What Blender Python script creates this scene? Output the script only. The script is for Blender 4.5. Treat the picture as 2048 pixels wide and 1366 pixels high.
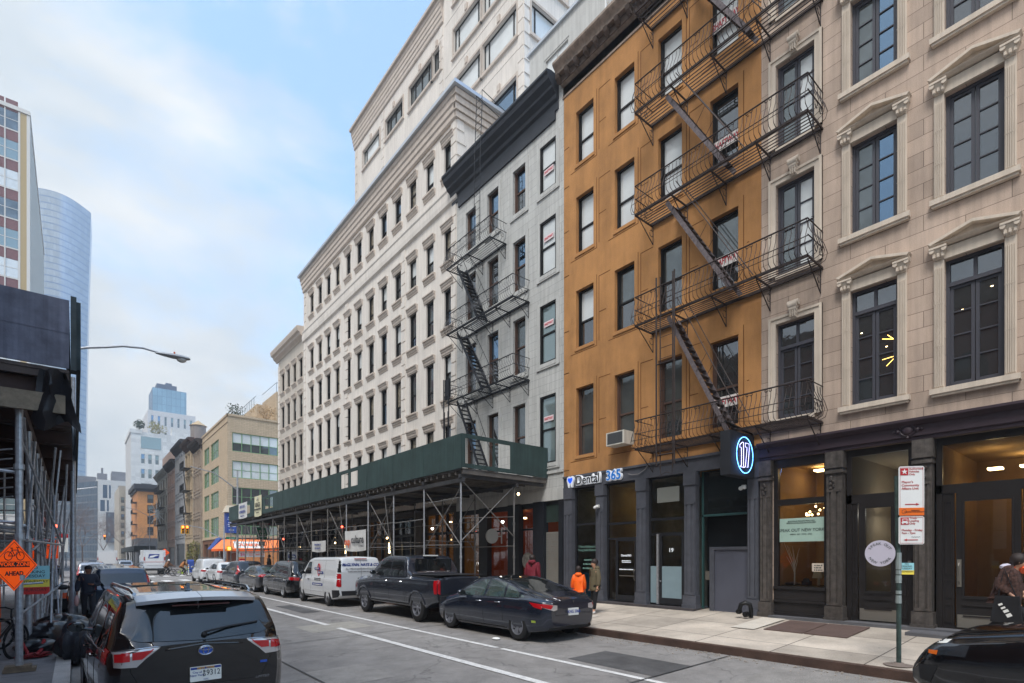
import bpy, bmesh, math, random
import numpy as np
from mathutils import Vector, Matrix
from mathutils.bvhtree import BVHTree
for o in list(bpy.data.objects): bpy.data.objects.remove(o)
SC = bpy.context.scene
COL = SC.collection
R = math.radians
random.seed(7)
# ------------------------------------------------------------------ camera
H0 = 1.9
TH = math.atan((1024 - 150) / 1064.0)
cam = bpy.data.cameras.new('camera')
cam.sensor_width = 36; cam.lens = 1064 / 2048 * 36
cam.shift_y = (1114 - 683) / 2048
cam.clip_start = 0.05; cam.clip_end = 3000
camo = bpy.data.objects.new('camera', cam); COL.objects.link(camo)
camo.location = (0, 0, H0); camo.rotation_euler = (R(90), 0, -TH)
SC.camera = camo
# ------------------------------------------------------------------ world / sun / exposure
SUN_EL, SUN_AZ = 57, 238      # azimuth of the sun measured clockwise from +Y
w = bpy.data.worlds.new('World'); SC.world = w; w.use_nodes = True
nt = w.node_tree; nt.nodes.clear()
def N(t, ty, **kw):
    n = t.nodes.new(ty)
    for k, v in kw.items(): setattr(n, k, v)
    return n
out = N(nt, 'ShaderNodeOutputWorld'); bg = N(nt, 'ShaderNodeBackground'); bg.inputs[1].default_value = 0.115
sky = N(nt, 'ShaderNodeTexSky', sky_type='NISHITA', sun_disc=False)
sky.sun_elevation = R(SUN_EL); sky.sun_rotation = R(SUN_AZ); sky.air_density = 1.0; sky.dust_density = 1.5; sky.ozone_density = 2.5
tc = N(nt, 'ShaderNodeTexCoord'); mp = N(nt, 'ShaderNodeMapping'); mp.inputs['Scale'].default_value = (1.0, 1.0, 2.1); mp.inputs['Location'].default_value = (1.3, 0.55, 0.2)
n1 = N(nt, 'ShaderNodeTexNoise'); n1.inputs['Scale'].default_value = 2.1; n1.inputs['Detail'].default_value = 12; n1.inputs['Roughness'].default_value = 0.66; n1.inputs['Distortion'].default_value = 0.35
cr = N(nt, 'ShaderNodeValToRGB'); cr.color_ramp.elements[0].position = 0.37; cr.color_ramp.elements[1].position = 0.60
n2 = N(nt, 'ShaderNodeTexNoise'); n2.inputs['Scale'].default_value = 4.5; n2.inputs['Detail'].default_value = 10
cc = N(nt, 'ShaderNodeMixRGB'); cc.inputs[1].default_value = (2.05, 2.26, 2.42, 1); cc.inputs[2].default_value = (2.85, 2.9, 2.9, 1)
mx = N(nt, 'ShaderNodeMixRGB')
# more cloud towards the horizon and to the left part of the street view
sx = N(nt, 'ShaderNodeSeparateXYZ'); dotm = N(nt, 'ShaderNodeVectorMath', operation='DOT_PRODUCT')
dotm.inputs[1].default_value = (0.75, -0.10, 0.35)
ma = N(nt, 'ShaderNodeMath', operation='SUBTRACT'); mb_ = N(nt, 'ShaderNodeMath', operation='MULTIPLY'); mb_.inputs[1].default_value = 1.0
mo = N(nt, 'ShaderNodeMath', operation='ADD'); mo.inputs[1].default_value = 0.19
L = nt.links.new
L(tc.outputs['Generated'], mp.inputs[0]); L(mp.outputs[0], n1.inputs[0]); L(mp.outputs[0], n2.inputs[0])
L(tc.outputs['Generated'], dotm.inputs[0]); L(dotm.outputs['Value'], mb_.inputs[0])
L(n1.outputs[0], mo.inputs[0]); L(mo.outputs[0], ma.inputs[0]); L(mb_.outputs[0], ma.inputs[1])
L(ma.outputs[0], cr.inputs[0]); mr = N(nt, 'ShaderNodeMapRange'); mr.inputs[1].default_value = .36; mr.inputs[2].default_value = .64; L(n2.outputs[0], mr.inputs[0]); L(mr.outputs[0], cc.inputs[0])
skb = N(nt, 'ShaderNodeMixRGB'); skb.blend_type = 'ADD'; skb.inputs[0].default_value = 1.0; skb.inputs[2].default_value = (0.25, .5, .45, 1)
L(sky.outputs[0], skb.inputs[1])
L(cr.outputs[0], mx.inputs[0]); L(skb.outputs[0], mx.inputs[1]); L(cc.outputs[0], mx.inputs[2])
L(mx.outputs[0], bg.inputs[0]); L(bg.outputs[0], out.inputs[0])
sl = bpy.data.lights.new('sun', 'SUN'); sl.energy = 1.15; sl.angle = R(20); sl.color = (1, 0.97, 0.93)
so = bpy.data.objects.new('sun', sl); COL.objects.link(so)
az = R(SUN_AZ)
sd = Vector((math.sin(az) * math.cos(R(SUN_EL)), math.cos(az) * math.cos(R(SUN_EL)), math.sin(R(SUN_EL))))
so.rotation_euler = sd.to_track_quat('Z', 'Y').to_euler(); so.location = (0, 0, 60)
SC.render.engine = 'CYCLES'
SC.view_settings.view_transform = 'Standard'; SC.view_settings.look = 'None'
SC.view_settings.exposure = 1.72; SC.view_settings.gamma = 1
# ------------------------------------------------------------------ materials
MATS = {}
def mat(name, col=(.5, .5, .5), rough=.6, metal=0, var=0.0, vs=3.0, bump=0.0, bs=40, spec=.5, coat=0, emit=None, es=1, brick=None, stain=0, sv=.35, streak=0, spots=0, alpha=None, trans=0, ior=1.45, speck=0):
    """brick=(w,h,mortar,colour,offset) in facade x/z ; 'floor' tiles when brick[5]=='xy'"""
    if name in MATS: return MATS[name]
    m = bpy.data.materials.new(name); m.use_nodes = True; t = m.node_tree
    b = t.nodes['Principled BSDF']; b.inputs['Base Color'].default_value = (*col, 1)
    b.inputs['Roughness'].default_value = rough; b.inputs['Metallic'].default_value = metal
    b.inputs['Specular IOR Level'].default_value = spec; b.inputs['Coat Weight'].default_value = coat; b.inputs['Coat Roughness'].default_value = .03
    b.inputs['IOR'].default_value = ior
    if emit: b.inputs['Emission Color'].default_value = (*emit, 1); b.inputs['Emission Strength'].default_value = es
    if trans: b.inputs['Transmission Weight'].default_value = trans
    if alpha is not None: b.inputs['Alpha'].default_value = alpha
    l = t.links.new; tcx = N(t, 'ShaderNodeTexCoord'); cur = None
    vec = tcx.outputs['Object']
    def mul(cur, fac_out, lo, hi, pos=(.3, .7)):
        r = N(t, 'ShaderNodeMapRange'); r.inputs[1].default_value = pos[0]; r.inputs[2].default_value = pos[1]; r.inputs[3].default_value = lo; r.inputs[4].default_value = hi
        l(fac_out, r.inputs[0]); c = N(t, 'ShaderNodeVectorMath', operation='SCALE')
        if cur is None: c.inputs[0].default_value = col
        else: l(cur, c.inputs[0])
        l(r.outputs[0], c.inputs['Scale']); return c.outputs[0]
    def noise(sc, det=5, ro=.6, v=None):
        n = N(t, 'ShaderNodeTexNoise'); n.inputs['Scale'].default_value = sc; n.inputs['Detail'].default_value = det; n.inputs['Roughness'].default_value = ro
        l(v or vec, n.inputs[0]); return n.outputs[0]
    if brick:
        bw, bh, mo_, bc = brick[:4]
        s = N(t, 'ShaderNodeSeparateXYZ'); cmb = N(t, 'ShaderNodeCombineXYZ'); l(vec, s.inputs[0])
        l(s.outputs[0], cmb.inputs[0]); l(s.outputs[1 if len(brick) > 5 else 2], cmb.inputs[1])
        br = N(t, 'ShaderNodeTexBrick'); br.offset = brick[4]; br.inputs['Scale'].default_value = 1
        br.inputs['Mortar Size'].default_value = mo_; br.inputs['Brick Width'].default_value = bw; br.inputs['Row Height'].default_value = bh
        br.inputs['Color1'].default_value = (*[c * (1 - sv * .3) for c in col], 1); br.inputs['Color2'].default_value = (*[min(1, c * (1 + sv * .3)) for c in col], 1)
        br.inputs['Mortar'].default_value = (*bc, 1); br.inputs['Mortar Smooth'].default_value = .1
        l(cmb.outputs[0], br.inputs[0]); cur = br.outputs[0]
    if var: cur = mul(cur, noise(vs), 1 - var, 1 + var)
    if stain:
        v2 = N(t, 'ShaderNodeMapping'); l(vec, v2.inputs[0]); v2.inputs['Scale'].default_value = (1, 1, .25)
        cur = mul(cur, noise(.9, 8, .65, v2.outputs[0]), 1 - stain, 1.04, (.38, .58))
    if streak:
        v3 = N(t, 'ShaderNodeMapping'); l(vec, v3.inputs[0]); v3.inputs['Scale'].default_value = (5, 5, .22)
        cur = mul(cur, noise(1.6, 6, .6, v3.outputs[0]), 1 - streak, 1.03, (.35, .6))
    if speck: cur = mul(cur, noise(90, 2, .5), 1 - speck, 1 + speck, (.35, .65))
    if spots:
        vo = N(t, 'ShaderNodeTexVoronoi'); vo.inputs['Scale'].default_value = spots; l(vec, vo.inputs[0]); cur = mul(cur, vo.outputs['Distance'], .62, 1, (.05, .09))
    if cur is not None: l(cur, b.inputs['Base Color'])
    if bump:
        bp = N(t, 'ShaderNodeBump'); bp.inputs['Strength'].default_value = bump; bp.inputs['Distance'].default_value = .02
        l(noise(bs, 4), bp.inputs['Height']); l(bp.outputs[0], b.inputs['Normal'])
    MATS[name] = m; return m
def srgb(r, g, b): return tuple(((c / 255 + .055) / 1.055) ** 2.4 if c > 10 else c / 255 / 12.92 for c in (r, g, b))
# ------------------------------------------------------------------ mesh helpers
class MB:
    def __init__(s): s.v = []; s.f = []; s.m = []; s.cm = 0; s.T = None
    def av(s, p):
        s.v.append(tuple(s.T @ Vector(p)) if s.T else tuple(p)); return len(s.v) - 1
    def face(s, pts): s.f.append([s.av(p) for p in pts]); s.m.append(s.cm)
    def fi(s, idx): s.f.append(list(idx)); s.m.append(s.cm)
    def box(s, x0, x1, y0, y1, z0, z1, bev=0):
        p = [s.av(q) for q in ((x0, y0, z0), (x1, y0, z0), (x1, y1, z0), (x0, y1, z0), (x0, y0, z1), (x1, y0, z1), (x1, y1, z1), (x0, y1, z1))]
        for q in ((0, 3, 2, 1), (4, 5, 6, 7), (0, 1, 5, 4), (1, 2, 6, 5), (2, 3, 7, 6), (3, 0, 4, 7)): s.fi([p[i] for i in q])
        return s
    def hexa(s, a, b):     # two quads joined
        ia = [s.av(p) for p in a]; ib = [s.av(p) for p in b]; n = len(a)
        s.fi(ia[::-1]); s.fi(ib)
        for i in range(n): s.fi((ia[i], ia[(i + 1) % n], ib[(i + 1) % n], ib[i]))
        return s
    def prism(s, poly, axis, a, b):   # poly in the 2 other axes
        def q(u, v, t): return (t, u, v) if axis == 'x' else ((u, t, v) if axis == 'y' else (u, v, t))
        return s.hexa([q(u, v, a) for u, v in poly], [q(u, v, b) for u, v in poly])
    def tube(s, p0, p1, r, n=6, r1=None): return s.path([p0, p1], r, n, r1)
    def path(s, pts, r, n=6, r1=None, closed=False):
        pts = [Vector(p) for p in pts]; k = len(pts); rings = []; up = Vector((0, 0, 1))
        for i, p in enumerate(pts):
            if closed: d = pts[(i + 1) % k] - pts[i - 1]
            else: d = pts[min(i + 1, k - 1)] - pts[max(i - 1, 0)]
            if d.length < 1e-9: d = Vector((0, 0, 1))
            d.normalize(); a = d.cross(up)
            if a.length < .05: a = d.cross(Vector((1, 0, 0)))
            a.normalize(); c = d.cross(a)
            rr = r if r1 is None else r + (r1 - r) * i / (k - 1)
            rings.append([s.av(p + (a * math.cos(2 * math.pi * j / n) + c * math.sin(2 * math.pi * j / n)) * rr) for j in range(n)])
        for i in range(k if closed else k - 1):
            A, B = rings[i], rings[(i + 1) % k]
            for j in range(n): s.fi((A[j], A[(j + 1) % n], B[(j + 1) % n], B[j]))
        if not closed: s.fi(rings[0][::-1]); s.fi(rings[-1])
        return s
    def lathe(s, prof, c=(0, 0, 0), axis='z', n=20, cap=False):   # prof [(r,h)]
        rings = []
        for r, h in prof:
            ring = []
            for j in range(n):
                a = 2 * math.pi * j / n; u, v = r * math.cos(a), r * math.sin(a)
                p = (u, v, h) if axis == 'z' else ((h, u, v) if axis == 'x' else (u, h, v))
                ring.append(s.av((p[0] + c[0], p[1] + c[1], p[2] + c[2])))
            rings.append(ring)
        for A, B in zip(rings, rings[1:]):
            for j in range(n): s.fi((A[j], A[(j + 1) % n], B[(j + 1) % n], B[j]))
        if cap: s.fi(rings[0][::-1]); s.fi(rings[-1])
        return s
    def ball(s, c, r, n=10, sc=(1, 1, 1)):
        k = n // 2
        rings = [[s.av((c[0] + r * sc[0] * math.sin(math.pi * i / k) * math.cos(2 * math.pi * j / n), c[1] + r * sc[1] * math.sin(math.pi * i / k) * math.sin(2 * math.pi * j / n), c[2] + r * sc[2] * math.cos(math.pi * i / k))) for j in range(n)] for i in range(1, k)]
        t = s.av((c[0], c[1], c[2] + r * sc[2])); b = s.av((c[0], c[1], c[2] - r * sc[2]))
        for j in range(n): s.fi((t, rings[0][j], rings[0][(j + 1) % n])); s.fi((b, rings[-1][(j + 1) % n], rings[-1][j]))
        for A, B in zip(rings, rings[1:]):
            for j in range(n): s.fi((A[j], B[j], B[(j + 1) % n], A[(j + 1) % n]))
        return s
    def build_each(s, name, m, parent=None, **k):
        par = list(range(len(s.v)))
        def fd(a):
            while par[a] != a: par[a] = par[par[a]]; a = par[a]
            return a
        for f in s.f:
            for q in f[1:]: par[fd(q)] = fd(f[0])
        gr = {}
        for f, m_ in zip(s.f, s.m): gr.setdefault(fd(f[0]), []).append(f)
        for fs in gr.values():
            ids = sorted({i for f in fs for i in f}); mp_ = {v: i for i, v in enumerate(ids)}; q = MB(); q.v = [s.v[i] for i in ids]; q.f = [[mp_[i] for i in f] for f in fs]; q.m = [0] * len(fs); q.build(name, m, parent, **k)
    def build(s, name, m, parent=None, smooth=False, norm=True, loc=None, **tg):
        me = bpy.data.meshes.new(name); me.from_pydata(s.v, [], s.f)
        ms = m if isinstance(m, (list, tuple)) else [m]
        for q in ms: me.materials.append(q)
        me.polygons.foreach_set('material_index', s.m)
        if norm:
            bm = bmesh.new(); bm.from_mesh(me); bmesh.ops.recalc_face_normals(bm, faces=bm.faces); bm.to_mesh(me); bm.free()
        if smooth:
            me.polygons.foreach_set('use_smooth', [True] * len(me.polygons))
            if smooth != 'full':
                try: me.set_sharp_from_angle(angle=R(38 if smooth is True else smooth))
                except Exception: pass
        me.update()
        o = bpy.data.objects.new(name, me); COL.objects.link(o)
        if parent: o.parent = parent
        if loc: o.location = loc
        if tg: tag(o, **tg)
        return o
def tag(o, label=None, cat=None, group=None, kind=None):
    if label: o['label'] = label
    if cat: o['category'] = cat
    if group: o['group'] = group
    if kind: o['kind'] = kind
    return o
def empty(name, loc=(0, 0, 0), rz=0, parent=None, **tg):
    o = bpy.data.objects.new(name, None); COL.objects.link(o); o.location = loc; o.rotation_euler = (0, 0, rz); o.empty_display_size = .3
    if parent: o.parent = parent
    return tag(o, **tg)
def kids(o): return [c for c in bpy.data.objects if c.parent == o]
def copy_tree(o, parent=None, loc=None, rz=None, ch=None, **tg):
    c = o.copy(); COL.objects.link(c); c.parent = parent
    if loc is not None: c.location = loc
    if rz is not None: c.rotation_euler = (0, 0, rz)
    for k in list(o.children): copy_tree(k, c)
    if tg: tag(c, **tg)
    return c
DG = None
def eval_mesh(o):
    bpy.context.view_layer.update()
    dg = bpy.context.evaluated_depsgraph_get()
    return bpy.data.meshes.new_from_object(o.evaluated_get(dg))
def text(s, size, m, parent, loc, rot=(R(90), 0, 0), ext=.002, name='lettering', align='CENTER', off=0, sx=1, shear=0, **tg):
    c = bpy.data.curves.new('t', 'FONT'); c.body = s; c.size = size; c.extrude = ext; c.align_x = align; c.align_y = 'CENTER'; c.offset = off; c.shear = shear; c.resolution_u = 3
    o = bpy.data.objects.new('t', c); COL.objects.link(o); me = eval_mesh(o); bpy.data.objects.remove(o); bpy.data.curves.remove(c)
    me.materials.clear(); me.materials.append(m)
    if sx != 1: me.transform(Matrix.Diagonal((sx, 1, 1, 1)))
    o = bpy.data.objects.new(name, me); COL.objects.link(o); o.parent = parent; o.location = loc; o.rotation_euler = rot
    return tag(o, **tg) if tg else o
def faux(par, x, y, z, w, h, m, seed=1, lines=1, gap=1.6, name='small_print', rot=None):
    rnd = random.Random(seed); b = MB()
    for k in range(lines):
        ww = w * rnd.uniform(.75, 1); q = -ww / 2; zz = -k * h * gap
        while q < ww / 2:
            s = rnd.uniform(.35, .8) * h; b.box(q, q + s, -.002, .001, zz - h / 2, zz + h / 2 * rnd.uniform(.6, 1)); q += s + h * rnd.uniform(.18, .6)
    o = b.build(name, m, par, loc=(x, y, z))
    if rot: o.rotation_euler = rot
    return o
def road_z(x): return -.22 + .023 * min(max(x, -2), 9.75)
def walk_z(x): return .15 + .27 * max(0, min(1, (x - 9.75) / 3.95)) if x > 9 else -.07
# ------------------------------------------------------------------ common materials
def ground_mats():
    m = bpy.data.materials.new('asphalt'); m.use_nodes = True; t = m.node_tree; b = t.nodes['Principled BSDF']; l = t.links.new
    g = N(t, 'ShaderNodeNewGeometry')
    def ns(sc, det, ro=.6, sca=(1, 1, 1)):
        mpg = N(t, 'ShaderNodeMapping'); mpg.inputs['Scale'].default_value = sca; l(g.outputs['Position'], mpg.inputs[0])
        n = N(t, 'ShaderNodeTexNoise'); n.inputs['Scale'].default_value = sc; n.inputs['Detail'].default_value = det; n.inputs['Roughness'].default_value = ro; l(mpg.outputs[0], n.inputs[0]); return n.outputs[0]
    def ramp(o, a, b_, ca, cb):
        r = N(t, 'ShaderNodeValToRGB'); r.color_ramp.elements[0].position = a; r.color_ramp.elements[1].position = b_
        r.color_ramp.elements[0].color = (*ca, 1); r.color_ramp.elements[1].color = (*cb, 1); l(o, r.inputs[0]); return r.outputs[0]
    def mulc(a, b_):
        x = N(t, 'ShaderNodeMixRGB'); x.blend_type = 'MULTIPLY'; x.inputs[0].default_value = 1; l(a, x.inputs[1]); l(b_, x.inputs[2]); return x.outputs[0]
    c = ramp(ns(.35, 8, .6, (1, .35, 1)), .35, .68, (.225, .21, .20), (.30, .285, .27))
    c = mulc(c, ramp(ns(160, 2, .5), .3, .72, (.5, .5, .5), (1.42, 1.42, 1.42)))
    c = mulc(c, ramp(ns(1.7, 7, .7), .38, .6, (.80, .80, .80), (1.06, 1.06, 1.06)))
    vo = N(t, 'ShaderNodeTexVoronoi', feature='DISTANCE_TO_EDGE'); vo.inputs['Scale'].default_value = .33
    dn = N(t, 'ShaderNodeTexNoise'); dn.inputs['Scale'].default_value = 1.5; dn.inputs['Detail'].default_value = 6; l(g.outputs['Position'], dn.inputs[0])
    va = N(t, 'ShaderNodeVectorMath', operation='ADD'); l(g.outputs['Position'], va.inputs[0]); l(dn.outputs['Color'], va.inputs[1]); l(va.outputs[0], vo.inputs[0])
    c = mulc(c, ramp(vo.outputs[0], 0.0, .006, (.55, .55, .55), (1, 1, 1)))
    l(c, b.inputs['Base Color']); b.inputs['Roughness'].default_value = .85; b.inputs['Specular IOR Level'].default_value = .3
    bp = N(t, 'ShaderNodeBump'); bp.inputs['Strength'].default_value = .35; bp.inputs['Distance'].default_value = .006; l(ns(220, 2), bp.inputs['Height']); l(bp.outputs[0], b.inputs['Normal'])
    MATS['asphalt'] = m
ground_mats()
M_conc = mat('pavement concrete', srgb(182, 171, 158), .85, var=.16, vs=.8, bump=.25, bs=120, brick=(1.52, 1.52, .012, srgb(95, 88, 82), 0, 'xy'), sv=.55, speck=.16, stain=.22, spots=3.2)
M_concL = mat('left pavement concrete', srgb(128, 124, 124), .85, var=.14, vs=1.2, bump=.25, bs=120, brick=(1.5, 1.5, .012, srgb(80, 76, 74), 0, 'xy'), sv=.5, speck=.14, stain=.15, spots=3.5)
M_slab = mat('pale new slab', srgb(196, 188, 176), .85, var=.1, vs=2, speck=.1)
M_kerb = mat('steel faced kerb', srgb(76, 58, 50), .7, var=.35, vs=2.5, bump=.4, bs=30, speck=.1)
M_kerbL = mat('granite kerb', srgb(176, 172, 168), .8, var=.15, vs=3, speck=.15)
M_paint = mat('road paint', srgb(205, 203, 200), .8, var=.22, vs=9, speck=.25)
M_patch = mat('road patch', srgb(150, 146, 138), .9, var=.12, vs=4, speck=.15)
M_black = mat('black metal', (.012, .012, .013), .45, .3, var=.2, bump=.1)
M_iron = mat('fire escape iron', srgb(58, 48, 46), .6, .3, var=.3, vs=8, bump=.15)
M_iron2 = mat('blue black iron', srgb(34, 37, 44), .5, .3, var=.2, vs=8)
M_ironold = mat('worn stringer paint', srgb(105, 96, 98), .7, .2, var=.4, vs=14, bump=.3)
M_galv = mat('galvanised pipe', srgb(168, 170, 174), .45, .5, var=.25, vs=12, bump=.08, bs=60)
M_galvd = mat('grimy galvanised pipe', srgb(118, 116, 114), .5, .35, var=.35, vs=8, bump=.08, bs=60)
M_rust = mat('rusty clamp', srgb(120, 76, 54), .8, .3, var=.4, vs=20)
M_wood = mat('weathered timber', srgb(120, 104, 86), .85, var=.3, vs=12, bump=.3, bs=60)
M_glass = mat('window glass', (.17, .18, .19), .03, .85, spec=.9, bump=.12, bs=1.3)
M_glassb = mat('pale blind and sky glass', srgb(206, 210, 210), .12, 0, spec=.9, coat=.8, var=.08, vs=1)  # pale for blinds; on upper ochre rows, sky reflection put into the colour
M_glassg = mat('grey film glass', srgb(110, 116, 118), .05, .7, var=.25, vs=1.2, bump=.12, bs=1.2)
M_glassn = mat('navy glass', srgb(112, 136, 160), .03, 1, bump=.12, bs=1.1)
M_glasst = mat('teal glass', srgb(132, 148, 150), .04, .4, spec=1)
M_white = mat('white paint', srgb(225, 225, 222), .5, var=.05)
M_red = mat('sign red', srgb(178, 28, 38), .5)
M_orange = mat('work sign orange', srgb(250, 96, 20), .55, emit=srgb(250, 80, 10), es=.12)
M_yel = mat('signal yellow', srgb(238, 178, 20), .5)
M_dkgreen = mat('shed green plywood', srgb(50, 70, 69), .75, var=.22, vs=1.3, bump=.3, bs=14, streak=.22)
M_conduit = mat('grey conduit', srgb(140, 136, 136), .5)
def shopglass():
    m = bpy.data.materials.new('shop window glass'); m.use_nodes = True; t = m.node_tree; t.nodes.remove(t.nodes['Principled BSDF'])
    o = t.nodes['Material Output']; tr = N(t, 'ShaderNodeBsdfTransparent'); tr.inputs[0].default_value = (.86, .88, .87, 1)
    gl = N(t, 'ShaderNodeBsdfGlossy'); gl.inputs['Roughness'].default_value = .02; mxs = N(t, 'ShaderNodeMixShader'); fr = N(t, 'ShaderNodeFresnel'); fr.inputs[0].default_value = 1.5
    ad = N(t, 'ShaderNodeMath', operation='ADD'); ad.inputs[1].default_value = .07; t.links.new(fr.outputs[0], ad.inputs[0])
    t.links.new(ad.outputs[0], mxs.inputs[0]); t.links.new(tr.outputs[0], mxs.inputs[1]); t.links.new(gl.outputs[0], mxs.inputs[2]); t.links.new(mxs.outputs[0], o.inputs[0]); return m
M_shop = shopglass()
# ------------------------------------------------------------------ ground
def grid_sheet(name, xs, ys, zf, m, dz=0, **tg):
    b = MB(); idx = [[b.av((x, y, zf(x) + dz)) for x in xs] for y in ys]
    for i in range(len(ys) - 1):
        for j in range(len(xs) - 1): b.fi((idx[i][j], idx[i][j + 1], idx[i + 1][j + 1], idx[i + 1][j]))
    return b.build(name, m, norm=False, **tg)
grid_sheet('ground', [-1500, -2, 9.75, 1500], [-300, 1800], lambda x: road_z(x) - .03, MATS['asphalt'], kind='structure')
grid_sheet('road', [-.05, 9.76], [-60, 700], road_z, MATS['asphalt'], kind='structure')
def slab(name, x0, x1, y0, y1, m, zf=walk_z):
    b = MB(); b.hexa([(x0, y0, -.4), (x1, y0, -.4), (x1, y1, -.4), (x0, y1, -.4)], [(x0, y0, zf(x0)), (x1, y0, zf(x1)), (x1, y1, zf(x1)), (x0, y1, zf(x0))])
    return b.build(name, m, kind='structure')
slab('pavement_right', 9.9, 14.2, -60, 49.2, M_conc)
slab('kerb_right', 9.75, 9.9, -60, 49.2, M_kerb, lambda x: .15 + .003)
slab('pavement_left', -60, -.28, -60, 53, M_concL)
slab('kerb_left', -.28, -.06, -60, 53, M_kerbL, lambda x: -.062)
slab('pavement_far_right', 9.75, 90, 67, 700, M_concL, lambda x: .14)
slab('pavement_far_left', -90, -.06, 70, 700, M_concL, lambda x: -.07)
slab('pavement_near_side_street', 14.2, 90, 47, 49.2, M_concL, lambda x: .42)
def strips(name, rects, m, dz=.004, **tg):
    b = MB()
    for (x0, x1, y0, y1) in rects:
        n = max(1, int((x1 - x0) / 1))
        b.face([(x0, y0, road_z(x0) + dz), (x1, y0, road_z(x1) + dz), (x1, y1, road_z(x1) + dz), (x0, y1, road_z(x0) + dz)])
    return b.build(name, m, norm=False, kind='structure')
strips('road_patch', [(4.85, 6.55, 14.2, 15.75)], M_patch, .004)
strips('road_marking_parking_line', [(6.97, 7.09, 9.06, 48), (6.97, 7.09, -10, 8.9)], M_paint, .008)
strips('road_marking_lane_line', [(5.60, 5.76, -10, 14.55), (5.60, 5.76, 15.35, 48)], M_paint, .012)
strips('road_marking_crosswalk', [(x, x + .6, 50.6, 53.8) for x in [.6 + 1.25 * i for i in range(8)]], M_paint, .008)
strips('road_marking_far_crosswalk', [(x, x + .6, 62.5, 65.5) for x in [.6 + 1.25 * i for i in range(8)]] + [(.2, 9.6, 57.5, 57.75), (3.2, 3.35, 68, 140), (6.4, 6.55, 68, 140)], M_paint, .008)
strips('road_dark_patch', [(1.9, 3.2, 11.5, 17), (7.3, 8.4, 5.2, 7.2), (3.6, 5.1, 24, 33), (2.2, 3.0, 36, 44), (6.2, 6.8, 19, 22.5)], mat('dark asphalt patch', (.085, .082, .082), .85, var=.2, vs=3, speck=.35, stain=.2), .006)
strips('road_pale_patch', [(3.1, 4.2, 8.2, 9.6), (7.6, 9.5, 2.2, 4.2)], mat('pale asphalt patch', (.24, .225, .21), .9, var=.2, vs=2.5, speck=.3), .006)
strips('road_seams', [(.1, 9.7, y, y + .03) for y in (5.2, 12.9, 19.4, 30)] + [(3.1, 3.13, -5, 45)], mat('tar seam', (.05, .05, .05), .6), .0155)
def litter():
    b = MB(); rnd = random.Random(3)
    for i in range(900):
        x = 9.72 - abs(rnd.gauss(0, .22)); y = rnd.uniform(1.5, 20)
        s = rnd.uniform(.004, .013); z = road_z(x) + .004
        b.box(x - s, x + s, y - s, y + s * rnd.uniform(.6, 1.6), z, z + s)
    b.build('gutter_grit', mat('pale grit', srgb(165, 155, 145), .9), kind='stuff')
litter()
b = MB(); b.ball((0, 0, .03), .09, 8, (1, 1.3, .35)); b.build('crumpled_paper', M_white, loc=(7.65, 9.9, road_z(7.6)), smooth=True, label='small white crumpled paper lying on the road beside the dark sedan', cat='litter')
# cellar hatch and pale repair slabs on the right pavement
b = MB(); zz = lambda x: walk_z(x) + .008
for (x0, x1, y0, y1) in ((11.85, 13.2, 3.95, 4.75), (11.85, 13.2, 4.78, 5.6)):
    b.hexa([(x0, y0, zz(x0) - .02), (x1, y0, zz(x1) - .02), (x1, y1, zz(x1) - .02), (x0, y1, zz(x0) - .02)], [(x0, y0, zz(x0)), (x1, y0, zz(x1)), (x1, y1, zz(x1)), (x0, y1, zz(x0))])
b.build('cellar_hatch', mat('rusty plate', srgb(104, 86, 80), .7, .3, var=.15, bump=.5, bs=160), label='flat brown steel cellar hatch set in the pavement by the storefront', cat='hatch')
b = MB()
for (x0, x1, y0, y1) in ((11.7, 13.3, 5.75, 6.3), (10.0, 11.3, 9.9, 11.6)):
    b.face([(x0, y0, walk_z(x0) + .005), (x1, y0, walk_z(x1) + .005), (x1, y1, walk_z(x1) + .005), (x0, y1, walk_z(x0) + .005)])
b.build('pavement_repair_slab', M_slab, norm=False, kind='structure')
# ------------------------------------------------------------------ facade tools
F = 13.7
def facade_root(name, ymax, x=F, rz=-90, **tg): return empty(name, (x, ymax, 0), R(rz), **tg)
def wall_mb(W, z0, z1, holes, rev=.22, D=12, x0=0, roof=True, b=None, y0=0, right=True):
    """front wall in local frame (x right, -y outward) with rectangular openings, reveals, sides and roof"""
    b = b or MB()
    xs = sorted({x0, W} | {v for h in holes for v in h[:2]}); zs = sorted({z0, z1} | {v for h in holes for v in h[2:4]})
    for a, c in zip(xs, xs[1:]):
        for e, g in zip(zs, zs[1:]):
            mx_, mz = (a + c) / 2, (e + g) / 2
            if any(h[0] < mx_ < h[1] and h[2] < mz < h[3] for h in holes): continue
            b.face([(a, y0, e), (c, y0, e), (c, y0, g), (a, y0, g)])
    for (a, c, e, g) in [h[:4] for h in holes]:
        for q in ([(a, e), (a, g)], [(a, g), (c, g)], [(c, g), (c, e)], [(c, e), (a, e)]):
            (p, r), (s_, t_) = q
            b.face([(p, y0, r), (p, y0 + rev, r), (s_, y0 + rev, t_), (s_, y0, t_)])
    if D:
        b.face([(x0, y0, z0), (x0, y0, z1), (x0, D, z1), (x0, D, z0)])
        if right: b.face([(W, y0, z0), (W, D, z0), (W, D, z1), (W, y0, z1)])
        b.face([(x0, D, z0), (x0, D, z1), (W, D, z1), (W, D, z0)])
        if roof: b.face([(x0, y0, z1), (W, y0, z1), (W, D, z1), (x0, D, z1)])
    return b
PROTO = {}
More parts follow.
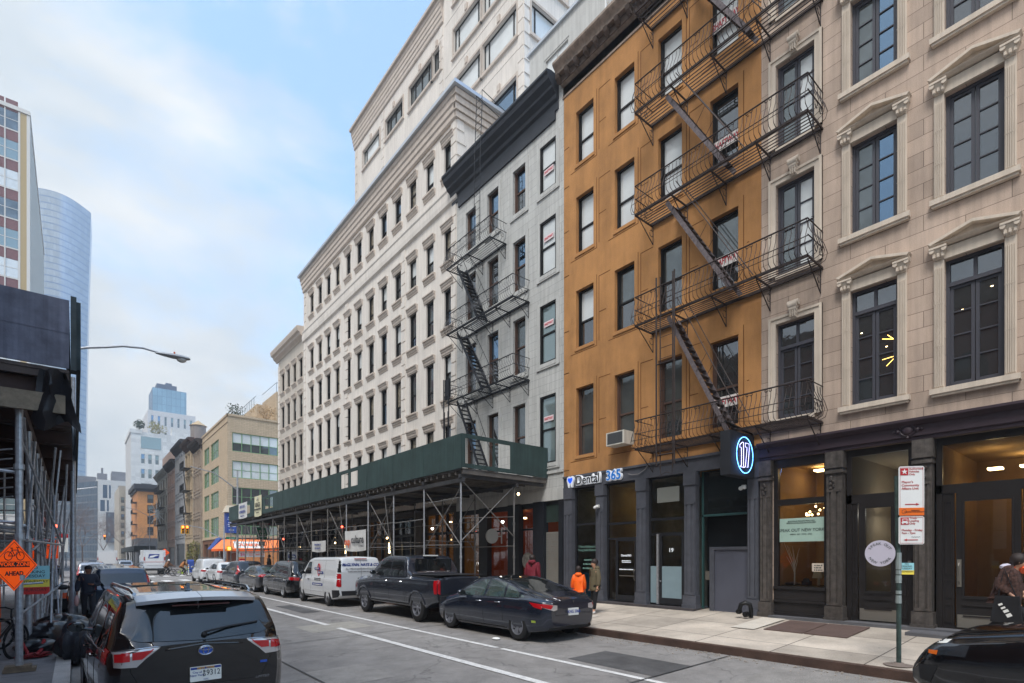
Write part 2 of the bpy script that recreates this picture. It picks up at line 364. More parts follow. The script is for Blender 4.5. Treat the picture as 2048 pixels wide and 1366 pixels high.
def hung_window(w, h, mf, gu, gl, rail=.5, fr=.05, mull=0, parent=None, pos=(0, 0, 0), y=.16, key=''):
    """double hung window; origin bottom left of the opening"""
    k = ('h', round(w, 2), round(h, 2), mf.name, gu.name, gl.name, rail, mull, key)
    if k in PROTO: return copy_tree(PROTO[k], parent, pos, 0)
    b = MB(); r = h * rail
    for a in ((0, fr, 0, h), (w - fr, w, 0, h), (fr, w - fr, 0, fr), (fr, w - fr, h - fr, h)): b.box(a[0], a[1], y - .04, y + .06, a[2], a[3])
    b.box(fr, w - fr, y + .0, y + .05, r - .03, r + .03)
    for (e, g, yy) in ((fr, r - .03, .015), (r + .03, h - fr, 0)):   # sash stiles
        b.box(fr, fr + .035, y + yy, y + yy + .03, e, g); b.box(w - fr - .035, w - fr, y + yy, y + yy + .03, e, g)
    if mull: b.box(w / 2 - .02, w / 2 + .02, y, y + .04, fr, h - fr)
    o = b.build('window', mf, parent, loc=pos)
    g = MB(); g.face([(fr, y + .035, r), (w - fr, y + .035, r), (w - fr, y + .035, h - fr), (fr, y + .035, h - fr)]); g.cm = 1
    g.face([(fr, y + .042, fr), (w - fr, y + .042, fr), (w - fr, y + .042, r), (fr, y + .042, r)])
    g.build('glass', [gu, gl], o, norm=False); PROTO[k] = o; return o
def french_window(w, h, mf, gl, lites=4, transom=0, parent=None, pos=(0, 0, 0), y=.13, gr=None):
    k = ('f', round(w, 2), round(h, 2), mf.name, gl.name, lites, transom, gr.name if gr else '')
    if k in PROTO: return copy_tree(PROTO[k], parent, pos, 0)
    b = MB(); fr = .06; ht = h - transom
    b.box(0, fr, y - .03, y + .08, 0, h); b.box(w - fr, w, y - .03, y + .08, 0, h); b.box(fr, w - fr, y - .03, y + .08, h - fr, h); b.box(fr, w - fr, y - .03, y + .08, 0, .05)
    if transom:
        b.box(fr, w - fr, y - .04, y + .08, ht - .04, ht + .04); b.box(w / 2 - .03, w / 2 + .03, y, y + .06, ht + .04, h - fr)
    top = ht - .04 if transom else h - fr
    for (a, c) in ((fr, w / 2 - .008), (w / 2 + .008, w - fr)):
        st = .055
        b.box(a, a + st, y, y + .05, .05, top); b.box(c - st, c, y, y + .05, .05, top); b.box(a + st, c - st, y, y + .05, .05, .05 + st * 1.4); b.box(a + st, c - st, y, y + .05, top - st, top)
        for i in range(1, lites):
            z = .05 + st * 1.4 + (top - .05 - 2.4 * st) * i / lites; b.box(a + st, c - st, y + .004, y + .035, z - .012, z + .012)
    o = b.build('window', mf, parent, loc=pos)
    g = MB(); g.face([(fr, y + .03, .05), (w / 2, y + .03, .05), (w / 2, y + .03, h - fr), (fr, y + .03, h - fr)]); g.cm = 1
    g.face([(w / 2, y + .031, .05), (w - fr, y + .031, .05), (w - fr, y + .031, h - fr), (w / 2, y + .031, h - fr)])
    g.build('glass', [gl, gr or gl], o, norm=False); PROTO[k] = o; return o
def cornice(b, x0, x1, z0, prof, y0=0, ends=True):
    """prof: [(outward, height)] polyline extruded along x, closed at the wall"""
    poly = [(y0 - o, z0 + h) for o, h in prof]; poly = [(y0 + .05, poly[0][1])] + poly + [(y0 + .05, poly[-1][1])]
    b.prism([(p[0], p[1]) for p in poly], 'x', x0, x1)
def part_copy(src, parent, loc): c = src.copy(); COL.objects.link(c); c.parent = parent; c.location = loc; return c
# ------------------------------------------------------------------ BEIGE BUILDING (number 17)
M_lime = mat('limestone blocks', srgb(188, 167, 151), .85, brick=(1.36, .335, .006, srgb(120, 104, 92), .5), sv=.38, var=.10, vs=.6, bump=.2, bs=60, stain=.2, streak=.14, speck=.12)
M_limet = mat('limestone trim', srgb(206, 192, 176), .8, var=.06, vs=2, bump=.15, bs=60, streak=.14)
M_fr = mat('slate window frame', srgb(66, 66, 74), .5)
M_plum = mat('plum painted cornice', srgb(58, 46, 54), .5, var=.15, vs=3)
M_ebony = mat('ebonised timber', srgb(38, 35, 35), .36, var=.15, vs=4, bump=.05)
M_castfe = mat('worn cast iron column', srgb(86, 80, 76), .55, .2, var=.35, vs=9, bump=.25, streak=.35)
M_brass = mat('brushed metal plate', srgb(150, 145, 136), .4, .7)
M_lamp = mat('warm lamp', (1, .8, .5), .5, emit=(1, .72, .34), es=4.5)
M_lampw = mat('white lamp', (1, 1, 1), .5, emit=(1, .95, .85), es=6)
M_warmwall = mat('warm interior wall', srgb(158, 130, 92), .8, var=.1)
M_creamin = mat('cream interior wall', srgb(205, 196, 170), .85)
def room(root, x0, x1, z0, z1, y0, y1, m, name='interior', lamps=(), lm=None):
    b = MB(); b.face([(x0, y1, z0), (x1, y1, z0), (x1, y1, z1), (x0, y1, z1)]); b.face([(x0, y0, z0), (x0, y1, z0), (x0, y1, z1), (x0, y0, z1)])
    b.face([(x1, y0, z0), (x1, y1, z0), (x1, y1, z1), (x1, y0, z1)]); b.face([(x0, y0, z0), (x1, y0, z0), (x1, y1, z0), (x0, y1, z0)]); b.face([(x0, y0, z1), (x1, y0, z1), (x1, y1, z1), (x0, y1, z1)])
    o = b.build(name, m, root, norm=False)
    if lamps:
        l = MB()
        for (x, y, z, sx_, sz) in lamps: l.box(x - sx_, x + sx_, y - sx_, y + sx_, z - sz, z + sz)
        l.build('ceiling_lamp', lm or M_lamp, o)
    return o
BE = facade_root('limestone_building', 6.53, label='beige limestone building with pedimented windows and dark plum shopfront cornice', cat='building')
rowsA = [(5.36, 7.76), (8.98, 11.26), (12.2, 14.28), (15.5, 17.3)]
rowsB = [(5.34, 7.95), (9.22, 11.32), (12.55, 14.55), (15.7, 17.5)]
colsB = [(2.05, 2.95), (3.75, 4.66), (5.45, 6.36), (7.3, 8.2)]
holes = [(.38, 1.29, a, c) for a, c in rowsA] + [(x0, x1, a, c) for x0, x1 in colsB for a, c in rowsB] + [(.3, 9.6, .3, 4.35)]
wall_mb(9.8, .1, 21, holes).build('wall', M_lime, BE)
for i, (a, c) in enumerate(rowsA):
    french_window(.91, c - a, M_fr, M_glass if i == 0 else M_glassg, 4 if i else 4, .6 if i == 0 else 0, BE, (.38, 0, a), gr=M_glass if i == 0 else M_glassb)
    b = MB()                                   # stepped architrave with ears
    for (d, o1, o2) in ((.05, .0, .17), (.075, .11, .17)):
        b.box(.38 - o2, .38 - o1, -d, .0, a - .02, c + o2); b.box(1.29 + o1, 1.29 + o2, -d, 0, a - .02, c + o2); b.box(.38 - o1, 1.29 + o1, -d, 0, c + o1, c + o2)
    b.box(.38, 1.29, -.06, 0, a - .1, a)
    b.build('architrave', M_limet, BE)
    b = MB(); zc = c + .12
    for k, (px_, ph) in enumerate(((.16, .05), (.2, .09), (.17, .12), (.12, .12), (.09, .08))):   # scrolled keystone
        hw = [.13, .1, .085, .075, .07][k]; z_ = zc + .24 - [0, .05, .14, .24, .33][k]
        b.lathe([(0.0, -hw), (px_ / 2.2, -hw), (px_ / 2.2, hw), (0, hw)], (.835, -.05 - px_ / 3, z_), 'x', 10)
    for q in (-.05, 0, .05): b.box(.835 + q - .012, .835 + q + .012, -.17, -.05, zc - .1, zc + .2)
    b.build('keystone', M_limet, BE, smooth=True)
def pediment_window(root, x0, x1, a, c, lites, tr, gl, gr):
    wdw = french_window(x1 - x0, c - a, M_fr, gl, lites, tr, root, (x0, 0, a), gr=gr)
    key = ('ped', round(x1 - x0, 2), round(c - a, 2))
    if key in PROTO: return part_copy(PROTO[key], root, (x0, 0, a))
    w_, h_ = x1 - x0, c - a; b = MB()
    for s0 in (-.17, w_):
        b.box(s0, s0 + .17, -.05, .0, 0, h_ + .02)
        for q in range(5): b.box(s0 + .017 + q * .031, s0 + .017 + q * .031 + .017, -.068, -.05, .04, h_ - .14)   # flutes
        for z in (.33, .66): b.box(s0 - .002, s0 + .172, -.072, -.069, h_ * z, h_ * z + .008)
        cx = s0 + .085; cap = h_ + .02                                                                      # corinthian capital
        b.hexa([(cx - .075, -.08, cap), (cx + .075, -.08, cap), (cx + .075, 0, cap), (cx - .075, 0, cap)], [(cx - .13, -.16, cap + .2), (cx + .13, -.16, cap + .2), (cx + .13, 0, cap + .2), (cx - .13, 0, cap + .2)])
        for q in (-1, 0, 1): b.ball((cx + q * .07, -.11, cap + .07), .045, 6, (.8, .9, 1.5)); 
        for q in (-1, 1): b.lathe([(.0, -.03), (.045, -.03), (.045, .03), (0, .03)], (cx + q * .1, -.14, cap + .17), 'y', 8)
        b.box(cx - .14, cx + .14, -.18, 0, cap + .2, cap + .24)
    b.box(-.0, w_, -.06, 0, h_ + .004, h_ + .235)
    cornice(b, -.23, w_ + .23, h_ + .26, [(.1, 0), (.17, .03), (.19, .05)])
    p = [(-.2, h_ + .312), (w_ / 2, h_ + .5), (w_ + .2, h_ + .312)]; b.prism(p, 'y', -.05, 0)
    for s_ in (0, 1):
        q = [p[0], p[1], (p[1][0], p[1][1] + .06), (p[0][0] - .05, p[0][1] + .045)] if s_ == 0 else [p[2], p[1], (p[1][0], p[1][1] + .06), (p[2][0] + .05, p[2][1] + .045)]
        b.prism(q, 'y', -.185, 0)
    b.box(-.23, w_ + .23, -.12, .02, -.11, -.002); b.box(-.2, w_ + .2, -.09, 0, -.16, -.11)
    o = b.build('pediment_surround', M_limet, root, loc=(x0, 0, a)); PROTO[key] = o; return o
for j, (x0, x1) in enumerate(colsB):
    for i, (a, c) in enumerate(rowsB):
        pediment_window(BE, x0, x1, a, c, 4, .5 if i == 0 else 0, M_glass if (i == 0 or j == 1) else M_glassg, M_glassn if (i and j == 0) else M_glass)
# shopfront
b = MB(); cornice(b, -.02, 9.8, 4.36, [(.06, 0), (.06, .06), (.1, .08), (.1, .30), (.16, .33), (.24, .38), (.24, .43), (.2, .44)])
b.build('shop_cornice', M_plum, BE)
b = MB()                                   # cartouche above the middle column
b.ball((3.15, -.12, 4.57), .1, 12, (1, .5, 1)); b.path([(3.15 + .12 * math.cos(t) * 1.1, -.115, 4.57 + .11 * math.sin(t)) for t in [i * math.pi / 8 for i in range(16)]], .02, 6, closed=True)
for s_ in (-1, 1):
    b.ball((3.15 + s_ * .17, -.11, 4.57), .045, 8); b.ball((3.15 + s_ * .24, -.11, 4.57), .03, 8); b.ball((3.15 + s_ * .12, -.11, 4.66), .03, 8); b.ball((3.15, -.11, 4.57 + s_ * .15), .03, 8)
b.build('cartouche', M_plum, BE, smooth=True)
def castiron(root, x0, x1, z0, z1, m, name='column', cap=True, y=-.12):
    b = MB(); w_ = x1 - x0
    b.box(x0 - .05, x1 + .05, y - .06, .1, z0, z0 + .16); b.box(x0 - .03, x1 + .03, y - .04, .1, z0 + .16, z0 + .42)
    b.box(x0, x1, y, .1, z0 + .42, z1 - .02)
    cy = .035
    for q in (x0 + .03, x1 - .03 - cy): b.box(q, q + cy, y - .022, y, z0 + .5, z1 - .95)
    b.box(x0 + w_ / 2 - .05, x0 + w_ / 2 + .05, y - .03, y, z0 + .5, z1 - .95); b.box(x0 + .02, x1 - .02, y - .03, y, z0 + .44, z0 + .5); b.box(x0 + .02, x1 - .02, y - .035, y, z1 - .95, z1 - .9)
    if cap:
        b.box(x0 - .02, x1 + .02, y - .05, .1, z1 - .52, z1 - .45)
        for k in range(6): b.ball((x0 + w_ / 2 + random.uniform(-.07, .07), y - .03, z1 - .86 + k * .05), .035, 6)
    b.box(x0 - .02, x1 + .02, y - .03, .1, z1 - .4, z1 - .02)
    return b.build(name, m, root)
xx = lambda Y: 6.53 - Y
for (ya, yb) in ((6.53, 6.24), (4.97, 4.62), (3.3, 2.97), (1.15, .82)): castiron(BE, xx(ya) + .02, xx(yb), .34, 4.36, M_castfe)
b = MB(); b.box(.3, 9.6, -.28, .9, .1, .44); b.box(3.3, 9.6, -.9, -.28, .1, .40); b.build('stone_step', mat('bluestone step', srgb(92, 92, 96), .8, var=.2, bump=.3), BE)
# bay 1: display window
x0, x1 = xx(6.22), xx(5.0)
b = MB()
b.box(x0, x1, .02, .12, .44, 1.1); b.box(x0, x1, -.02, .12, 1.1, 1.17); b.box(x0, x1, -.03, .12, .78, .82); b.box(x0, x1, -.03, .12, .44, .52)
b.box(x0, x0 + .1, .02, .14, 1.17, 4.36); b.box(x1 - .05, x1, .02, .14, 1.17, 4.36); b.box(x0 + .1, x1 - .05, .02, .14, 3.19, 3.34); b.box(x0 + .1, x1 - .05, .02, .14, 4.14, 4.36)
sf = b.build('shop_window', M_ebony, BE)
g = MB(); g.face([(x0 + .1, .08, 1.17), (x1 - .05, .08, 1.17), (x1 - .05, .08, 3.19), (x0 + .1, .08, 3.19)]); g.face([(x0 + .1, .08, 3.34), (x1 - .05, .08, 3.34), (x1 - .05, .08, 4.14), (x0 + .1, .08, 4.14)]); g.build('glass', M_shop, sf, norm=False)
room(BE, x0 + .02, x1 - .02, .9, 4.3, .15, 2.6, M_warmwall, lamps=((x0 + .5, 1.6, 4.2, .12, .02), (x0 + .9, 1.2, 4.2, .12, .02)))
M_sky_ban = mat('pale green banner vinyl', srgb(160, 186, 174), .7, var=.05)
bn = MB(); bn.box(x0 + .13, x1 - .06, .05, .06, 2.28, 2.86)
bno = bn.build('window_banner', M_sky_ban, sf); M_inkd = mat('dark ink', srgb(58, 66, 66), .7)
text('SPEAK OUT NEW YORK', .105, M_inkd, bno, ((x0 + x1) / 2 + .03, .046, 2.56), sx=.94)
text('BOUTIQUE PRIVATE PRACTICE\nSPEECH-LANGUAGE PATHOLOGY', .045, M_inkd, bno, ((x0 + x1) / 2 + .03, .046, 2.76)); text('SPEECH   EAT   MOVE   SMILE', .04, M_inkd, bno, ((x0 + x1) / 2 + .03, .046, 2.46))
M_neon = mat('blue neon tube', (.3, .5, 1), .4, emit=(.10, .38, 1.0), es=2.0)
M_neonw = mat('white violet neon tube', (.8, .8, 1), .4, emit=(.42, .42, 1.0), es=1.2)
cd = MB()
for k in range(14):
    a = k * 2.4; v = Vector((math.cos(a) * .26, .6 + math.sin(a) * .2, math.sin(a * 1.7) * .1)); c0 = Vector((x1 - .4, 0, 3.05)); cd.tube(c0 + Vector((0, .6, 0)), c0 + v, .006, 4); 
ch = cd.build('chandelier', M_brass, BE)
cd = MB()
for k in range(14):
    a = k * 2.4; cd.ball((x1 - .4 + math.cos(a) * .26, .6 + math.sin(a) * .2, 3.05 + math.sin(a * 1.7) * .1), .028, 6)
cd.build('bulb', M_lamp, ch)
tr_ = MB(); bx_ = x0 + .38
for k in range(9):
    a = random.uniform(-.6, .6); h_ = random.uniform(.35, .8); z_ = 1.45 + random.uniform(0, .2); tr_.path([(bx_, .3, z_), (bx_ + a * .25, .3 + random.uniform(-.05, .1), z_ + h_ * .5), (bx_ + a * .45, .3, z_ + h_)], .011, 4, .003)
tr_.path([(bx_, .3, 1.15), (bx_ + .01, .3, 1.6)], .018, 5); tr_.build('white_twig_tree', M_white, label='white bare twig tree ornament standing inside the display window', cat='ornament').matrix_world = Matrix.Translation((F, 6.53, 0)) @ Matrix.Rotation(R(-90), 4, 'Z')
b = MB(); b.box(x0 + .1, x1 - .05, .2, .7, 1.12, 1.2); q = b.build('window_shelf', M_wood, BE)
b = MB(); b.hexa([(x1 - .42, .3, 1.38), (x1 - .2, .3, 1.38), (x1 - .2, .52, 1.38), (x1 - .42, .52, 1.38)], [(x1 - .38, .34, 1.66), (x1 - .24, .34, 1.66), (x1 - .24, .48, 1.66), (x1 - .38, .48, 1.66)]); b.tube((x1 - .31, .41, 1.2), (x1 - .31, .41, 1.4), .03, 8); b.build('table_lamp', M_creamin, q)
b = MB(); b.box(x0 + .55, x1 - .5, .3, .5, 1.2, 1.3); b.ball((x0 + .62, .4, 1.3), .09, 8, (1, 1, 1)); b.ball((x0 + .3, .4, 1.22), .13, 8, (1.6, 1, .4)); b.build('desk_things', M_plum, q)
b = MB(); b.box(x1 - .33, x1 - .07, .055, .062, 1.55, 1.75); q2 = b.build('note_card', M_limet, sf); faux(q2, x1 - .2, .054, 1.7, .2, .035, M_inkd, 4, 3)
# bays with doors
def timber_door(root, x0, x1, dx0, dx1, gz0, gz1, dtop, ttop, tz, warm, floor=.44, plate=.26):
    b = MB(); y = .1
    b.box(x0, x1, y, y + .08, dtop, tz); b.box(x0, x0 + .1, y, y + .08, floor, 4.36); b.box(x1 - .1, x1, y, y + .08, floor, 4.36); b.box(x0 + .1, x1 - .1, y, y + .08, ttop, 4.36)
    for (a, c) in ((x0 + .1, dx0 - .03), (dx1 + .03, x1 - .1)):
        if c - a > .05:
            b.box(a, c, y + .02, y + .08, floor, dtop)
            for (e, g) in ((floor + .12, floor + .5), (floor + .62, floor + 1.0), (floor + 1.1, dtop - .15)):
                m_ = min(.05, (c - a) * .2); b.box(a + m_, c - m_, y - .0, y + .02, e, e + .03); b.box(a + m_, c - m_, y, y + .02, g - .03, g); b.box(a + m_, a + m_ + .02, y + .003, y + .02, e + .03, g - .03); b.box(c - m_ - .02, c - m_, y + .003, y + .02, e + .03, g - .03)
    fr = b.build('door_surround', M_ebony, root)
    g = MB(); g.face([(x0 + .1, y + .05, tz), (x1 - .1, y + .05, tz), (x1 - .1, y + .05, ttop), (x0 + .1, y + .05, ttop)]); g.build('transom_glass', M_shop, fr, norm=False)
    d = MB(); s_ = .13
    gx0, gx1 = dx0 + s_, dx1 - s_
    d.box(dx0, gx0, y, y + .06, floor + .02, dtop); d.box(gx1, dx1, y, y + .06, floor + .02, dtop); d.box(gx0, gx1, y, y + .06, gz1, dtop); d.box(gx0, gx1, y, y + .06, floor + .02, gz0)
    for (e, k) in ((gz0 - .06, .03), (gz0 - .2, .02), (gz0 - .42, .03)): d.box(gx0 - .02, gx1 + .02, y - .025, y, e, e + k)
    for q in (gx0 - .03, gx1): d.box(q, q + .03, y - .02, y, gz0 - .02, gz1 + .03)
    d.box(gx0, gx1, y - .02, y, gz1, gz1 + .03)
    do = d.build('door', M_ebony, root)
    g = MB(); g.face([(gx0, y + .03, gz0), (gx1, y + .03, gz0), (gx1, y + .03, gz1), (gx0, y + .03, gz1)]); g.build('glass', M_shop, do, norm=False)
    k = MB(); k.box(dx0 + .02, dx1 - .02, y - .008, y - .002, floor + .04, floor + .04 + plate); k.build('kick_plate', M_brass, do)
    return do
d1 = timber_door(BE, xx(4.6), xx(3.32), xx(4.35), xx(3.6), 1.14, 3.0, 3.12, 4.2, 3.32, 0)
M_disc = mat('pale lilac disc', srgb(196, 192, 208), .6)
k = MB(); k.lathe([(0, 0), (.29, 0), (.29, -.02), (0, -.02)], (xx(3.93), .08, 1.98), 'y', 32); ds = k.build('round_door_sign', M_disc, d1)
def arc_text(s, rad, size, a0, a1, m, par, cx, y, cz, flip=False):
    for i, chh in enumerate(s):
        a = a0 + (a1 - a0) * i / (len(s) - 1)
        if chh == ' ': continue
        text(chh, size, m, par, (cx + rad * math.sin(a), y, cz + rad * math.cos(a)), (R(90), a + (math.pi if flip else 0), 0), .001)
arc_text('SPEAK OUT', .215, .08, -1.05, 1.05, M_inkd, ds, xx(3.93), .056, 1.98)
arc_text('NEW YORK', .215, .08, math.pi + 1.0, math.pi - 1.0, M_inkd, ds, xx(3.93), .056, 1.98, True)
room(BE, xx(4.6), xx(3.32), .42, 4.3, .19, 4.0, mat('dim shop interior', srgb(120, 108, 88), .8), lamps=((xx(4.1), 2.2, 3.0, .16, .015), (xx(3.8), 3.0, 3.1, .16, .015)), lm=M_lampw)
d2 = timber_door(BE, xx(2.94), xx(1.18), xx(2.62), xx(1.66), 1.12, 3.02, 3.2, 4.2, 3.38, 1)
room(BE, xx(2.94), xx(1.18), .42, 4.3, .19, 4.0, M_warmwall, lamps=((xx(2.3), 2.0, 3.85, .12, .02), (xx(1.9), 3.2, 4.0, .14, .02)))
k = MB(); k.box(xx(2.6), xx(2.53), .07, .098, 1.3, 1.85); k.path([(xx(2.565), .07, 1.36), (xx(2.565), .02, 1.42), (xx(2.565), .02, 1.72), (xx(2.565), .07, 1.78)], .014, 6); k.build('handle', M_brass, d2)
k = MB(); k.box(xx(3.42), xx(3.36), .06, .1, 1.7, 1.82); k.build('intercom', M_brass, BE)
b = MB(); b.box(xx(.8), 9.6, .1, .2, .3, 4.36); b.build('panelled_shopfront', M_ebony, BE)
# warm strip lights behind the first floor windows
b = MB(); zz_ = 6.72
for (xa, za, xb, zb) in ((2.62, 6.74, 2.88, 6.66), (2.72, 6.8, 2.9, 6.6), (2.62, 6.28, 2.88, 6.3), (2.7, 6.12, 2.89, 6.3)): b.tube((xa, .155, za), (xb, .155, zb), .006, 4)
b.build('linear_lamp', mat('amber strip lamp', (1, .7, .2), .5, emit=(1, .55, .12), es=1.6), BE)
b = MB()
for (xa, za) in ((2.22, 7.0), (2.7, 6.55), (4.0, 6.9), (4.4, 7.45), (4.45, 7.2)): b.box(xa - .018, xa + .018, .152, .156, za - .006, za + .006)
b.build('downlight', M_lamp, BE)
# ------------------------------------------------------------------ ORANGE BUILDING
M_ochre = mat('ochre stucco', srgb(186, 134, 82), .9, var=.10, vs=1.6, bump=.6, bs=110, streak=.03, stain=.24, speck=.09)
M_ochred = mat('ochre groove', srgb(112, 68, 26), .95)
M_brcorn = mat('brown cornice', srgb(150, 132, 118), .75, var=.2, vs=4, bump=.2, streak=.3)
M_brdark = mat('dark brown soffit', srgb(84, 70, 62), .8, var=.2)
M_brframe = mat('brown window frame', srgb(84, 62, 52), .6)
M_slate = mat('slate painted iron', srgb(80, 82, 90), .5, var=.16, vs=5, bump=.1)
M_slated = mat('dark shopfront frame', srgb(36, 37, 41), .4)
OR = facade_root('ochre_building', 13.71, label='orange ochre stucco building with grey dental shopfront and brown bracketed cornice', cat='building')
ox = lambda Y: 13.71 - Y
Wd = 13.71 - 6.53
ocols = [(ox(13.11), ox(12.29)), (ox(11.37), ox(10.57)), (ox(9.68), ox(8.86)), (ox(7.97), ox(7.15))]
orows = [(5.47, 7.86), (9.28, 11.3), (12.6, 14.6), (15.75, 17.62)]
holes = [(a, c, e, g) for a, c in ocols for e, g in orows] + [(.18, Wd - .1, .3, 4.34)]
wall_mb(Wd, 4.79, 19.6, [h for h in holes if h[2] > 4], rev=.24, D=12).build('wall', M_ochre, OR)
wall_mb(Wd, .1, 4.79, [holes[-1]], rev=.1, D=0, y0=-.02).build('shop_wall', M_slate, OR)
b = MB()
def rect_groove(x0, x1, z0, z1, sides='lrtb', t=.022):
    if 'l' in sides: b.box(x0, x0 + t, -.004, .0, z0, z1)
    if 'r' in sides: b.box(x1 - t, x1, -.004, .0, z0, z1)
    if 't' in sides: b.box(x0, x1, -.0045, .0, z1 - t, z1)
    if 'b' in sides: b.box(x0, x1, -.0045, .0, z0, z0 + t)
for j, (a, c) in enumerate(ocols):
    for i, (e, g) in enumerate(orows):
        rect_groove(a - .26, c + .16, e - .2, g + .2, 'rb')
        nx = ocols[j + 1][0] - .16 if j < 3 else Wd - .12
        if nx - c > .5: rect_groove(c + .24, nx - .02, e - .05, g + .12, 'lt')
        rect_groove(c + .24, nx - .2, e + (g - e) * .45, e + (g - e) * .45 + .02, 't')
    for z in (5.0, 6.35, 8.5, 10.0, 12.0, 13.6, 15.2, 16.6): b.box(0.01, .26, -.004, 0, z, z + .022)
b.build('stucco_groove', M_ochred, OR)
b = MB()
for (a, c) in ocols:
    for (e, g) in orows: b.box(a - .05, c + .05, -.03, .0, e - .11, e - .002)
b.build_each('window_sill', M_ochre, OR)
gls = {0: (M_glassg, M_glassg), 1: (M_glassb, M_glass), 2: (M_glassb, M_glassb), 3: (M_glassb, M_glassb)}
for j, (a, c) in enumerate(ocols):
    for i, (e, g) in enumerate(orows):
        gu, gl = gls[i]
        if j == 3 and i < 3: gu, gl = M_glass, M_glass
        if j >= 1 and i == 1: gu, gl = M_glassg, M_glass
        if j == 2 and i == 0: gu, gl = M_glassg, M_glass
        hung_window(c - a, g - e, M_black if i else M_brframe, gu, gl, .46, .06, 0, OR, (a, 0, e), y=.18)
M_blind = mat('shaftway board', srgb(222, 216, 212), .6); M_redink = mat('faded red ink', srgb(176, 40, 56), .6)
for (i, dz) in ((0, .55), (1, .62), (2, .55), (3, .75)):
    a, c = ocols[3]; e, g = orows[i]
    s_ = MB(); s_.box(a + .06, c - .06, .10, .115, e + dz, e + dz + .3); so_ = s_.build('shaftway_sign', M_blind, OR)
    text('SHAFTWAY', .235, M_redink, so_, ((a + c) / 2, .096, e + dz + .15), sx=.62, off=.006)
b = MB()                                   # cornice with modillions
cornice(b, -.05, Wd + .1, 18.5, [(.03, 0), (.03, .08), (.0, .1), (0, .42), (.1, .46), (.15, .5)])
cornice(b, -.12, Wd + .1, 19.25, [(.3, 0), (.32, .08), (.36, .14), (.44, .22), (.48, .28), (.48, .36), (.36, .4)])
b.build('cornice', M_brcorn, OR)
b = MB(); b.box(-.06, Wd + .1, -.15, 0, 18.98, 19.25); b.build('cornice_soffit', M_brdark, OR)
for k in range(17):
    x = -.05 + k * .45; b = MB()
    b.prism([(-.13, 19.0), (-.2, 19.02), (-.3, 19.12), (-.34, 19.24), (-.13, 19.24)], 'x', x - .075, x + .075); b.ball((x, -.17, 18.99), .04, 6)
    b.build('cornice_bracket', M_brdark, OR)
# shopfront of five cast iron pilasters
pil = [(13.6, 13.22), (12.1, 11.76), (10.42, 10.06), (8.72, 8.36), (6.85, 6.56)]
for (ya, yb) in pil: castiron(OR, ox(ya), ox(yb), .38, 4.36, M_slate, 'pilaster', False, -.1)
b = MB(); b.box(.15, ox(8.3), -.3, .5, .1, .44); b.build('stone_step', mat('dark stone step', srgb(70, 66, 68), .7, var=.4, vs=4, bump=.4), OR)
b = MB(); b.box(-.0, Wd, -.07, -.02, 4.72, 4.79); b.box(0, Wd, -.05, -.02, 4.34, 4.38); b.build('fascia_moulding', M_slate, OR)
def shopbay(x0, x1, z0, z1, rail, parent, door=None, name='shop_window'):
    b = MB(); y = .06; t = .06
    b.box(x0, x0 + t, y, y + .06, z0, z1); b.box(x1 - t, x1, y, y + .06, z0, z1); b.box(x0 + t, x1 - t, y, y + .06, z1 - t, z1); b.box(x0 + t, x1 - t, y, y + .06, z0, z0 + t)
    for r_ in rail: b.box(x0 + t, x1 - t, y, y + .06, r_ - .04, r_ + .04)
    o = b.build(name, M_slated, parent); g = MB(); g.face([(x0, y + .03, z0), (x1, y + .03, z0), (x1, y + .03, z1), (x0, y + .03, z1)]); g.build('glass', M_shop, o, norm=False)
    return o
s1 = shopbay(ox(13.2), ox(12.12), .45, 4.34, (3.05,), OR)
s2 = shopbay(ox(11.74), ox(10.44), .45, 4.34, (3.0, 2.5), OR)
s3 = shopbay(ox(10.04), ox(8.74), .45, 4.34, (3.05, 2.6), OR)
M_lett = mat('white vinyl lettering', (.8, .85, .88), .5, emit=(.8, .85, .9), es=.15)
M_tint = mat('blue counter panel', srgb(30, 118, 160), .5)
k = MB(); k.box(ox(13.15), ox(12.17), .13, .17, .5, 1.35); k.build('blue_panel', M_tint, s1)
M_lettg = mat('teal lettering', srgb(120, 160, 150), .5)
text('Tribeca Adolescent &\nYoung Adult Medicine', .12, M_lettg, s1, (ox(12.64), .075, 2.2), sx=.8); faux(s1, ox(12.55), .075, 1.8, .6, .06, M_lettg, 3, 3, 2.4)
M_roomd = mat('shop interior ochre', srgb(170, 154, 116), .8, var=.1)
room(OR, ox(13.2), ox(12.12), .42, 4.3, .13, 2.6, mat('grey green interior', srgb(136, 138, 126), .8, var=.2), lamps=((ox(12.6), 1.5, 4.2, .06, .02),))
room(OR, ox(11.74), ox(10.44), .42, 4.3, .13, 3.0, M_roomd, lamps=((ox(11.1), 1.4, 4.15, .06, .02), (ox(11.5), 2, 3.2, .04, .03)))
room(OR, ox(10.04), ox(8.74), .42, 4.3, .13, 3.0, mat('grey interior', srgb(132, 132, 124), .8, var=.2), lamps=((ox(9.4), 1.4, 2.9, .05, .02),))
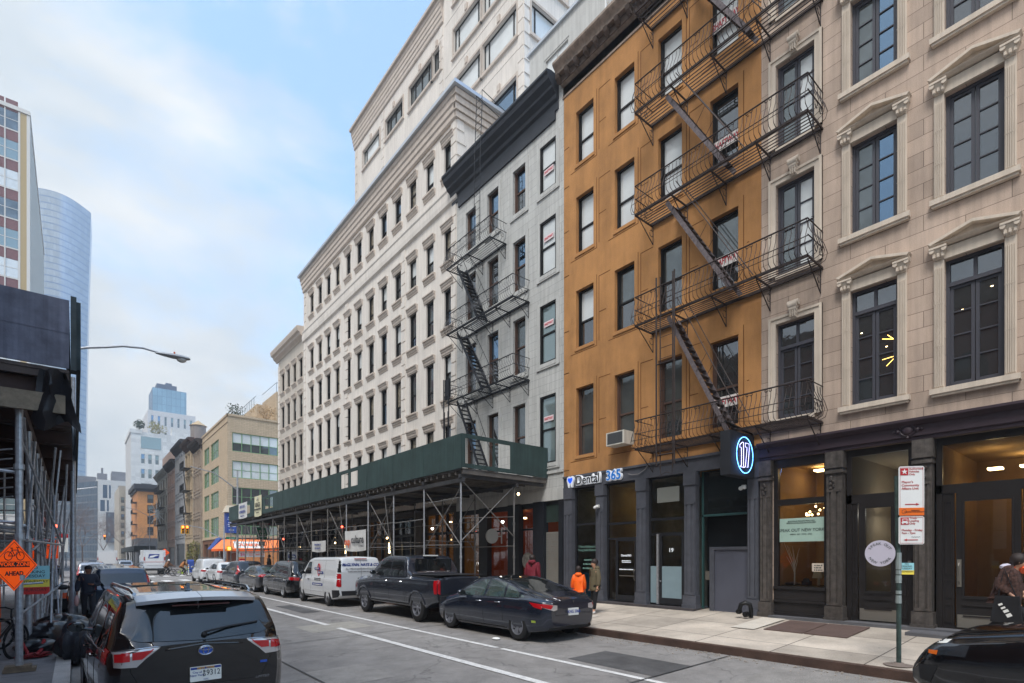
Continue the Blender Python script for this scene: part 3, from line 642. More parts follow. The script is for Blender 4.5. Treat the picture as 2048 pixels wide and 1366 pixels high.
def alu_door(x0, x1, z0, z1, parent, frost=None):
    b = MB(); y = .03; s_ = .09
    b.box(x0, x0 + s_, y, y + .05, z0, z1); b.box(x1 - s_, x1, y, y + .05, z0, z1); b.box(x0 + s_, x1 - s_, y, y + .05, z1 - s_, z1); b.box(x0 + s_, x1 - s_, y, y + .05, z0, z0 + .2)
    o = b.build('door', M_slated, parent); g = MB(); g.face([(x0 + s_, y + .025, z0 + .2), (x1 - s_, y + .025, z0 + .2), (x1 - s_, y + .025, z1 - s_), (x0 + s_, y + .025, z1 - s_)]); g.build('glass', M_shop, o, norm=False)
    if frost: f_ = MB(); f_.box(x0 + s_, x1 - s_, y + .012, y + .022, z0 + .2, frost); f_.build('frosted_film', mat('frosted film', srgb(128, 148, 156), .5, var=.06), o)
    return o
dd = alu_door(ox(11.35), ox(10.5), .47, 2.5, OR)
text('Dental365', .1, M_lett, dd, (ox(10.93), .045, 1.95)); faux(dd, ox(10.93), .045, 1.78, .35, .03, M_lett, 2, 2); faux(dd, ox(10.93), .045, 1.5, .6, .035, M_lett, 5)
k = MB(); k.path([(ox(10.55), .0, 1.15), (ox(10.55), -.05, 1.2), (ox(10.55), -.05, 1.45), (ox(10.55), .0, 1.5)], .014, 6); k.box(ox(11.2), ox(10.6), .028, .034, 1.28, 1.31); k.build('handle', M_brass, dd)
dd = alu_door(ox(9.66), ox(8.8), .47, 2.62, OR, 1.62)
text('19', .17, M_lett, dd, (ox(9.25), .035, 2.1), ext=.003)
k = MB(); k.box(ox(9.98), ox(9.76), .04, .05, .5, 1.62); k.build('frosted_film', MATS['frosted film'], s3)
k = MB(); k.box(ox(9.74), ox(9.68), -.0, .06, .47, 2.6); k.path([(ox(9.6), .02, 1.15), (ox(9.6), -.03, 1.18), (ox(9.55), -.03, 1.18)], .012, 6); k.build('door_post', M_galv, s3)
k = MB(); k.box(ox(9.75), ox(8.98), .05, .06, 3.55, 4.0); k.build('window_notice', mat('faded notice', srgb(132, 134, 128), .7), s3)
# service entrance with grey steel door and dark glazed transom
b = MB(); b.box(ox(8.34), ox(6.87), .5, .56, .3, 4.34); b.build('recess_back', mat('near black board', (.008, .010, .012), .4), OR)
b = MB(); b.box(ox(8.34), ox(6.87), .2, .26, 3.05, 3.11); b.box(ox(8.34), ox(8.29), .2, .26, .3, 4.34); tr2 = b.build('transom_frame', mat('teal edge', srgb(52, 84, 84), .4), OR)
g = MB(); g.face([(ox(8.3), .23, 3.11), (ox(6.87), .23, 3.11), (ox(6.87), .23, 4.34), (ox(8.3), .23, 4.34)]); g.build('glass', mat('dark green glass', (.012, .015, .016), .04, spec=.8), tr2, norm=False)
M_steel = mat('grey steel door', srgb(84, 86, 98), .55, var=.06, vs=2)
b = MB(); b.box(ox(7.88), ox(6.87), .1, .2, .3, 2.1); b.build('service_door', M_steel, OR)
b = MB(); b.box(ox(8.02), ox(7.88), .06, .2, .3, 2.18); b.box(ox(7.88), ox(6.87), .06, .2, 2.1, 2.18); b.build('door_frame', M_slate, OR)
k = MB(); k.box(ox(8.2), ox(8.02), .15, .2, 1.25, 1.5); k.build('door_controller', M_brass, OR)
# raised sign letters: tooth emblem, Dental, 365
M_signw = mat('lit sign white', (.8, .82, .85), .5, emit=(.75, .8, .9), es=.05)
M_signb = mat('sign blue', srgb(20, 110, 190), .4, emit=srgb(10, 100, 190), es=.1)
M_signk = mat('sign black', (.006, .006, .008), .35)
sg = empty('dental_sign', parent=None, label='white edged Dental365 letter sign with heart tooth emblem on grey fascia', cat='shop sign'); sg.matrix_world = Matrix.Translation((F, 13.71, 0)) @ Matrix.Rotation(R(-90), 4, 'Z')
text('Dental', .44, M_signw, sg, (1.28, -.1, 4.56), ext=.05, off=.028, name='letters_edge', sx=.92); text('Dental', .44, M_signk, sg, (1.28, -.155, 4.56), ext=.01, name='letters_face', sx=.92)
text('365', .44, M_signw, sg, (2.42, -.1, 4.56), ext=.05, off=.03, name='numbers_edge', sx=.95); text('365', .44, M_signb, sg, (2.42, -.155, 4.56), ext=.01, off=.006, name='numbers_face', sx=.95)
def poly_plate(pts, y0, y1, m, parent, name):
    b = MB(); b.prism(pts, 'y', y0, y1); return b.build(name, m, parent)
th_ = [(.30, 4.72), (.38, 4.76), (.45, 4.73), (.52, 4.76), (.60, 4.72), (.62, 4.62), (.58, 4.5), (.55, 4.36), (.5, 4.36), (.47, 4.48), (.43, 4.48), (.40, 4.36), (.35, 4.36), (.32, 4.5), (.28, 4.62)]
poly_plate(th_, -.14, -.07, M_signw, sg, 'tooth_emblem'); poly_plate([(.45, 4.67), (.5, 4.71), (.56, 4.67), (.55, 4.6), (.45, 4.5), (.35, 4.6), (.34, 4.67), (.4, 4.71)], -.152, -.14, mat('heart blue', srgb(20, 70, 200), .4, emit=srgb(20, 70, 220), es=.5), sg, 'heart')
b = MB(); b.path([(2.95, -.06, 4.55), (3.1, -.06, 4.5), (3.35, -.06, 4.5), (3.6, -.06, 4.62), (3.75, -.06, 4.78)], .011, 5); b.build('conduit', M_conduit, OR)
b = MB(); b.path([(7.05, -.28, 5.6), (7.1, -.26, 5.2), (7.25, -.26, 4.8), (7.3, -.2, 4.5), (7.45, -.1, 4.4), (7.6, -.1, 4.38)], .012, 5); b.build('conduit', M_conduit, BE)
# through-window air conditioner
ac = empty('window_air_conditioner', (F - .02, 11.35, 5.47), R(-90), label='white window air conditioner jutting from the ochre wall above the dental sign', cat='air conditioner')
b = MB(); b.box(.0, .72, -.42, .2, 0, .42); b.build('casing', mat('ivory casing', srgb(205, 202, 192), .5, streak=.25), ac)
b = MB()
for k in range(13): b.box(.06, .64, -.428, -.42, .05 + k * .026, .05 + k * .026 + .012)
b.box(.05, .66, -.424, -.421, .04, .385); b.build('grille', mat('coil grey', srgb(100, 102, 104), .5, .5), ac)
# projecting number sign
M_box = mat('sign box charcoal', srgb(34, 36, 42), .55, var=.1, bump=.05)
ns = empty('neon_number_sign', (12.9, 6.75, 3.8), 0, label='dark projecting box sign with blue neon oval around the number 17', cat='neon sign')
b = MB(); b.box(-.6, .6, -.13, .13, .12, 1.2); b.build('box', M_box, ns)
b = MB(); b.path([(.06 + .41 * math.cos(t), -.16, .65 + .45 * math.sin(t)) for t in [i * math.pi / 18 for i in range(36)]], .008, 6, closed=True); b.build('neon_oval', M_neon, ns)
b = MB()
one = [(-.1, .98), (-.02, 1.06), (.02, 1.06), (.02, .48), (.05, .44), (-.09, .44), (-.05, .48), (-.05, .92), (-.1, .92)]
sev = [(.08, 1.06), (.2, 1.06), (.21, .95), (.16, .46), (.08, .46), (.13, .92), (.13, .96), (.08, .96)]
for pl in (one, sev): b.path([(x * 1.55 - .03, -.155, z - .1) for x, z in pl], .0065, 5, closed=True)
b.build('neon_digits', M_neonw, ns)
b = MB(); b.tube((-.6, 0, 1.42), (.8, 0, 1.3), .035, 8); b.tube((-.35, 0, 1.3), (-.35, 0, 1.45), .015, 5); b.tube((.35, 0, 1.3), (.35, 0, 1.4), .015, 5); b.tube((-.45, 0, 1.45), (.8, -.8, 1.5), .005, 4); b.tube((.3, 0, 1.4), (.8, -1.0, 1.35), .012, 5); b.tube((-.4, 0, 1.45), (.8, .9, 4.0), .004, 4); b.build('mounting_arm', M_black, ns)
def dome_cam(x, y, z, side=-1, **tg):
    b = MB(); b.box(-.05, .05, -.06, .0, -.05, .05); b.tube((0, -.05, 0), (0, -.14, 0), .03, 8); b.ball((-.03, -.15, -.05), .055, 10); b.ball((.06, -.13, -.03), .05, 10)
    o = b.build('security_camera', mat('white camera casing', (.7, .7, .68), .35), smooth=True, **tg); o.matrix_world = Matrix.Translation((x, y, z)) @ Matrix.Rotation(R(-90), 4, 'Z'); return o
dome_cam(F - .13, 11.95, 3.6, label='small white security camera on the second grey pilaster from the left', cat='security camera')
dome_cam(F - .05, 6.95, 3.75, label='small white twin security camera beside the service entrance under the neon sign', cat='security camera')
# fire department connection
fd = empty('standpipe_connection', (13.15, 6.55, walk_z(13.1)), label='black iron curved standpipe connection on the pavement at the foot of the pilaster', cat='standpipe')
b = MB(); b.path([(0, -.02, 0), (0, -.02, .22), (-.02, -.0, .32), (-.08, .08, .37), (-.14, .17, .32), (-.14, .2, .2)], .055, 8); b.build('pipe', M_black, fd, smooth=True)
b = MB(); b.lathe([(0, -.06), (.06, -.06), (.07, 0), (.06, .06), (0, .06)], (-.14, .22, .14), 'x', 10); b.lathe([(0, -.05), (.07, -.05), (.07, .05), (0, .05)], (-.12, .05, .08), 'x', 10); b.build('coupling', M_black, fd, smooth=True)
# ------------------------------------------------------------------ fire escapes
def fire_escape(name, root_y, levels, stairs, m, mst, label, style='curved', dep=.85, cyc=.115, group=None):
    root = empty(name, (F, root_y, 0), R(-90), label=label, cat='fire escape')
    for (x0, x1, z, kind) in levels:
        b = MB(); b.box(x0, x1, -dep, -dep + .04, z - .05, z + .01); b.box(x0, x1, -.06, -.02, z - .05, z + .01)
        k = int(dep / .095)
        hx = None
        for st in stairs:
            if abs(st[1] - z) < .3: hx = (min(st[0], st[0] + .1) - .15, st[0] + .55)
        for i in range(1, k):
            y = -dep + i * dep / k
            if hx and -.62 < y < -.1: b.box(x0, hx[0], y, y + .016, z - .012, z + .008) if hx[0] > x0 else None; b.box(hx[1], x1, y, y + .016, z - .012, z + .008)
            else: b.box(x0, x1, y, y + .016, z - .012, z + .008)
        n = max(2, int((x1 - x0) / 1.1))
        for i in range(n + 1):
            x = x0 + (x1 - x0) * i / n; b.box(x - .015, x + .015, -dep, 0, z - .055, z - .015)
        b.build('platform', m, root)
        for i in range(n + 1):
            b = MB(); x = x0 + .04 + (x1 - x0 - .08) * i / n
            b.tube((x, -dep * .9, z - .05), (x, -.02, z - .62), .014, 5); b.tube((x, -.02, z - .02), (x, -.02, z - .62), .012, 5); b.path([(x, -.1 - .1 * math.cos(t), z - .3 - .1 * math.sin(t)) for t in [q * .8 for q in range(8)]], .008, 4)
            b.build('bracket', m, root)
        b = MB(); rz = z + .82
        def bar(px, py, ox_, oy_):     # one baluster with a belly at the foot
            if kind == 'curved':
                pr = [(0, z), (.12, z + .05), (.165, z + .2), (.10, z + .42), (.02, z + .6), (0, rz - .05)]
                b.path([(px + ox_ * o_, py + oy_ * o_, h_) for o_, h_ in pr], .0085, 4)
            else: b.tube((px, py, z), (px, py, rz), .0085, 4)
        nb = int((x1 - x0) / cyc)
        for i in range(nb + 1):
            x = x0 + (x1 - x0) * i / nb; bar(x, -dep, 0, -1)
            if kind == 'curved' and i % 4 == 1:
                for s_ in (-1, 1): b.path([(x + cyc * .5 + s_ * (.05 - .035 * math.cos(t)), -dep - .015, rz - .05 - .03 * math.sin(t)) for t in [q * .9 for q in range(7)]], .011, 4)
        for xe, sg_ in ((x0, -1), (x1, 1)):
            ne = int(dep / .15)
            for i in range(ne): bar(xe, -dep + dep * i / ne, sg_, 0)
            for h_ in (rz, z + .45): b.tube((xe, -dep, h_), (xe, 0, h_), .014, 5)
            if kind == 'curved':
                for t0 in (.3, .6): b.path([(xe + sg_ * .05, -dep * t0 + .07 * math.cos(t), z + .25 + .09 * math.sin(t)) for t in [q * .7 for q in range(9)]], .01, 4)
        b.tube((x0, -dep, rz), (x1, -dep, rz), .019, 6); b.tube((x0, -dep, z + .42), (x1, -dep, z + .42), .012, 5)
        if kind == 'curved': b.tube((x0, -dep - .15, z + .2), (x1, -dep - .15, z + .2), .009, 4)
        b.build('railing', m, root)
    for (xa, za, xb, zb) in stairs:
        b = MB(); ya, yb = -.62, -.16; L_ = Vector((xb - xa, 0, zb - za)).length; d = Vector((xb - xa, 0, zb - za)).normalized(); nn = Vector((-d.z, 0, d.x)) * .058
        for y in (ya, yb):
            p, q = Vector((xa, y, za)), Vector((xb, y, zb)); b.hexa([p - nn, p + nn, q + nn, q - nn], [v + Vector((0, .025, 0)) for v in (p - nn, p + nn, q + nn, q - nn)])
        so_ = b.build('stair', mst, root); t = MB(); k = int(abs(zb - za) / .21)
        for i in range(1, k):
            f = i / k; x, z = xa + (xb - xa) * f, za + (zb - za) * f
            t.box(x - .07, x + .07, ya + .02, yb, z - .014, z + .014)
        t.build('tread', m, so_); h = MB()
        for y in (ya - .02, yb + .04):
            o_ = Vector((.32 if xb > xa else -.32, 0, .42)); h.tube(Vector((xa, y, za)) + o_, Vector((xb, y, zb)) + o_, .013, 5)
            for f in (.1, .5, .9): c = Vector((xa + (xb - xa) * f, y, za + (zb - za) * f)); h.tube(c, c + o_, .009, 4)
        h.build('handrail', m, so_)
    return root
fe = fire_escape('fire_escape', 13.71, [(3.82, 8.64, z, 'curved') for z in (5.12, 8.78, 12.08, 15.12, 18.1)],
    [(5.35, 18.1, 7.15, 15.15), (4.75, 15.1, 6.55, 12.1), (4.75, 12.06, 6.7, 8.8), (4.8, 8.76, 6.6, 5.14)], M_iron, M_ironold, 'wide brown iron fire escape with bellied railings across the ochre wall')
b = MB()
for x in (4.82, 5.22): b.tube((x, -1.02, 4.35), (x, -1.02, 9.75), .016, 6)
for x in (4.72, 5.3): b.tube((x, -1.06, 3.9 + .55), (x, -1.06, 9.75), .024, 6)
for k in range(17): b.tube((4.82, -1.02, 4.45 + k * .3), (5.22, -1.02, 4.45 + k * .3), .009, 5)
b.tube((4.72, -1.06, 4.75), (5.3, -1.06, 4.75), .02, 6); b.tube((4.72, -1.06, 7.3), (5.3, -1.06, 7.3), .02, 6); b.path([(4.82, -1.02, 4.35), (4.85, -1.02, 4.2), (5.02, -1.02, 4.26), (5.2, -1.02, 4.2), (5.22, -1.02, 4.35)], .012, 5)
b.build('drop_ladder', M_iron, fe)
# ------------------------------------------------------------------ GREY BUILDING
M_grey = mat('pale grey painted stone', srgb(190, 190, 187), .85, brick=(1.25, .3, .006, srgb(150, 150, 150), .5), sv=.08, var=.06, vs=1.2, bump=.15, bs=70, streak=.16, stain=.1)
M_greys = mat('smooth grey trim', srgb(190, 190, 187), .8, var=.06, vs=2, streak=.15)
M_navycorn = mat('slate blue cornice', srgb(46, 50, 58), .55, var=.2, vs=3)
GR = facade_root('grey_building', 20.72, label='pale grey block fronted building with dark slate cornice and shaftway notices', cat='building')
gx = lambda Y: 20.72 - Y
gcols = [(gx(19.96), gx(19.19)), (gx(18.34), gx(17.57)), (gx(16.61), gx(15.84)), (gx(15.0), gx(14.12))]
grows = [(5.42, 7.97), (9.2, 11.42), (12.55, 14.58), (15.68, 17.45)]
holes = [(a, c, e, g) for a, c in gcols for e, g in grows]
wall_mb(7.0, 4.42, 19.4, holes, rev=.2).build('wall', M_grey, GR)
b = MB()
for (a, c) in gcols:
    for (e, g) in grows:
        b.box(a - .16, a, -.012, 0, e - .16, g + .12); b.box(c, c + .16, -.012, 0, e - .16, g + .12); b.box(a, c, -.012, 0, g, g + .12); b.box(a, c, -.03, 0, e - .14, e)
        b.box(c + .16, c + .19, -.04, 0, e - .2, g + .15); b.box(a - .16, c + .19, -.05, 0, e - .22, e - .18)
b.build('window_surround', M_greys, GR)
for j, (a, c) in enumerate(gcols):
    for i, (e, g) in enumerate(grows):
        if j == 3: gu, gl, fm = (M_glassb, M_glassb, M_black) if i > 1 else (M_glasst, M_glasst, M_black)
        else: gu, gl, fm = random.choice([(M_glassg, M_glass), (M_glassn, M_glass), (M_glass, M_glassg)]) + (M_brframe,)
        wn = hung_window(c - a, g - e, fm, gu, gl, .5, .06, 0, GR, (a, 0, e), y=.05 if j == 3 else .14)
        if j == 3:
            s_ = MB(); zz2 = e + (g - e) * (.62 if i != 3 else .36); s_.box(a + .18, c - .18, .04, .048, zz2, zz2 + .2); sn = s_.build('shaftway_sign', mat('small shaftway notice', srgb(226, 206, 208), .6), GR)
            text('SHAFTWAY', .12, mat('notice red', srgb(196, 70, 84), .6), sn, ((a + c) / 2, .036, zz2 + .1), sx=.72, off=.003)
b = MB(); cornice(b, -.35, 6.75, 18.32, [(.05, 0), (.05, .3), (.14, .36), (.16, .5), (.34, .62), (.36, .7), (.52, .86), (.56, 1.0), (.62, 1.06), (.62, 1.14), (.4, 1.2)]); b.box(.2, 6.6, -.07, 0, 18.0, 18.32); b.build('cornice', M_navycorn, GR)
b = MB(); b.box(0, 7, -.03, .2, 4.0, 4.42); b.box(0.0, 7, -.05, 0, 5.0, 5.1); b.build('string_course', M_greys, GR)
fe2 = fire_escape('fire_escape', 20.72, [(.45, 5.12, 8.82, 'curved'), (.45, 5.12, 11.86, 'curved'), (.45, 3.68, 14.78, 'curved')],
    [(.95, 14.75, 2.55, 11.9), (.95, 11.83, 2.85, 8.85), (.95, 8.8, 2.95, 5.0)], M_iron2, M_iron2, 'black iron fire escape on the pale grey building ending at the green shed')
b = MB()
for x in (2.75, 3.15): b.path([(x, -.97, 14.8), (x, -.95, 18.2), (x, -.85, 20.4), (x, -.85, 21.0), (x, .6, 20.7)], .016, 6)
for k in range(20): b.tube((2.75, -.96 + .1 * max(0, k - 11) / 9, 14.95 + k * .3), (3.15, -.96 + .1 * max(0, k - 11) / 9, 14.95 + k * .3), .009, 5)
b.build('roof_ladder', M_iron2, fe2)
b = MB()
for x in (.55, .95): b.tube((x, -1.05, 5.3), (x, -1.05, 9.75), .03, 6)
for x in (.63, .87): b.tube((x, -1.05, 5.3), (x, -1.05, 8.3), .016, 6)
for k in range(9): b.tube((.63, -1.05, 5.6 + k * .3), (.87, -1.05, 5.6 + k * .3), .009, 5)
b.box(.55, .95, -1.0, -.96, 8.85, 9.75); b.build('drop_ladder', M_iron2, fe2)
# lower shopfronts of the grey building (cafe with orange wall) below the shed
b = MB(); y0 = .0
for (a, c) in ((0, .35), (gx(18.9), gx(18.3)), (gx(16.9), gx(16.2)), (gx(15.35), gx(14.75)), (gx(13.95), 7.0)): b.box(a, c, -.05, .2, .2, 4.0)
b.box(0, 7, .12, .2, 3.8, 4.0); b.box(.35, gx(14.75), .1, .16, 2.95, 3.02); b.box(0, 7, 0, .2, .2, .55); b.build('shopfront_frame', mat('black blue shopfront', srgb(26, 29, 36), .45, var=.15), GR)
M_orw = mat('orange cafe wall', srgb(150, 66, 16), .7, var=.08, emit=srgb(200, 80, 10), es=.012)
room(GR, gx(18.3) - .3, gx(15.3), .4, 3.9, .18, 3.5, M_orw, lamps=((gx(17.6), 1.5, 3.6, .05, .03), (gx(16.6), 2.0, 3.6, .05, .03), (gx(16.0), 1.0, 3.3, .05, .03)))
g = MB(); g.face([(.35, .13, .55), (gx(14.75), .13, .55), (gx(14.75), .13, 3.8), (.35, .13, 3.8)]); g.build('shop_glass', M_shop, GR, norm=False)
g = MB(); g.lathe([(0, 0), (.33, 0), (.33, -.01), (0, -.01)], (gx(15.85), .12, 1.75), 'y', 24); g.build('round_window_decal', mat('grey decal', srgb(150, 146, 140), .6, var=.6, vs=9), GR)
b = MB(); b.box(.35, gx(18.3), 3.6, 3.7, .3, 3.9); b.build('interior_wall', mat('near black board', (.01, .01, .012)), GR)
b = MB()
for k in range(52): b.box(gx(14.72), gx(13.98), .06 + (.012 if k % 2 else 0), .1, .5 + k * .045, .5 + k * .045 + .04)
b.build('roller_shutter', mat('grey roller shutter', srgb(140, 138, 132), .55, .2, var=.06), GR)
b = MB(); b.box(gx(14.72), gx(13.98), .08, .12, 3.2, 3.85); b.build('transom_glass', mat('dull green glass', srgb(48, 60, 56), .1, spec=.8), GR)
k = MB(); k.lathe([(0, -.03), (.3, -.03), (.3, .03), (0, .03)], (12.7, 0, 0), 'y', 24); k.box(12.98, 13.2, -.02, .02, -.02, .02); k.box(13.18, 13.22, -.02, .02, -.3, .3)
k.build('round_hanging_sign', mat('pale round sign', srgb(190, 190, 186), .6), loc=(.45, 17.3, 2.75), label='plain pale round sign hanging over the pavement beside the orange cafe window', cat='sign')
# ------------------------------------------------------------------ WHITE BUILDING
M_cream = mat('cream stucco', srgb(218, 211, 203), .85, var=.05, vs=.7, bump=.12, bs=80, streak=.1, stain=.06)
M_creamd = mat('taupe trim', srgb(194, 182, 171), .8, var=.08, vs=3, streak=.1)
M_creamg = mat('trim shadow groove', srgb(150, 136, 124), .9)
M_cap = mat('metal coping', srgb(190, 196, 204), .35, .5)
def quoins(b, x, w_, z0, z1, step=.62, y=0, d=.045):
    z = z0; k = 0
    while z < z1 - .3:
        b.box(x - w_ * (.5 if k % 2 else .5), x + w_ * .5, y - d - .0, y, z + .03, z + step - .03); z += step; k += 1
        if k % 2: z += .0
def trim_proto(w_, kind):
    key = ('trim', round(w_, 2), kind)
    if key in PROTO: return PROTO[key], True
    b = MB()
    if kind == 'lintel':
        cornice(b, -.16, w_ + .16, .0, [(.04, 0), (.05, .05), (.07, .07), (.08, .16), (.11, .2), (.12, .27), (.16, .3), (.16, .35)])
    else: cornice(b, -.18, w_ + .18, -.3, [(.03, 0), (.04, .06), (.08, .11), (.09, .2), (.14, .22), (.14, .3)])
    return b, False
def put_trim(root, w_, kind, loc, name, m):
    p, have = trim_proto(w_, kind)
    if have: return part_copy(p, root, loc)
    o = p.build(name, m, root, loc=loc); PROTO[('trim', round(w_, 2), kind)] = o; return o
M_curt = mat('beige curtain glass', srgb(120, 112, 98), .15, 0, spec=.8, var=.5, vs=9)
wrows = [(5.85, 8.15), (9.4, 11.5), (12.8, 14.65), (15.9, 17.45), (20.05, 21.55)]
def white_block(root, W, cols, rows, ztop, m, zbot=4.3):
    holes = [(x, x + w_, e, g) for x, w_ in cols for e, g in rows]
    wall_mb(W, zbot, ztop, holes, rev=.2, D=10).build('wall', m, root)
    for (x, w_) in cols:
        for (e, g) in rows:
            gu, gl = random.choice([(M_glassg, M_glass), (M_glass, M_glass), (M_glassn, M_glass), (M_glassb, M_glass), (M_glassb, M_glassg), (M_curt, M_glass), (M_curt, M_curt), (M_glass, M_glassn)])
            hung_window(w_, g - e, M_black, gu, gl, random.choice([.48, .48, .48, .36, .62]), .045, 0, root, (x, 0, e), y=.12)
            put_trim(root, w_, 'lintel', (x, 0, g), 'lintel', M_creamd); put_trim(root, w_, 'sill', (x, 0, e), 'sill', M_creamd)
WH = facade_root('cream_building', 42.0, label='long cream stucco building with hooded windows and ribbed parapet above the green shed', cat='building')
wxx = lambda Y: 42.0 - Y
wc = [(wxx(c + .36), .72) for c in (21.45, 23.15, 24.88, 26.55, 28.27, 29.97, 31.7, 33.4, 35.25, 36.9, 38.57, 40.28)]
white_block(WH, 21.28, wc, wrows, 23.4, M_cream)
b = MB(); cornice(b, -.12, 21.4, 18.45, [(.0, 0), (.12, .08), (.14, .3), (.14, .62), (.18, .7), (.18, .78), (.03, .82)]); b.build('belt_course', M_cream, WH)
b = MB()
for k in range(4): cornice(b, -.06 * (k + 1), 21.28 + .06 * (k + 1), 22.25 + k * .3, [(.06 + .05 * k, 0), (.12 + .05 * k, .08), (.12 + .05 * k, .3)])
b.build('ribbed_parapet', M_creamd, WH)
b = MB()     # southern return of the parapet, seen above the grey building
for k in range(4): b.box(21.28, 21.34 + .06 * (k + 1), -.12 - .05 * k, 4.2, 22.25 + k * .3 + .02, 22.25 + k * .3 + .28)
b.build('parapet_return', M_creamd, WH)
b = MB(); b.box(-.35, 21.75, -.42, 4.2, 23.46, 23.62); b.build('coping', M_cap, WH)
b = MB()
for x in (.2, 8.35, 16.1, 21.05):
    quoins(b, x, .42 if 1 < x < 20 else .4, 5.4, 18.4)
quoins(b, 21.05, .42, 19.35, 22.2); quoins(b, .2, .4, 19.35, 22.2)
for k in range(5): b.box(21.28, 21.32, .0, .5 if k % 2 else .38, 19.4 + k * .6, 19.4 + k * .6 + .45)
b.build_each('quoin', M_cream, WH)
W2 = facade_root('corner_cream_building', 48.72, label='narrow cream corner building with heavy cornice at the far end of the cream block', cat='building')
w2x = lambda Y: 48.72 - Y
white_block(W2, 6.72, [(w2x(c + .36), .7) for c in (42.75, 44.3, 45.9, 47.4)], wrows[:4], 19.1, mat('beige stucco', srgb(190, 182, 172), .85, var=.07, vs=.8, streak=.1))
b = MB(); cornice(b, -.5, 6.7, 18.85, [(.05, 0), (.1, .1), (.3, .25), (.34, .4), (.5, .5), (.56, .75), (.56, .85), (.2, .9)]); b.box(-.45, 0, -.3, 9, 19.1, 19.7); b.build('cornice', M_creamd, W2)
b = MB(); quoins(b, .2, .4, 5.4, 18.6); b.build_each('quoin', M_cream, W2)
# setback tower on the cream building
TW = facade_root('setback_tower', 42.0, 17.8, label='cream setback tower with wide picture windows rising behind the cream building', cat='building')
tb = wall_mb
segs = [(1.6, 4.6, 32.95, 34.25), (5.6, 8.3, 32.85, 34.2), (9.2, 12.2, 32.7, 34.2)]
low = [(1.6, 4.6, 28.9, 30.3), (5.6, 8.3, 28.9, 30.3), (9.2, 12.2, 28.9, 30.3), (1.6, 4.6, 25, 26.4), (5.6, 8.3, 25, 26.4), (9.2, 12.2, 25, 26.4)]
tallc = [(14.75, 17.55), (17.75, 20.75)]; trw = [(25.2, 27.0), (29.15, 30.75), (32.35, 33.9), (35.6, 37.2), (38.9, 40.5)]
tallh = [(a, c, e, g) for a, c in tallc for e, g in trw]
b = wall_mb(13.6, 23, 36.8, segs + low + [(12.35, 13.3, 32.7, 34.2), (12.35, 13.3, 28.9, 30.3)], rev=.2, D=9); b.build('wall', M_cream, TW)
sideh = [(.5, 3.1, e, g) for e, g in trw]
b = wall_mb(21.3, 23, 44, tallh, rev=.2, D=0, x0=13.6, roof=False); b.face([(13.6, 0, 36.8), (13.6, 9, 36.8), (13.6, 9, 44), (13.6, 0, 44)]); b.face([(13.6, 0, 44), (21.3, 0, 44), (21.3, 9, 44), (13.6, 9, 44)]); b.build('tall_wall', M_cream, TW)
sd_ = empty('side', (21.3, 0, 0), R(90), TW)     # south face: local x runs along +X world
def side_part(b, name, m): o = b.build(name, m, TW, loc=(21.3, 0, 0)); o.rotation_euler = (0, 0, R(90)); return o
bpy.data.objects.remove(sd_)
side_part(wall_mb(9, 23, 44, sideh + [(4.0, 6.6, e, g) for e, g in trw], rev=.2, D=0, roof=False), 'side_wall', M_cream)
def picture_window(root, x0, x1, z0, z1, gl, side=False, div=(.14, .86)):
    b = MB(); w_ = x1 - x0; y = .12; b.box(0, .06, y, y + .08, 0, z1 - z0); b.box(w_ - .06, w_, y, y + .08, 0, z1 - z0); b.box(.06, w_ - .06, y, y + .08, 0, .06); b.box(.06, w_ - .06, y, y + .08, z1 - z0 - .06, z1 - z0)
    for d in div: b.box(w_ * d - .035, w_ * d + .035, y - .01, y + .07, .06, z1 - z0 - .06)
    o = b.build('window', M_black, root); g = MB(); g.face([(0, y + .04, 0), (w_, y + .04, 0), (w_, y + .04, z1 - z0), (0, y + .04, z1 - z0)]); g.build('glass', gl, o, norm=False)
    t = MB()
    for (a, c, e, f_) in ((-.1, w_ + .1, z1 - z0, z1 - z0 + .14), (-.1, w_ + .1, -.2, 0), (-.12, 0, 0, z1 - z0), (w_, w_ + .12, 0, z1 - z0)): t.box(a, c, -.06, 0, e, f_)
    t.box(-.16, w_ + .16, -.12, 0, -.26, -.2); t.box(w_ / 2 - .12, w_ / 2 + .12, -.1, 0, z1 - z0 + .14, z1 - z0 + .5) if not side else None
    t.build('trim', M_creamd, o)
    if side: o.location = (21.3 + 0, x0, z0); o.rotation_euler = (0, 0, R(90))
    else: o.location = (x0, 0, z0)
for h in segs + low: picture_window(TW, *h, M_glassb if h[0] != 9.2 and h[0] != 5.6 else M_glassg, div=(.2, .5, .8) if h[0] > 5 else (.14, .86))
for h in [(12.35, 13.3, 32.7, 34.2), (12.35, 13.3, 28.9, 30.3)]: picture_window(TW, *h, M_glassg, div=(.5,))
for h in tallh: picture_window(TW, *h, M_glassb if h[2] > 28 else M_glassn)
for h in sideh: picture_window(TW, *h, M_glassb, True)
b = MB()
for k in range(5): cornice(b, -.05 * (k + 1), 13.6 - .02 * k, 35.3 + k * .3, [(.05 + .04 * k, 0), (.1 + .04 * k, .06), (.1 + .04 * k, .3)])
b.box(-.3, 13.75, -.4, 9, 36.82, 37.0)
b.build('ribbed_parapet', M_creamd, TW)
b = MB()
for (x, z1_) in ((.25, 35), (5.1, 35), (13.35, 35), (21.05, 43)): quoins(b, x, .4, 24, z1_, .7)
for k in range(27): b.box(21.3, 21.34, 0, .5 if k % 2 else .36, 24 + k * .7, 24 + k * .7 + .5)
for z in (24.6, 28.3, 31.6, 34.9, 38.2): b.box(13.8, 20.8, -.015, 0, z, z + .03)
b.build_each('quoin', M_cream, TW)
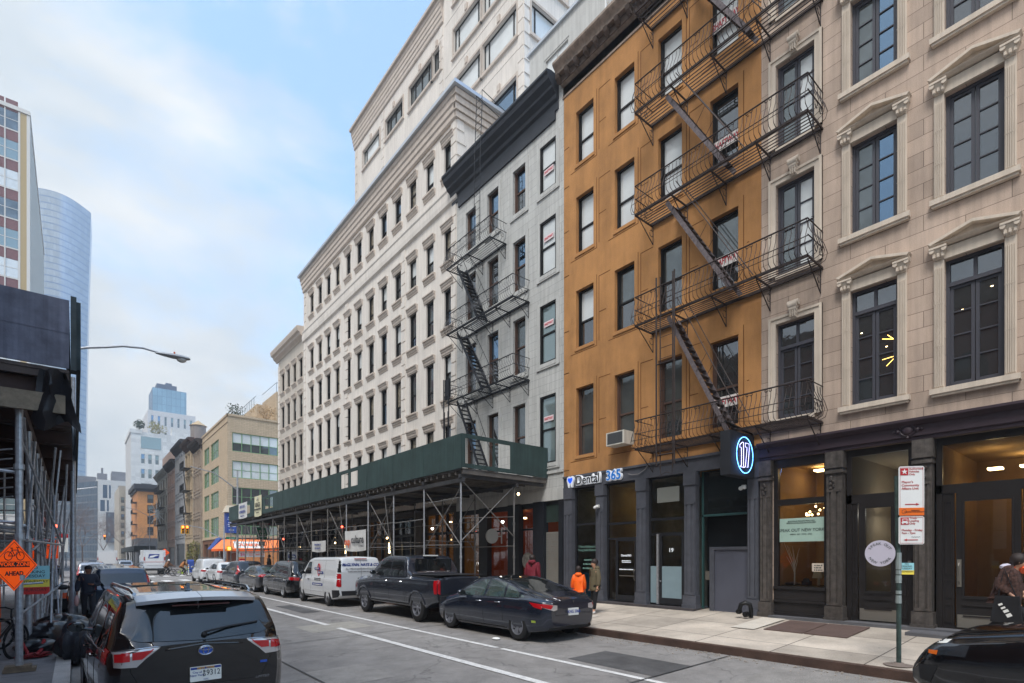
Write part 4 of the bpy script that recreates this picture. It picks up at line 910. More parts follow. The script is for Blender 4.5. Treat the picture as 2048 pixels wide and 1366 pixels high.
# grey rooftop bulkhead and white railing on the grey/ochre roofs
rb = facade_root('roof_bulkhead', 18.9, 16.6, label='pale grey rooftop penthouse with one window above the slate cornice', cat='rooftop structure')
wall_mb(4.9, 19.4, 25.5, [(1.0, 2.6, 22.6, 24.6)], rev=.12, D=8).build('wall', M_greys, rb)
hung_window(1.6, 2.0, M_greys, M_glassb, M_glassb, .5, .08, 1, rb, (1.0, 0, 22.6), y=.06)
b = MB(); b.box(-.1, 5.0, -.1, 8, 25.5, 25.62); b.build('coping', M_cap, rb)
b = MB()
for x in [i * .9 for i in range(11)]: b.box(x, x + .05, -.02, .02, 19.6, 23.4)
for k in range(8): b.tube((0, 0, 21.0 + k * .3), (9.0, 0, 21.0 + k * .3), .018, 5)
for k in range(8): b.tube((0, 0, 21.0 + k * .3), (0, 3, 21.0 + k * .3), .018, 5)
rr = b.build('roof_railing', M_white, label='white horizontal bar railing on the roof above the brown bracketed cornice', cat='railing'); rr.matrix_world = Matrix.Translation((15.6, 13.4, 0)) @ Matrix.Rotation(R(-90), 4, 'Z')
# ------------------------------------------------------------------ ground floor of the cream building below the shed
M_navyp = mat('navy shopfront paint', srgb(22, 30, 44), .45, var=.2)
M_stoneg = mat('dark grey stone pier', srgb(74, 70, 70), .8, var=.2, vs=3)
def ground_floor(root, W, warm, seed):
    rnd = random.Random(seed); n = int(W / 3.4); piers = MB(); gl = MB(); fr = MB()
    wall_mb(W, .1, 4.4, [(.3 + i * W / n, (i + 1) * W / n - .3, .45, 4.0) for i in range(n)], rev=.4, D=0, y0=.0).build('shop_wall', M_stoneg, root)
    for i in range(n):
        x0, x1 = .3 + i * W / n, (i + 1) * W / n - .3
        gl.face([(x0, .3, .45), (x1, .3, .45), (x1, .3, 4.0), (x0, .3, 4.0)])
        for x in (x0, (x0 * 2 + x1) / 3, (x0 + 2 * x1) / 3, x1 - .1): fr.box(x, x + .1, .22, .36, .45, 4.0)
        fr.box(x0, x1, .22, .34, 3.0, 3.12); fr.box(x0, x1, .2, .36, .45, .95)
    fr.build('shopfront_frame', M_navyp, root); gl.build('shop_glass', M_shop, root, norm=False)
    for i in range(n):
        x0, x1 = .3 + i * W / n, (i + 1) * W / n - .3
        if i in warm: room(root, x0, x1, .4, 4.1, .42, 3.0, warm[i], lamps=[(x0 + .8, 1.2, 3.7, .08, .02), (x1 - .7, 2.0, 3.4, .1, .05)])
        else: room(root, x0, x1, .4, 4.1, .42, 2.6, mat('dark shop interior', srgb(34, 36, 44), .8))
M_amber = mat('amber interior', srgb(120, 84, 34), .8, emit=srgb(230, 150, 50), es=.015)
M_wtimb = mat('timber lined lobby', srgb(110, 76, 40), .6, var=.2, brick=(2, .22, .01, srgb(60, 40, 20), 0), emit=srgb(150, 96, 40), es=.01)
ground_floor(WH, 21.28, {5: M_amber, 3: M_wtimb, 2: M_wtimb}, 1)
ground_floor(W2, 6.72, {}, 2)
M_sconce = mat('lit wall sconce', (1, .9, .6), .5, emit=(1, .78, .42), es=3.2)
def sconce(x, Y, z, lab):
    o = empty('wall_sconce', (F - .02, Y, z), R(-90), label=lab, cat='wall lamp', group='lit wall sconces by the lobby')
    b = MB(); b.path([(0, -.1, -.28), (0, -.12, 0), (0, -.1, .28)], .07, 8); b.build('shade', M_sconce, o); b = MB(); b.box(-.09, .09, -.05, 0, -.34, .34); b.build('bracket', M_black, o)
sconce(0, 33.6, 2.4, 'tall warm wall sconce left of the timber lobby, behind the white van'); sconce(0, 27.3, 2.4, 'tall warm wall sconce right of the timber lobby, left of the large banner')
# ------------------------------------------------------------------ right sidewalk shed (green)
SH = empty('green_sidewalk_shed', (9.85, 14.6, 0), 0, label='long dark green plywood sidewalk shed on galvanised pipe legs over the right pavement', cat='sidewalk shed')
Y1 = 34.2; D_ = 3.85; zd0, zd1, zt = 4.62, 4.86, 5.98
def shed_panel(b, holes, x=0, t=.02, L=Y1, z0=zd1 - .02, z1=zt):
    ys = sorted({0, L} | {v for h in holes for v in h[:2]}); zs = sorted({z0, z1} | {v for h in holes for v in h[2:]})
    for a, c in zip(ys, ys[1:]):
        for e, g in zip(zs, zs[1:]):
            if any(h[0] < (a + c) / 2 < h[1] and h[2] < (e + g) / 2 < h[3] for h in holes): continue
            b.box(x - t, x + t, a, c, e, g)
b = MB(); shed_panel(b, [(8.3, 9.15, 5.15, 5.82), (9.35, 10.3, 5.15, 5.82), (21.6, 22.4, 5.1, 5.8), (22.6, 23.5, 5.1, 5.8), (27.4, 28.6, 5.1, 5.8)])
for i in range(14): b.box(-.03, -.02, i * 2.44, i * 2.44 + .012, zd1, zt)
b.build('parapet_panel', M_dkgreen, SH)
b = MB()    # south end with opening
xs0 = [(.0, .12, zd1, zt), (2.05, D_, zd1, zt), (.12, 2.05, zt - .14, zt), (.12, 2.05, zd1, zd1 + .14)]
for (a, c, e, g) in xs0: b.box(a, c, -.04, 0, e, g)
b.box(1.28, 1.36, -.03, 0, zd1 + .14, zt - .14); b.build('end_panel', M_dkgreen, SH)
M_deck = mat('grimy deck timber', srgb(96, 92, 88), .85, var=.35, vs=3, bump=.3)
b = MB(); b.box(.02, D_, 0, Y1, zd1 - .06, zd1 - .02)
for i in range(int(Y1 / .4)): b.box(.05, D_ - .05, i * .4, i * .4 + .09, zd1 - .2, zd1 - .065)
b.build('deck', M_deck, SH)
b = MB()
for i in range(15):
    y = .15 + i * 2.42; b.box(.0, D_ - .1, y - .06, y + .06, zd0 - .08, zd1 - .2)
for x in (.1, 2.4): b.box(x - .05, x + .05, 0, Y1, zd0 - .22, zd0 - .085)
b.build('beam', mat('painted steel beam', srgb(66, 66, 68), .6, .3, var=.3), SH)
for i in range(15):
    y = .2 + i * 2.42
    for x in (.1, 2.4):
        b = MB(); zb = walk_z(9.85 + x); b.tube((x, y, zb), (x, y, zd0 - .1), .032, 8); b.box(x - .1, x + .1, y - .1, y + .1, zb, zb + .04)
        for z in (1.9, 3.1): b.tube((x, y, z - .05), (x, y, z + .05), .045, 8)
        b.build('post', M_galv if x < 1 and i < 5 else M_galvd, SH)
b = MB()
for i in range(14):
    y = .2 + i * 2.42
    for x in (.1, 2.4):
        for z in (2.3, 3.3) if i else ((2.3,) if x > 1 else (2.3, 3.9)): b.tube((x + .04, y, z), (x + .04, y + 2.42, z + random.uniform(-.05, .05)), .02, 6)
    if i % 2 == 0 or i > 7:
        b.tube((.14, y, 4.3), (.14, y + 2.42, 2.2), .02, 6); b.tube((.17, y, 2.2), (.17, y + 2.42, 4.3), .02, 6)
    if i % 3 == 1: b.tube((2.45, y, 4.3), (2.45, y + 2.42, 2.2), .02, 6); b.tube((2.48, y, 2.0), (2.48, y + 2.42, 4.3), .02, 6)
    b.tube((.1, y + .03, 2.5), (2.4, y + .03, 2.5), .018, 6) if i else None
b.tube((.1, .2, 4.5), (2.4, .16, 2.6), .021, 6); b.tube((.1, .16, 2.45), (2.4, .2, 4.45), .021, 6); b.tube((.1, .2, 3.2), (2.4, .2, 3.35), .016, 6)
for i in (2, 4): b.tube((.0, .2 + i * 2.42 + .6, 4.4), (.35, .2 + i * 2.42 + .3, .3), .022, 6)
b.build('cross_brace', M_galvd, SH)
for (yy, m_, c_) in ((1, 'w', 0), (7.2, 'r', 0), (12.8, 'r', 0)):
    pass
M_redl = mat('red work lamp', (1, .1, .05), .4, emit=(1, .06, .03), es=4)
def bulb(x, y, z, m, lab, nm='work_lamp', grp='work lamps strung along the green shed'):
    o = empty(nm, (x, y, z), 0, label=lab, cat='lamp', group=grp); b = MB(); b.ball((0, 0, 0), .05, 8); b.build('bulb', m, o, smooth=True); b = MB(); b.tube((0, 0, .03), (0, .12, .05), .03, 6); b.build('socket', M_black, o)
bulb(9.9, 24.9, 3.35, M_redl, 'red glowing work lamp just left of the large white banner'); bulb(9.9, 34.2, 3.0, M_redl, 'red glowing work lamp farther along the green shed, above the white van')
bulb(12.2, 15.4, 3.2, M_lampw, 'white work lamp on the end leg of the green shed, before the orange cafe'); bulb(12.2, 20.4, 3.15, M_lampw, 'white work lamp on the inner shed leg above the dark pickup bed')
bulb(12.5, 14.85, 4.2, M_lamp, 'amber downlight just under the near end of the green shed')
bulb(12.1, 31.5, 2.75, M_lamp, 'amber work lamp above the white van roof'); bulb(12.1, 24.6, 2.85, M_lamp, 'amber work lamp beside the left edge of the large banner'); bulb(12.1, 38, 2.6, M_lamp, 'farthest amber work lamp under the green shed')
# banners tied to the shed
M_ban = mat('white banner vinyl', srgb(205, 204, 202), .6, var=.08, vs=3)
def banner(name, X, ya, yb, z0, z1, lab, m=M_ban, sag=.05):
    o = empty(name, (X, yb, 0), R(-90), label=lab, cat='banner'); b = MB(); w_ = yb - ya; n = 10
    g = [[b.av((w_ * i / n, -.02 * math.sin(i * 2.1) , (z0 - sag * math.sin(math.pi * i / n) * (1 - j) if j < 1 else z1 - sag * .3 * math.sin(math.pi * i / n)) if j in (0, 1) else 0)) for i in range(n + 1)] for j in (0, 1)]
    for i in range(n): b.fi((g[0][i], g[0][i + 1], g[1][i + 1], g[1][i]))
    b.build('sheet', m, o, smooth=True, norm=False); return o
M_or2 = mat('orange ink', srgb(226, 90, 20), .6); M_ink = mat('black ink', (.02, .02, .025), .6); M_blueink = mat('navy ink', srgb(20, 50, 130), .5)
bo = banner('soup_banner', 9.9, 22.15, 24.55, 2.2, 3.12, 'white fabric banner lettered oup culture tied to the green shed legs')
text('oup', .5, M_or2, bo, (.42, -.06, 2.6), sx=.8, off=.012); text('culture', .5, M_ink, bo, (1.55, -.06, 2.68), sx=.95, off=.01); text('CATERING', .12, M_ink, bo, (1.95, -.06, 2.38))
bo = banner('small_banner', 9.9, 27.0, 29.1, 2.2, 2.75, 'small white hand lettered banner tied to the shed legs left of the large banner')
faux(bo, 1.0, -.05, 2.55, 1.1, .1, M_blueink, 7, 2, 1.9)
bo = banner('kings_banner', 9.8, 38.7, 40.6, 4.75, 6.15, 'tall cream KINGS banner hung over the green shed parapet', mat('cream banner', srgb(214, 208, 176), .6)); text('KINGS', .42, M_ink, bo, (.95, -.05, 5.5), off=.01); faux(bo, .95, -.05, 4.98, 1.0, .08, M_ink, 8, 1); faux(bo, .95, -.05, 5.85, .5, .06, M_ink, 9); kb = MB(); kb.box(.1, 1.8, -.05, -.04, 5.17, 5.25); kb.build('black_band', M_ink, bo); kb = MB(); kb.ball((.95, -.045, 5.98), .1, 8, (1.2, .1, 1)); kb.build('emblem', M_greys, bo)
bo = banner('blue_text_banner', 9.8, 42.6, 45.3, 4.85, 6.0, 'white banner with blue lettering at the far end of the green shed parapet'); faux(bo, 1.35, -.05, 5.7, 1.8, .22, M_blueink, 10, 2, 1.7); faux(bo, 1.35, -.05, 5.0, 1.4, .09, M_blueink, 11)
# ------------------------------------------------------------------ far side of the cross street
M_tan = mat('tan brick', srgb(188, 168, 142), .85, var=.07, vs=.8, streak=.1, brick=(.6, .2, .012, srgb(150, 132, 110), .5), sv=.2)
M_gfr = mat('green window frame', srgb(118, 156, 112), .55)
TB = facade_root('tan_corner_building', 84.5, label='tan brick corner building with green framed window bands above the orange awning', cat='building')
def band_window(root, x0, x1, z0, z1, n, rz=0, loc=(0, 0, 0), gu=None, gl=None, mf=None):
    b = MB(); w_ = x1 - x0; mf = mf or M_gfr; y = .1; h = z1 - z0; t = .07
    b.box(0, w_, y - .04, y + .06, 0, t); b.box(0, w_, y - .04, y + .06, h - t, h); b.box(t, w_ - t, y, y + .05, h * .45, h * .45 + .05)
    for i in range(n + 1): x = (w_ - t) * i / n; b.box(x, x + t, y - .03, y + .06, t, h - t)
    o = b.build('window', mf, root); g = MB(); g.face([(0, y + .03, h * .45), (w_, y + .03, h * .45), (w_, y + .03, h), (0, y + .03, h)]); g.cm = 1; g.face([(0, y + .031, 0), (w_, y + .031, 0), (w_, y + .031, h * .45), (0, y + .031, h * .45)])
    g.build('glass', [gu or M_glassb, gl or M_glassg], o, norm=False)
    if rz: o.location = (loc[0], loc[1] + x0, z0); o.rotation_euler = (0, 0, rz)
    else: o.location = (x0, 0, z0)
    return o
trws = [(4.5, 6.9), (8.05, 10.1), (11.2, 13.2), (14.3, 16.5)]
sth = [(1.3, 4.8), (6.0, 10.8)]; W_ = 15.7
wall_mb(W_, 4.3, 18.5, [(a, c, e, g) for a, c in sth for e, g in trws], D=16, rev=.15, right=False).build('wall', M_tan, TB)
def TBs(b, name, m): o = b.build(name, m, TB, loc=(W_, 0, 0)); o.rotation_euler = (0, 0, R(90)); return o
TBs(wall_mb(16, 4.3, 18.5, [(.5, 5.6, e, g) for e, g in trws], D=0, rev=.15, roof=False), 'side_wall', M_tan)
for e, g in trws:
    for a, c in sth: band_window(TB, a, c, e, g, 3 if c < 6 else 4, gu=M_glassg, gl=M_glassg)
    band_window(TB, .5, 5.6, e, g, 5, R(90), (W_, 0, 0), gu=M_glassb if e > 10 else M_glass, gl=M_glassg if e > 14 else (M_glassb if e > 10 else M_glass))
wall_mb(W_, .1, 4.3, [(1 + i * 3.6, 4 + i * 3.6, .6, 3.6) for i in range(4)], D=0, rev=.3, y0=.05).build('shop_wall', mat('shop front brown', srgb(120, 84, 66), .8), TB)
TBs(wall_mb(16, .1, 4.3, [(1 + i * 3.0, 3.6 + i * 3.0, .6, 3.0) for i in range(5)], D=0, rev=.3, y0=.05), 'side_shop_wall', mat('shop front brown', (0, 0, 0)))
g = MB(); g.face([(0, .3, .1), (W_, .3, .1), (W_, .3, 4), (0, .3, 4)]); g.build('shop_glass', M_glass, TB, norm=False)
g = MB(); g.face([(0, .3, .1), (16, .3, .1), (16, .3, 4), (0, .3, 4)]); TBs(g, 'shop_glass', mat('lit donut shop glass', srgb(120, 84, 56), .1, emit=srgb(190, 130, 80), es=.18))
b = MB(); cornice(b, -.05, 0, 0, [(0, 0), (0, .01)]); b = MB(); b.box(-.1, W_ + .06, -.06, 0, 17.6, 17.75); b.box(-.1, W_ + .1, -.1, 0, 18.35, 18.6); b.box(W_, W_ + .1, -.1, 16, 18.35, 18.6); b.box(W_, W_ + .08, -.05, 16, 4.15, 4.35); b.box(-.1, W_ + .07, -.07, 0, 4.15, 4.34); b.build('coping', M_tan, TB)
b = MB(); b.prism([(4.2, 18.5), (12, 18.5), (12, 21.4), (4.2, 21.4)], 'x', .5, 11.5); b.box(9, 15.4, 5.5, 15.9, 18.5, 22.3); b.build('penthouse', M_tan, TB)
b = MB(); b.box(9.5, 10.6, 5.44, 5.5, 19.2, 20.8); b.box(15.4, 15.46, 6.6, 8.2, 19.3, 21.2); b.box(15.4, 15.46, 9.0, 11.2, 19.3, 21.4); b.build('penthouse_window', M_glassg, TB)
M_rail = mat('blue glass railing', srgb(150, 180, 200), .15, alpha=.35)
b = MB()
for i in range(9): b.tube((.5 + i * 1.2, 4.2, 21.4), (.5 + i * 1.2, 4.2, 22.5), .03, 4); b.tube((15.4, 5.5 + i * 1.2, 22.3), (15.4, 5.5 + i * 1.2, 23.4), .03, 4)
b.tube((.5, 4.2, 22.5), (11, 4.2, 22.5), .035, 4); b.tube((15.4, 5.5, 23.4), (15.4, 15.5, 23.4), .035, 4); b.tube((9, 5.5, 23.4), (15.4, 5.5, 23.4), .035, 4); b.build('roof_railing', mat('grey rail', srgb(110, 124, 136), .5), TB)
M_bluesg = mat('blue sign', srgb(38, 72, 150), .5); M_canopy = mat('stone canopy', srgb(196, 184, 164), .8)
b = MB(); b.hexa([(W_ - 1.2, -.35, 7.1), (W_ + .4, -.35, 7.1), (W_ + .4, 1.0, 7.1), (W_ - 1.2, 1.0, 7.1)], [(W_ - .9, -.05, 7.9), (W_ + .05, -.05, 7.9), (W_ + .05, .8, 7.9), (W_ - .9, .8, 7.9)]); b.build('corner_canopy', M_canopy, TB)
bs = empty('corner_banner', (F, 84.5 - W_, 0), 0, label='tall blue banner sign on the chamfered corner of the tan building', cat='sign')
b = MB(); b.box(-.15, .95, -.12, -.05, 4.7, 7.05); b.build('panel', M_bluesg, bs); faux(bs, .4, -.125, 6.5, .85, .11, M_white, 12, 2, 1.8); faux(bs, .4, -.125, 5.9, .8, .12, M_white, 13, 3, 1.8); faux(bs, .4, -.125, 5.05, .7, .1, M_white, 14); b = MB(); b.box(-.22, -.17, -.05, .6, 4.7, 7.05); b.build('side_panel', M_bluesg, bs)
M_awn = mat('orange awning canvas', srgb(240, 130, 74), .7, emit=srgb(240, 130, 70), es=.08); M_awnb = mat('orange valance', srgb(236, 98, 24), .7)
aw = empty('orange_awning', (F, 84.5 - W_, 0), 0, label='long orange shop awning with white DUNKIN lettering wrapped round the tan corner', cat='awning')
b = MB(); b.hexa([(-1.2, -1.3, 3.1), (11, -1.3, 3.1), (11, 0, 3.1), (-1.2, 0, 3.1)], [(.0, -.1, 4.25), (11, -.1, 4.25), (11, 0, 4.25), (0, 0, 4.25)]); b.hexa([(-1.2, -1.3, 3.1), (0, 0, 3.1), (0, 2.6, 3.1), (-1.2, 2.6, 3.1)], [(-.1, -.1, 4.24), (-.0, 0, 4.24), (-.0, 2.6, 4.24), (-.1, 2.6, 4.24)]); b.build('canvas', M_awn, aw)
b = MB(); b.box(-1.2, 11, -1.32, -1.3, 2.85, 3.1); b.box(-1.22, -1.2, -1.3, 2.6, 2.85, 3.1); b.build('valance', M_awnb, aw)
aw.location.z = -.28
b = MB(); b.hexa([(.5, -1.2, 3.22), (3.7, -1.2, 3.22), (3.7, -1.16, 3.22), (.5, -1.16, 3.22)], [(.5, -.42, 4.0), (3.7, -.42, 4.0), (3.7, -.38, 4.0), (.5, -.38, 4.0)]); b.build('lettering_panel', M_white, aw)
text('DUNKIN', .62, M_awnb, aw, (2.1, -.86, 3.6), (R(44), 0, 0), off=.02, sx=1.05)
b = MB(); b.hexa([(-1.15, 2.7, 2.85), (-.05, 2.7, 2.85), (-.05, 5.4, 2.85), (-1.15, 5.4, 2.85)], [(-.15, 2.7, 4.25), (-.05, 2.7, 4.25), (-.05, 5.4, 4.25), (-.15, 5.4, 4.25)])
b.build('blue_awning', M_bluesg, loc=(F, 84.5 - W_, 0), label='blue shop awning next to the orange awning on the far corner', cat='awning')
b = MB(); b.box(0, 2.9, -.03, 0, 0, .66); pb = b.build('price_banner', M_ban, loc=(F + .9, 84.5 - W_ - .9, 1.9), label='white and pink price banner hanging under the orange awning', cat='banner')
text('$6', .5, mat('magenta ink', srgb(200, 30, 110), .6), pb, (.5, -.04, .3)); faux(pb, 2.3, -.04, .3, .8, .16, M_or2, 15); text('MEAL\nDEAL', .26, M_or2, pb, (1.5, -.04, .36))
b = MB()
for i in range(60):
    x = random.uniform(0, 1.6); y = random.uniform(-.3, .3); h = random.uniform(.3, 1.1); b.path([(x, y, 0), (x + random.uniform(-.3, .3), y, h)], .04, 4, .02)
# foliage helper
def leaf_clump(b, c, r, n, s, rnd, flat=1.0):
    for i in range(n):
        v = Vector((rnd.gauss(0, 1), rnd.gauss(0, 1), rnd.gauss(0, 1) * flat)); v = v.normalized() * r * rnd.uniform(.4, 1) ** .5; p = Vector(c) + v
        a = Vector((rnd.gauss(0, 1), rnd.gauss(0, 1), rnd.gauss(0, 1))).normalized() * s; d = Vector((rnd.gauss(0, 1), rnd.gauss(0, 1), rnd.gauss(0, 1))).normalized() * s * .6
        b.face([p - a, p - d, p + a, p + d])
M_leafd = mat('dark green leaves', srgb(46, 62, 36), .7, var=.4, vs=3); M_leafy = mat('yellow green leaves', srgb(140, 132, 64), .8, var=.3, vs=3); M_bark = mat('grey bark', srgb(96, 84, 78), .9, var=.2)
def shrub(name, loc, r, h, m, lab, n=260, s=.12, group=None):
    rnd = random.Random(sum(map(ord, lab)) % 999); o = empty(name, loc, 0, label=lab, cat='plant', group=group)
    b = MB()
    for k in range(5): a = k * 1.3; b.path([(0, 0, 0), (math.cos(a) * r * .3, math.sin(a) * r * .3, h * .5), (math.cos(a) * r * .6, math.sin(a) * r * .6, h * .85)], .03, 4, .01)
    b.build('stem', M_bark, o); b = MB()
    for k in range(6): leaf_clump(b, (rnd.gauss(0, r * .35), rnd.gauss(0, r * .35), h * rnd.uniform(.35, .8)), r * .6, n // 6, s, rnd)
    b.build('foliage', m, o, norm=False)
shrub('roof_shrub', (F + 1.2, 71, 18.5), 1.2, 1.9, M_leafd, 'dark evergreen shrub on the front corner of the tan building roof')
shrub('roof_shrub', (F + 8, 69.6, 18.5), 1.3, 1.8, M_leafd, 'dark evergreen shrub at the right end of the tan building roof edge')
shrub('roof_grass', (F + 4.5, 69.6, 18.5), 1.5, 1.7, mat('dry grass', srgb(160, 132, 96), .9, var=.3), 'dry brown ornamental grass along the tan building roof edge', 300, .1)
# row of old facades
def rowhouse(ya, yb, zt, m, n, floors, z0, fh, lab, corn=(60, 54, 52), fe_=False, arch=True, D=18, shop=None, dx=0):
    W = yb - ya; r = facade_root('row_building', yb, F + dx, label=lab, cat='building', group=None); cw = W / n; ww = cw * .5; rnd = random.Random(int(ya))
    hs = [(cw * (i + .5) - ww / 2, cw * (i + .5) + ww / 2, z0 + k * fh, z0 + k * fh + fh * .62) for i in range(n) for k in range(floors)]
    wall_mb(W, .1, zt, hs + [(.4, W - .4, .4, z0 - 1.5)], rev=.2, D=D).build('wall', m, r)
    b = MB(); b.box(.4, W - .4, .25, .3, .4, z0 - 1.5)
    b.build('shopfront', shop or mat('dark shopfront', srgb(38, 40, 44), .4), r)
    b = MB()
    for (a, c, e, g) in hs:
        hung_window(c - a, g - e, M_brframe, rnd.choice([M_glassg, M_glass, M_glassn]), M_glass, .5, .07, 0, r, (a, 0, e), y=.12)
        b.box(a - .12, c + .12, -.14, 0, e - .14, e); 
        if arch: cornice(b, a - .15, c + .15, g, [(.08, 0), (.12, .1), (.2, .2), (.2, .28)]); b.box(a - .14, a - .02, -.08, 0, e, g); b.box(c + .02, c + .14, -.08, 0, e, g)
        else: cornice(b, a - .12, c + .12, g, [(.1, 0), (.12, .15)])
    for k in range(floors + 1): b.box(0, W, -.1, 0, z0 + k * fh - .55, z0 + k * fh - .4)
    for x in (.05, W - .4): b.box(x, x + .35, -.09, 0, .4, zt - 1)
    b.build('window_trim', m, r); cm = mat('row cornice %d' % corn[0], srgb(*corn), .8, var=.2)
    b = MB(); cornice(b, -.15, W + .15, zt - 1.2, [(.1, 0), (.14, .4), (.35, .5), (.4, .7), (.8, 1.0), (.9, 1.25), (.7, 1.35)])
    for i in range(int(W / .9)): b.prism([(-.1, zt - 1.1), (-.35, zt - .95), (-.7, zt - .4), (-.1, zt - .4)], 'x', .3 + i * .9, .5 + i * .9)
    b.build('cornice', cm, r)
    if fe_:
        b = MB()
        for k in range(1, floors): 
            z = z0 + k * fh - .2; b.box(W * .25, W * .8, -1.1, -.1, z - .06, z); 
            for h in (.5, 1.0): b.tube((W * .25, -1.1, z + h), (W * .8, -1.1, z + h), .03, 4)
            for i in range(22): x = W * .25 + W * .55 * i / 21; b.tube((x, -1.1, z), (x, -1.1, z + 1), .018, 3)
            b.tube((W * .3, -.6, z), (W * .6, -.6, z - fh), .06, 4)
        b.build('fire_escape', M_iron2, r)
    return r
M_row = [mat('brown stone facade', srgb(166, 150, 134), .85, var=.18, vs=1.5, streak=.25), mat('tan stone facade', srgb(188, 168, 140), .85, var=.15, streak=.2), mat('cold grey facade', srgb(168, 168, 170), .85, var=.14, streak=.2), mat('pinkish brick facade', srgb(172, 144, 130), .85, var=.15), mat('pale weathered facade', srgb(180, 172, 160), .85, var=.2, streak=.3)]
rowhouse(85, 91.5, 18.3, M_row[0], 4, 4, 5.2, 3.2, 'brown stone row building directly left of the tan corner building', (62, 56, 54))
rowhouse(91.6, 99, 19.6, M_row[1], 3, 4, 5.4, 3.4, 'tan row building hung with a black fire escape', (70, 54, 50), True)
rowhouse(99.1, 110, 20.6, M_row[2], 5, 4, 5.6, 3.6, 'cold grey row building with many hooded windows and broad dark cornice', (58, 58, 62))
rowhouse(110.1, 120, 19.0, M_row[3], 4, 4, 5.2, 3.3, 'narrow pinkish brick row building with a dark cornice', (60, 56, 58))
rowhouse(120.1, 136, 18.8, M_row[4], 4, 4, 5.2, 3.3, 'pale weathered row building at the far end of the row', (150, 146, 138), True)
# orange brick building and neighbours beyond
M_obr = mat('orange brick', srgb(214, 150, 92), .85, brick=(.5, .16, .02, srgb(180, 120, 76), .5), sv=.3, var=.06)
def box_building(name, x0, x1, y0, y1, z1, m, lab, wins=(), wm=None, z0=0, side=(), extra=None, cat='building'):
    o = empty(name, (x0, y0, 0), 0, label=lab, cat=cat); W, Dp = x1 - x0, y1 - y0
    b = wall_mb(W, z0, z1, list(wins), rev=.3, D=Dp); b.build('wall', m, o)
    for (a, c, e, g) in wins:
        w_ = hung_window(c - a, g - e, wm or M_brframe, random.choice([M_glasst, M_glassg, M_glassn]), M_glassg, .5, .1, 0, o, (a, 0, e), y=.15)
    return o
ob = box_building('orange_brick_building', F, 24, 184, 205, 20.6, M_obr, 'orange brick building with dark cornice beyond the row of old facades', [(x, x + 1.5, z, z + 2.4) for x in (2.3, 5.2, 8) for z in (8.1, 11.3, 14.4, 17.4)], z0=7.3)
b = MB(); b.box(0, 10.3, 0, 20, 0, 7.3); b.build('shop_base', mat('grey shop base', srgb(82, 84, 88), .7, var=.3, vs=.6), ob)
b = MB(); b.box(-.4, 10.4, -.4, 20, 20.6, 21.3); b.box(-.9, 10.4, -1.0, 20, 21.3, 22.6); b.build('cornice', mat('row cornice 58', (0, 0, 0)), ob)
b = MB()
for z in (8, 11.2, 14.4, 17.5):
    b.box(-1.1, 0, 1, 7, z, z + .1)
    for i in range(9): b.tube((-1.1, 1 + i * .75, z), (-1.1, 1 + i * .75, z + 1), .04, 3)
    b.tube((-1.1, 1, z + 1), (-1.1, 7, z + 1), .05, 3)
b.build('fire_escape', M_iron2, ob)
M_wht = mat('white rendered wall', srgb(212, 212, 210), .8, var=.04, brick=(1.2, 1.2, .01, srgb(190, 190, 190), 0))
tw = []
for x in (2.6, 4.5, 6.4): tw += [(x, x + 1.1, 27.2, 30.2), (x, x + 1.1, 31.9, 35)]
tw += [(2.6, 5.6, 22, 25.6), (10.4, 11.4, 25.8, 27.6), (10.4, 11.4, 29.8, 31.6), (10.4, 11.4, 34.2, 36)]
wb = box_building('white_apartment_tower', F, 30, 207, 230, 42, M_wht, 'white rendered apartment tower with small teal windows behind the orange brick building', tw, M_greys)
g = MB(); g.box(2.6, 8, -.08, .1, 36.8, 40.6); g.build('window', M_glasst, wb)
b = MB(); b.box(-.3, 3.0, -.2, 23, 41.4, 42.6); b.box(11, 16.3, 0, 3, 42, 44.5); b.build('roof_parapet', M_wht, wb)
shrub('terrace_shrub', (F + 2.0, 207.4, 42.2), 2.0, 3.2, M_leafd, 'green shrub at the left corner of the white tower terrace', 300, .3)
shrub('terrace_shrub', (F + 7.6, 207.6, 42.2), 2.4, 3.6, M_leafy, 'yellow green shrub in the middle of the white tower terrace', 300, .3)
M_gtow = mat('pale stone tower', srgb(196, 196, 198), .7)
gt = box_building('glass_topped_tower', 21, 36.5, 240, 262, 57, M_gtow, 'pale tower with tall slit windows and a glass crown behind the white apartment tower', [(1 + i * 2.1, 1.9 + i * 2.1, z, z + 3.6) for i in range(7) for z in (41, 45.6, 51.6)], M_greys)
M_cgl = mat('blue green curtain wall', srgb(134, 160, 174), .12, .35, brick=(1.5, 3.0, .06, srgb(96, 116, 130), 0), sv=.25)
b = wall_mb(11, 57, 66, [], D=14); b.build('glass_crown', M_cgl, gt, loc=(1.6, 1, 0)); b = MB(); b.box(3, 9.5, 2, 14, 66, 68); b.box(6, 8, 3, 6, 68, 69); b.build('roof_plant', mat('slate cladding', srgb(92, 104, 124), .6), gt)
wt = empty('water_tank', (20.6, 132, 0), 0, label='round timber rooftop water tank with a conical roof and red legs', cat='water tank')
b = MB(); b.lathe([(1.45, 27.2), (1.5, 30.2)], n=20, cap=True); b.build('tank', mat('silvered timber', srgb(150, 142, 136), .8, brick=(.15, 9, .02, srgb(110, 100, 96), 0)), wt, smooth=True)
b = MB(); b.lathe([(1.7, 30.2), (.02, 31.4)], n=20, cap=True); b.build('conical_roof', mat('tank roof', srgb(182, 160, 128), .8), wt)
b = MB()
for s_ in (-1, 1):
    for t_ in (-1, 1): b.tube((s_ * 1.1, t_ * 1.1, 20), (s_ * 1.1, t_ * 1.1, 27.2), .12, 5)
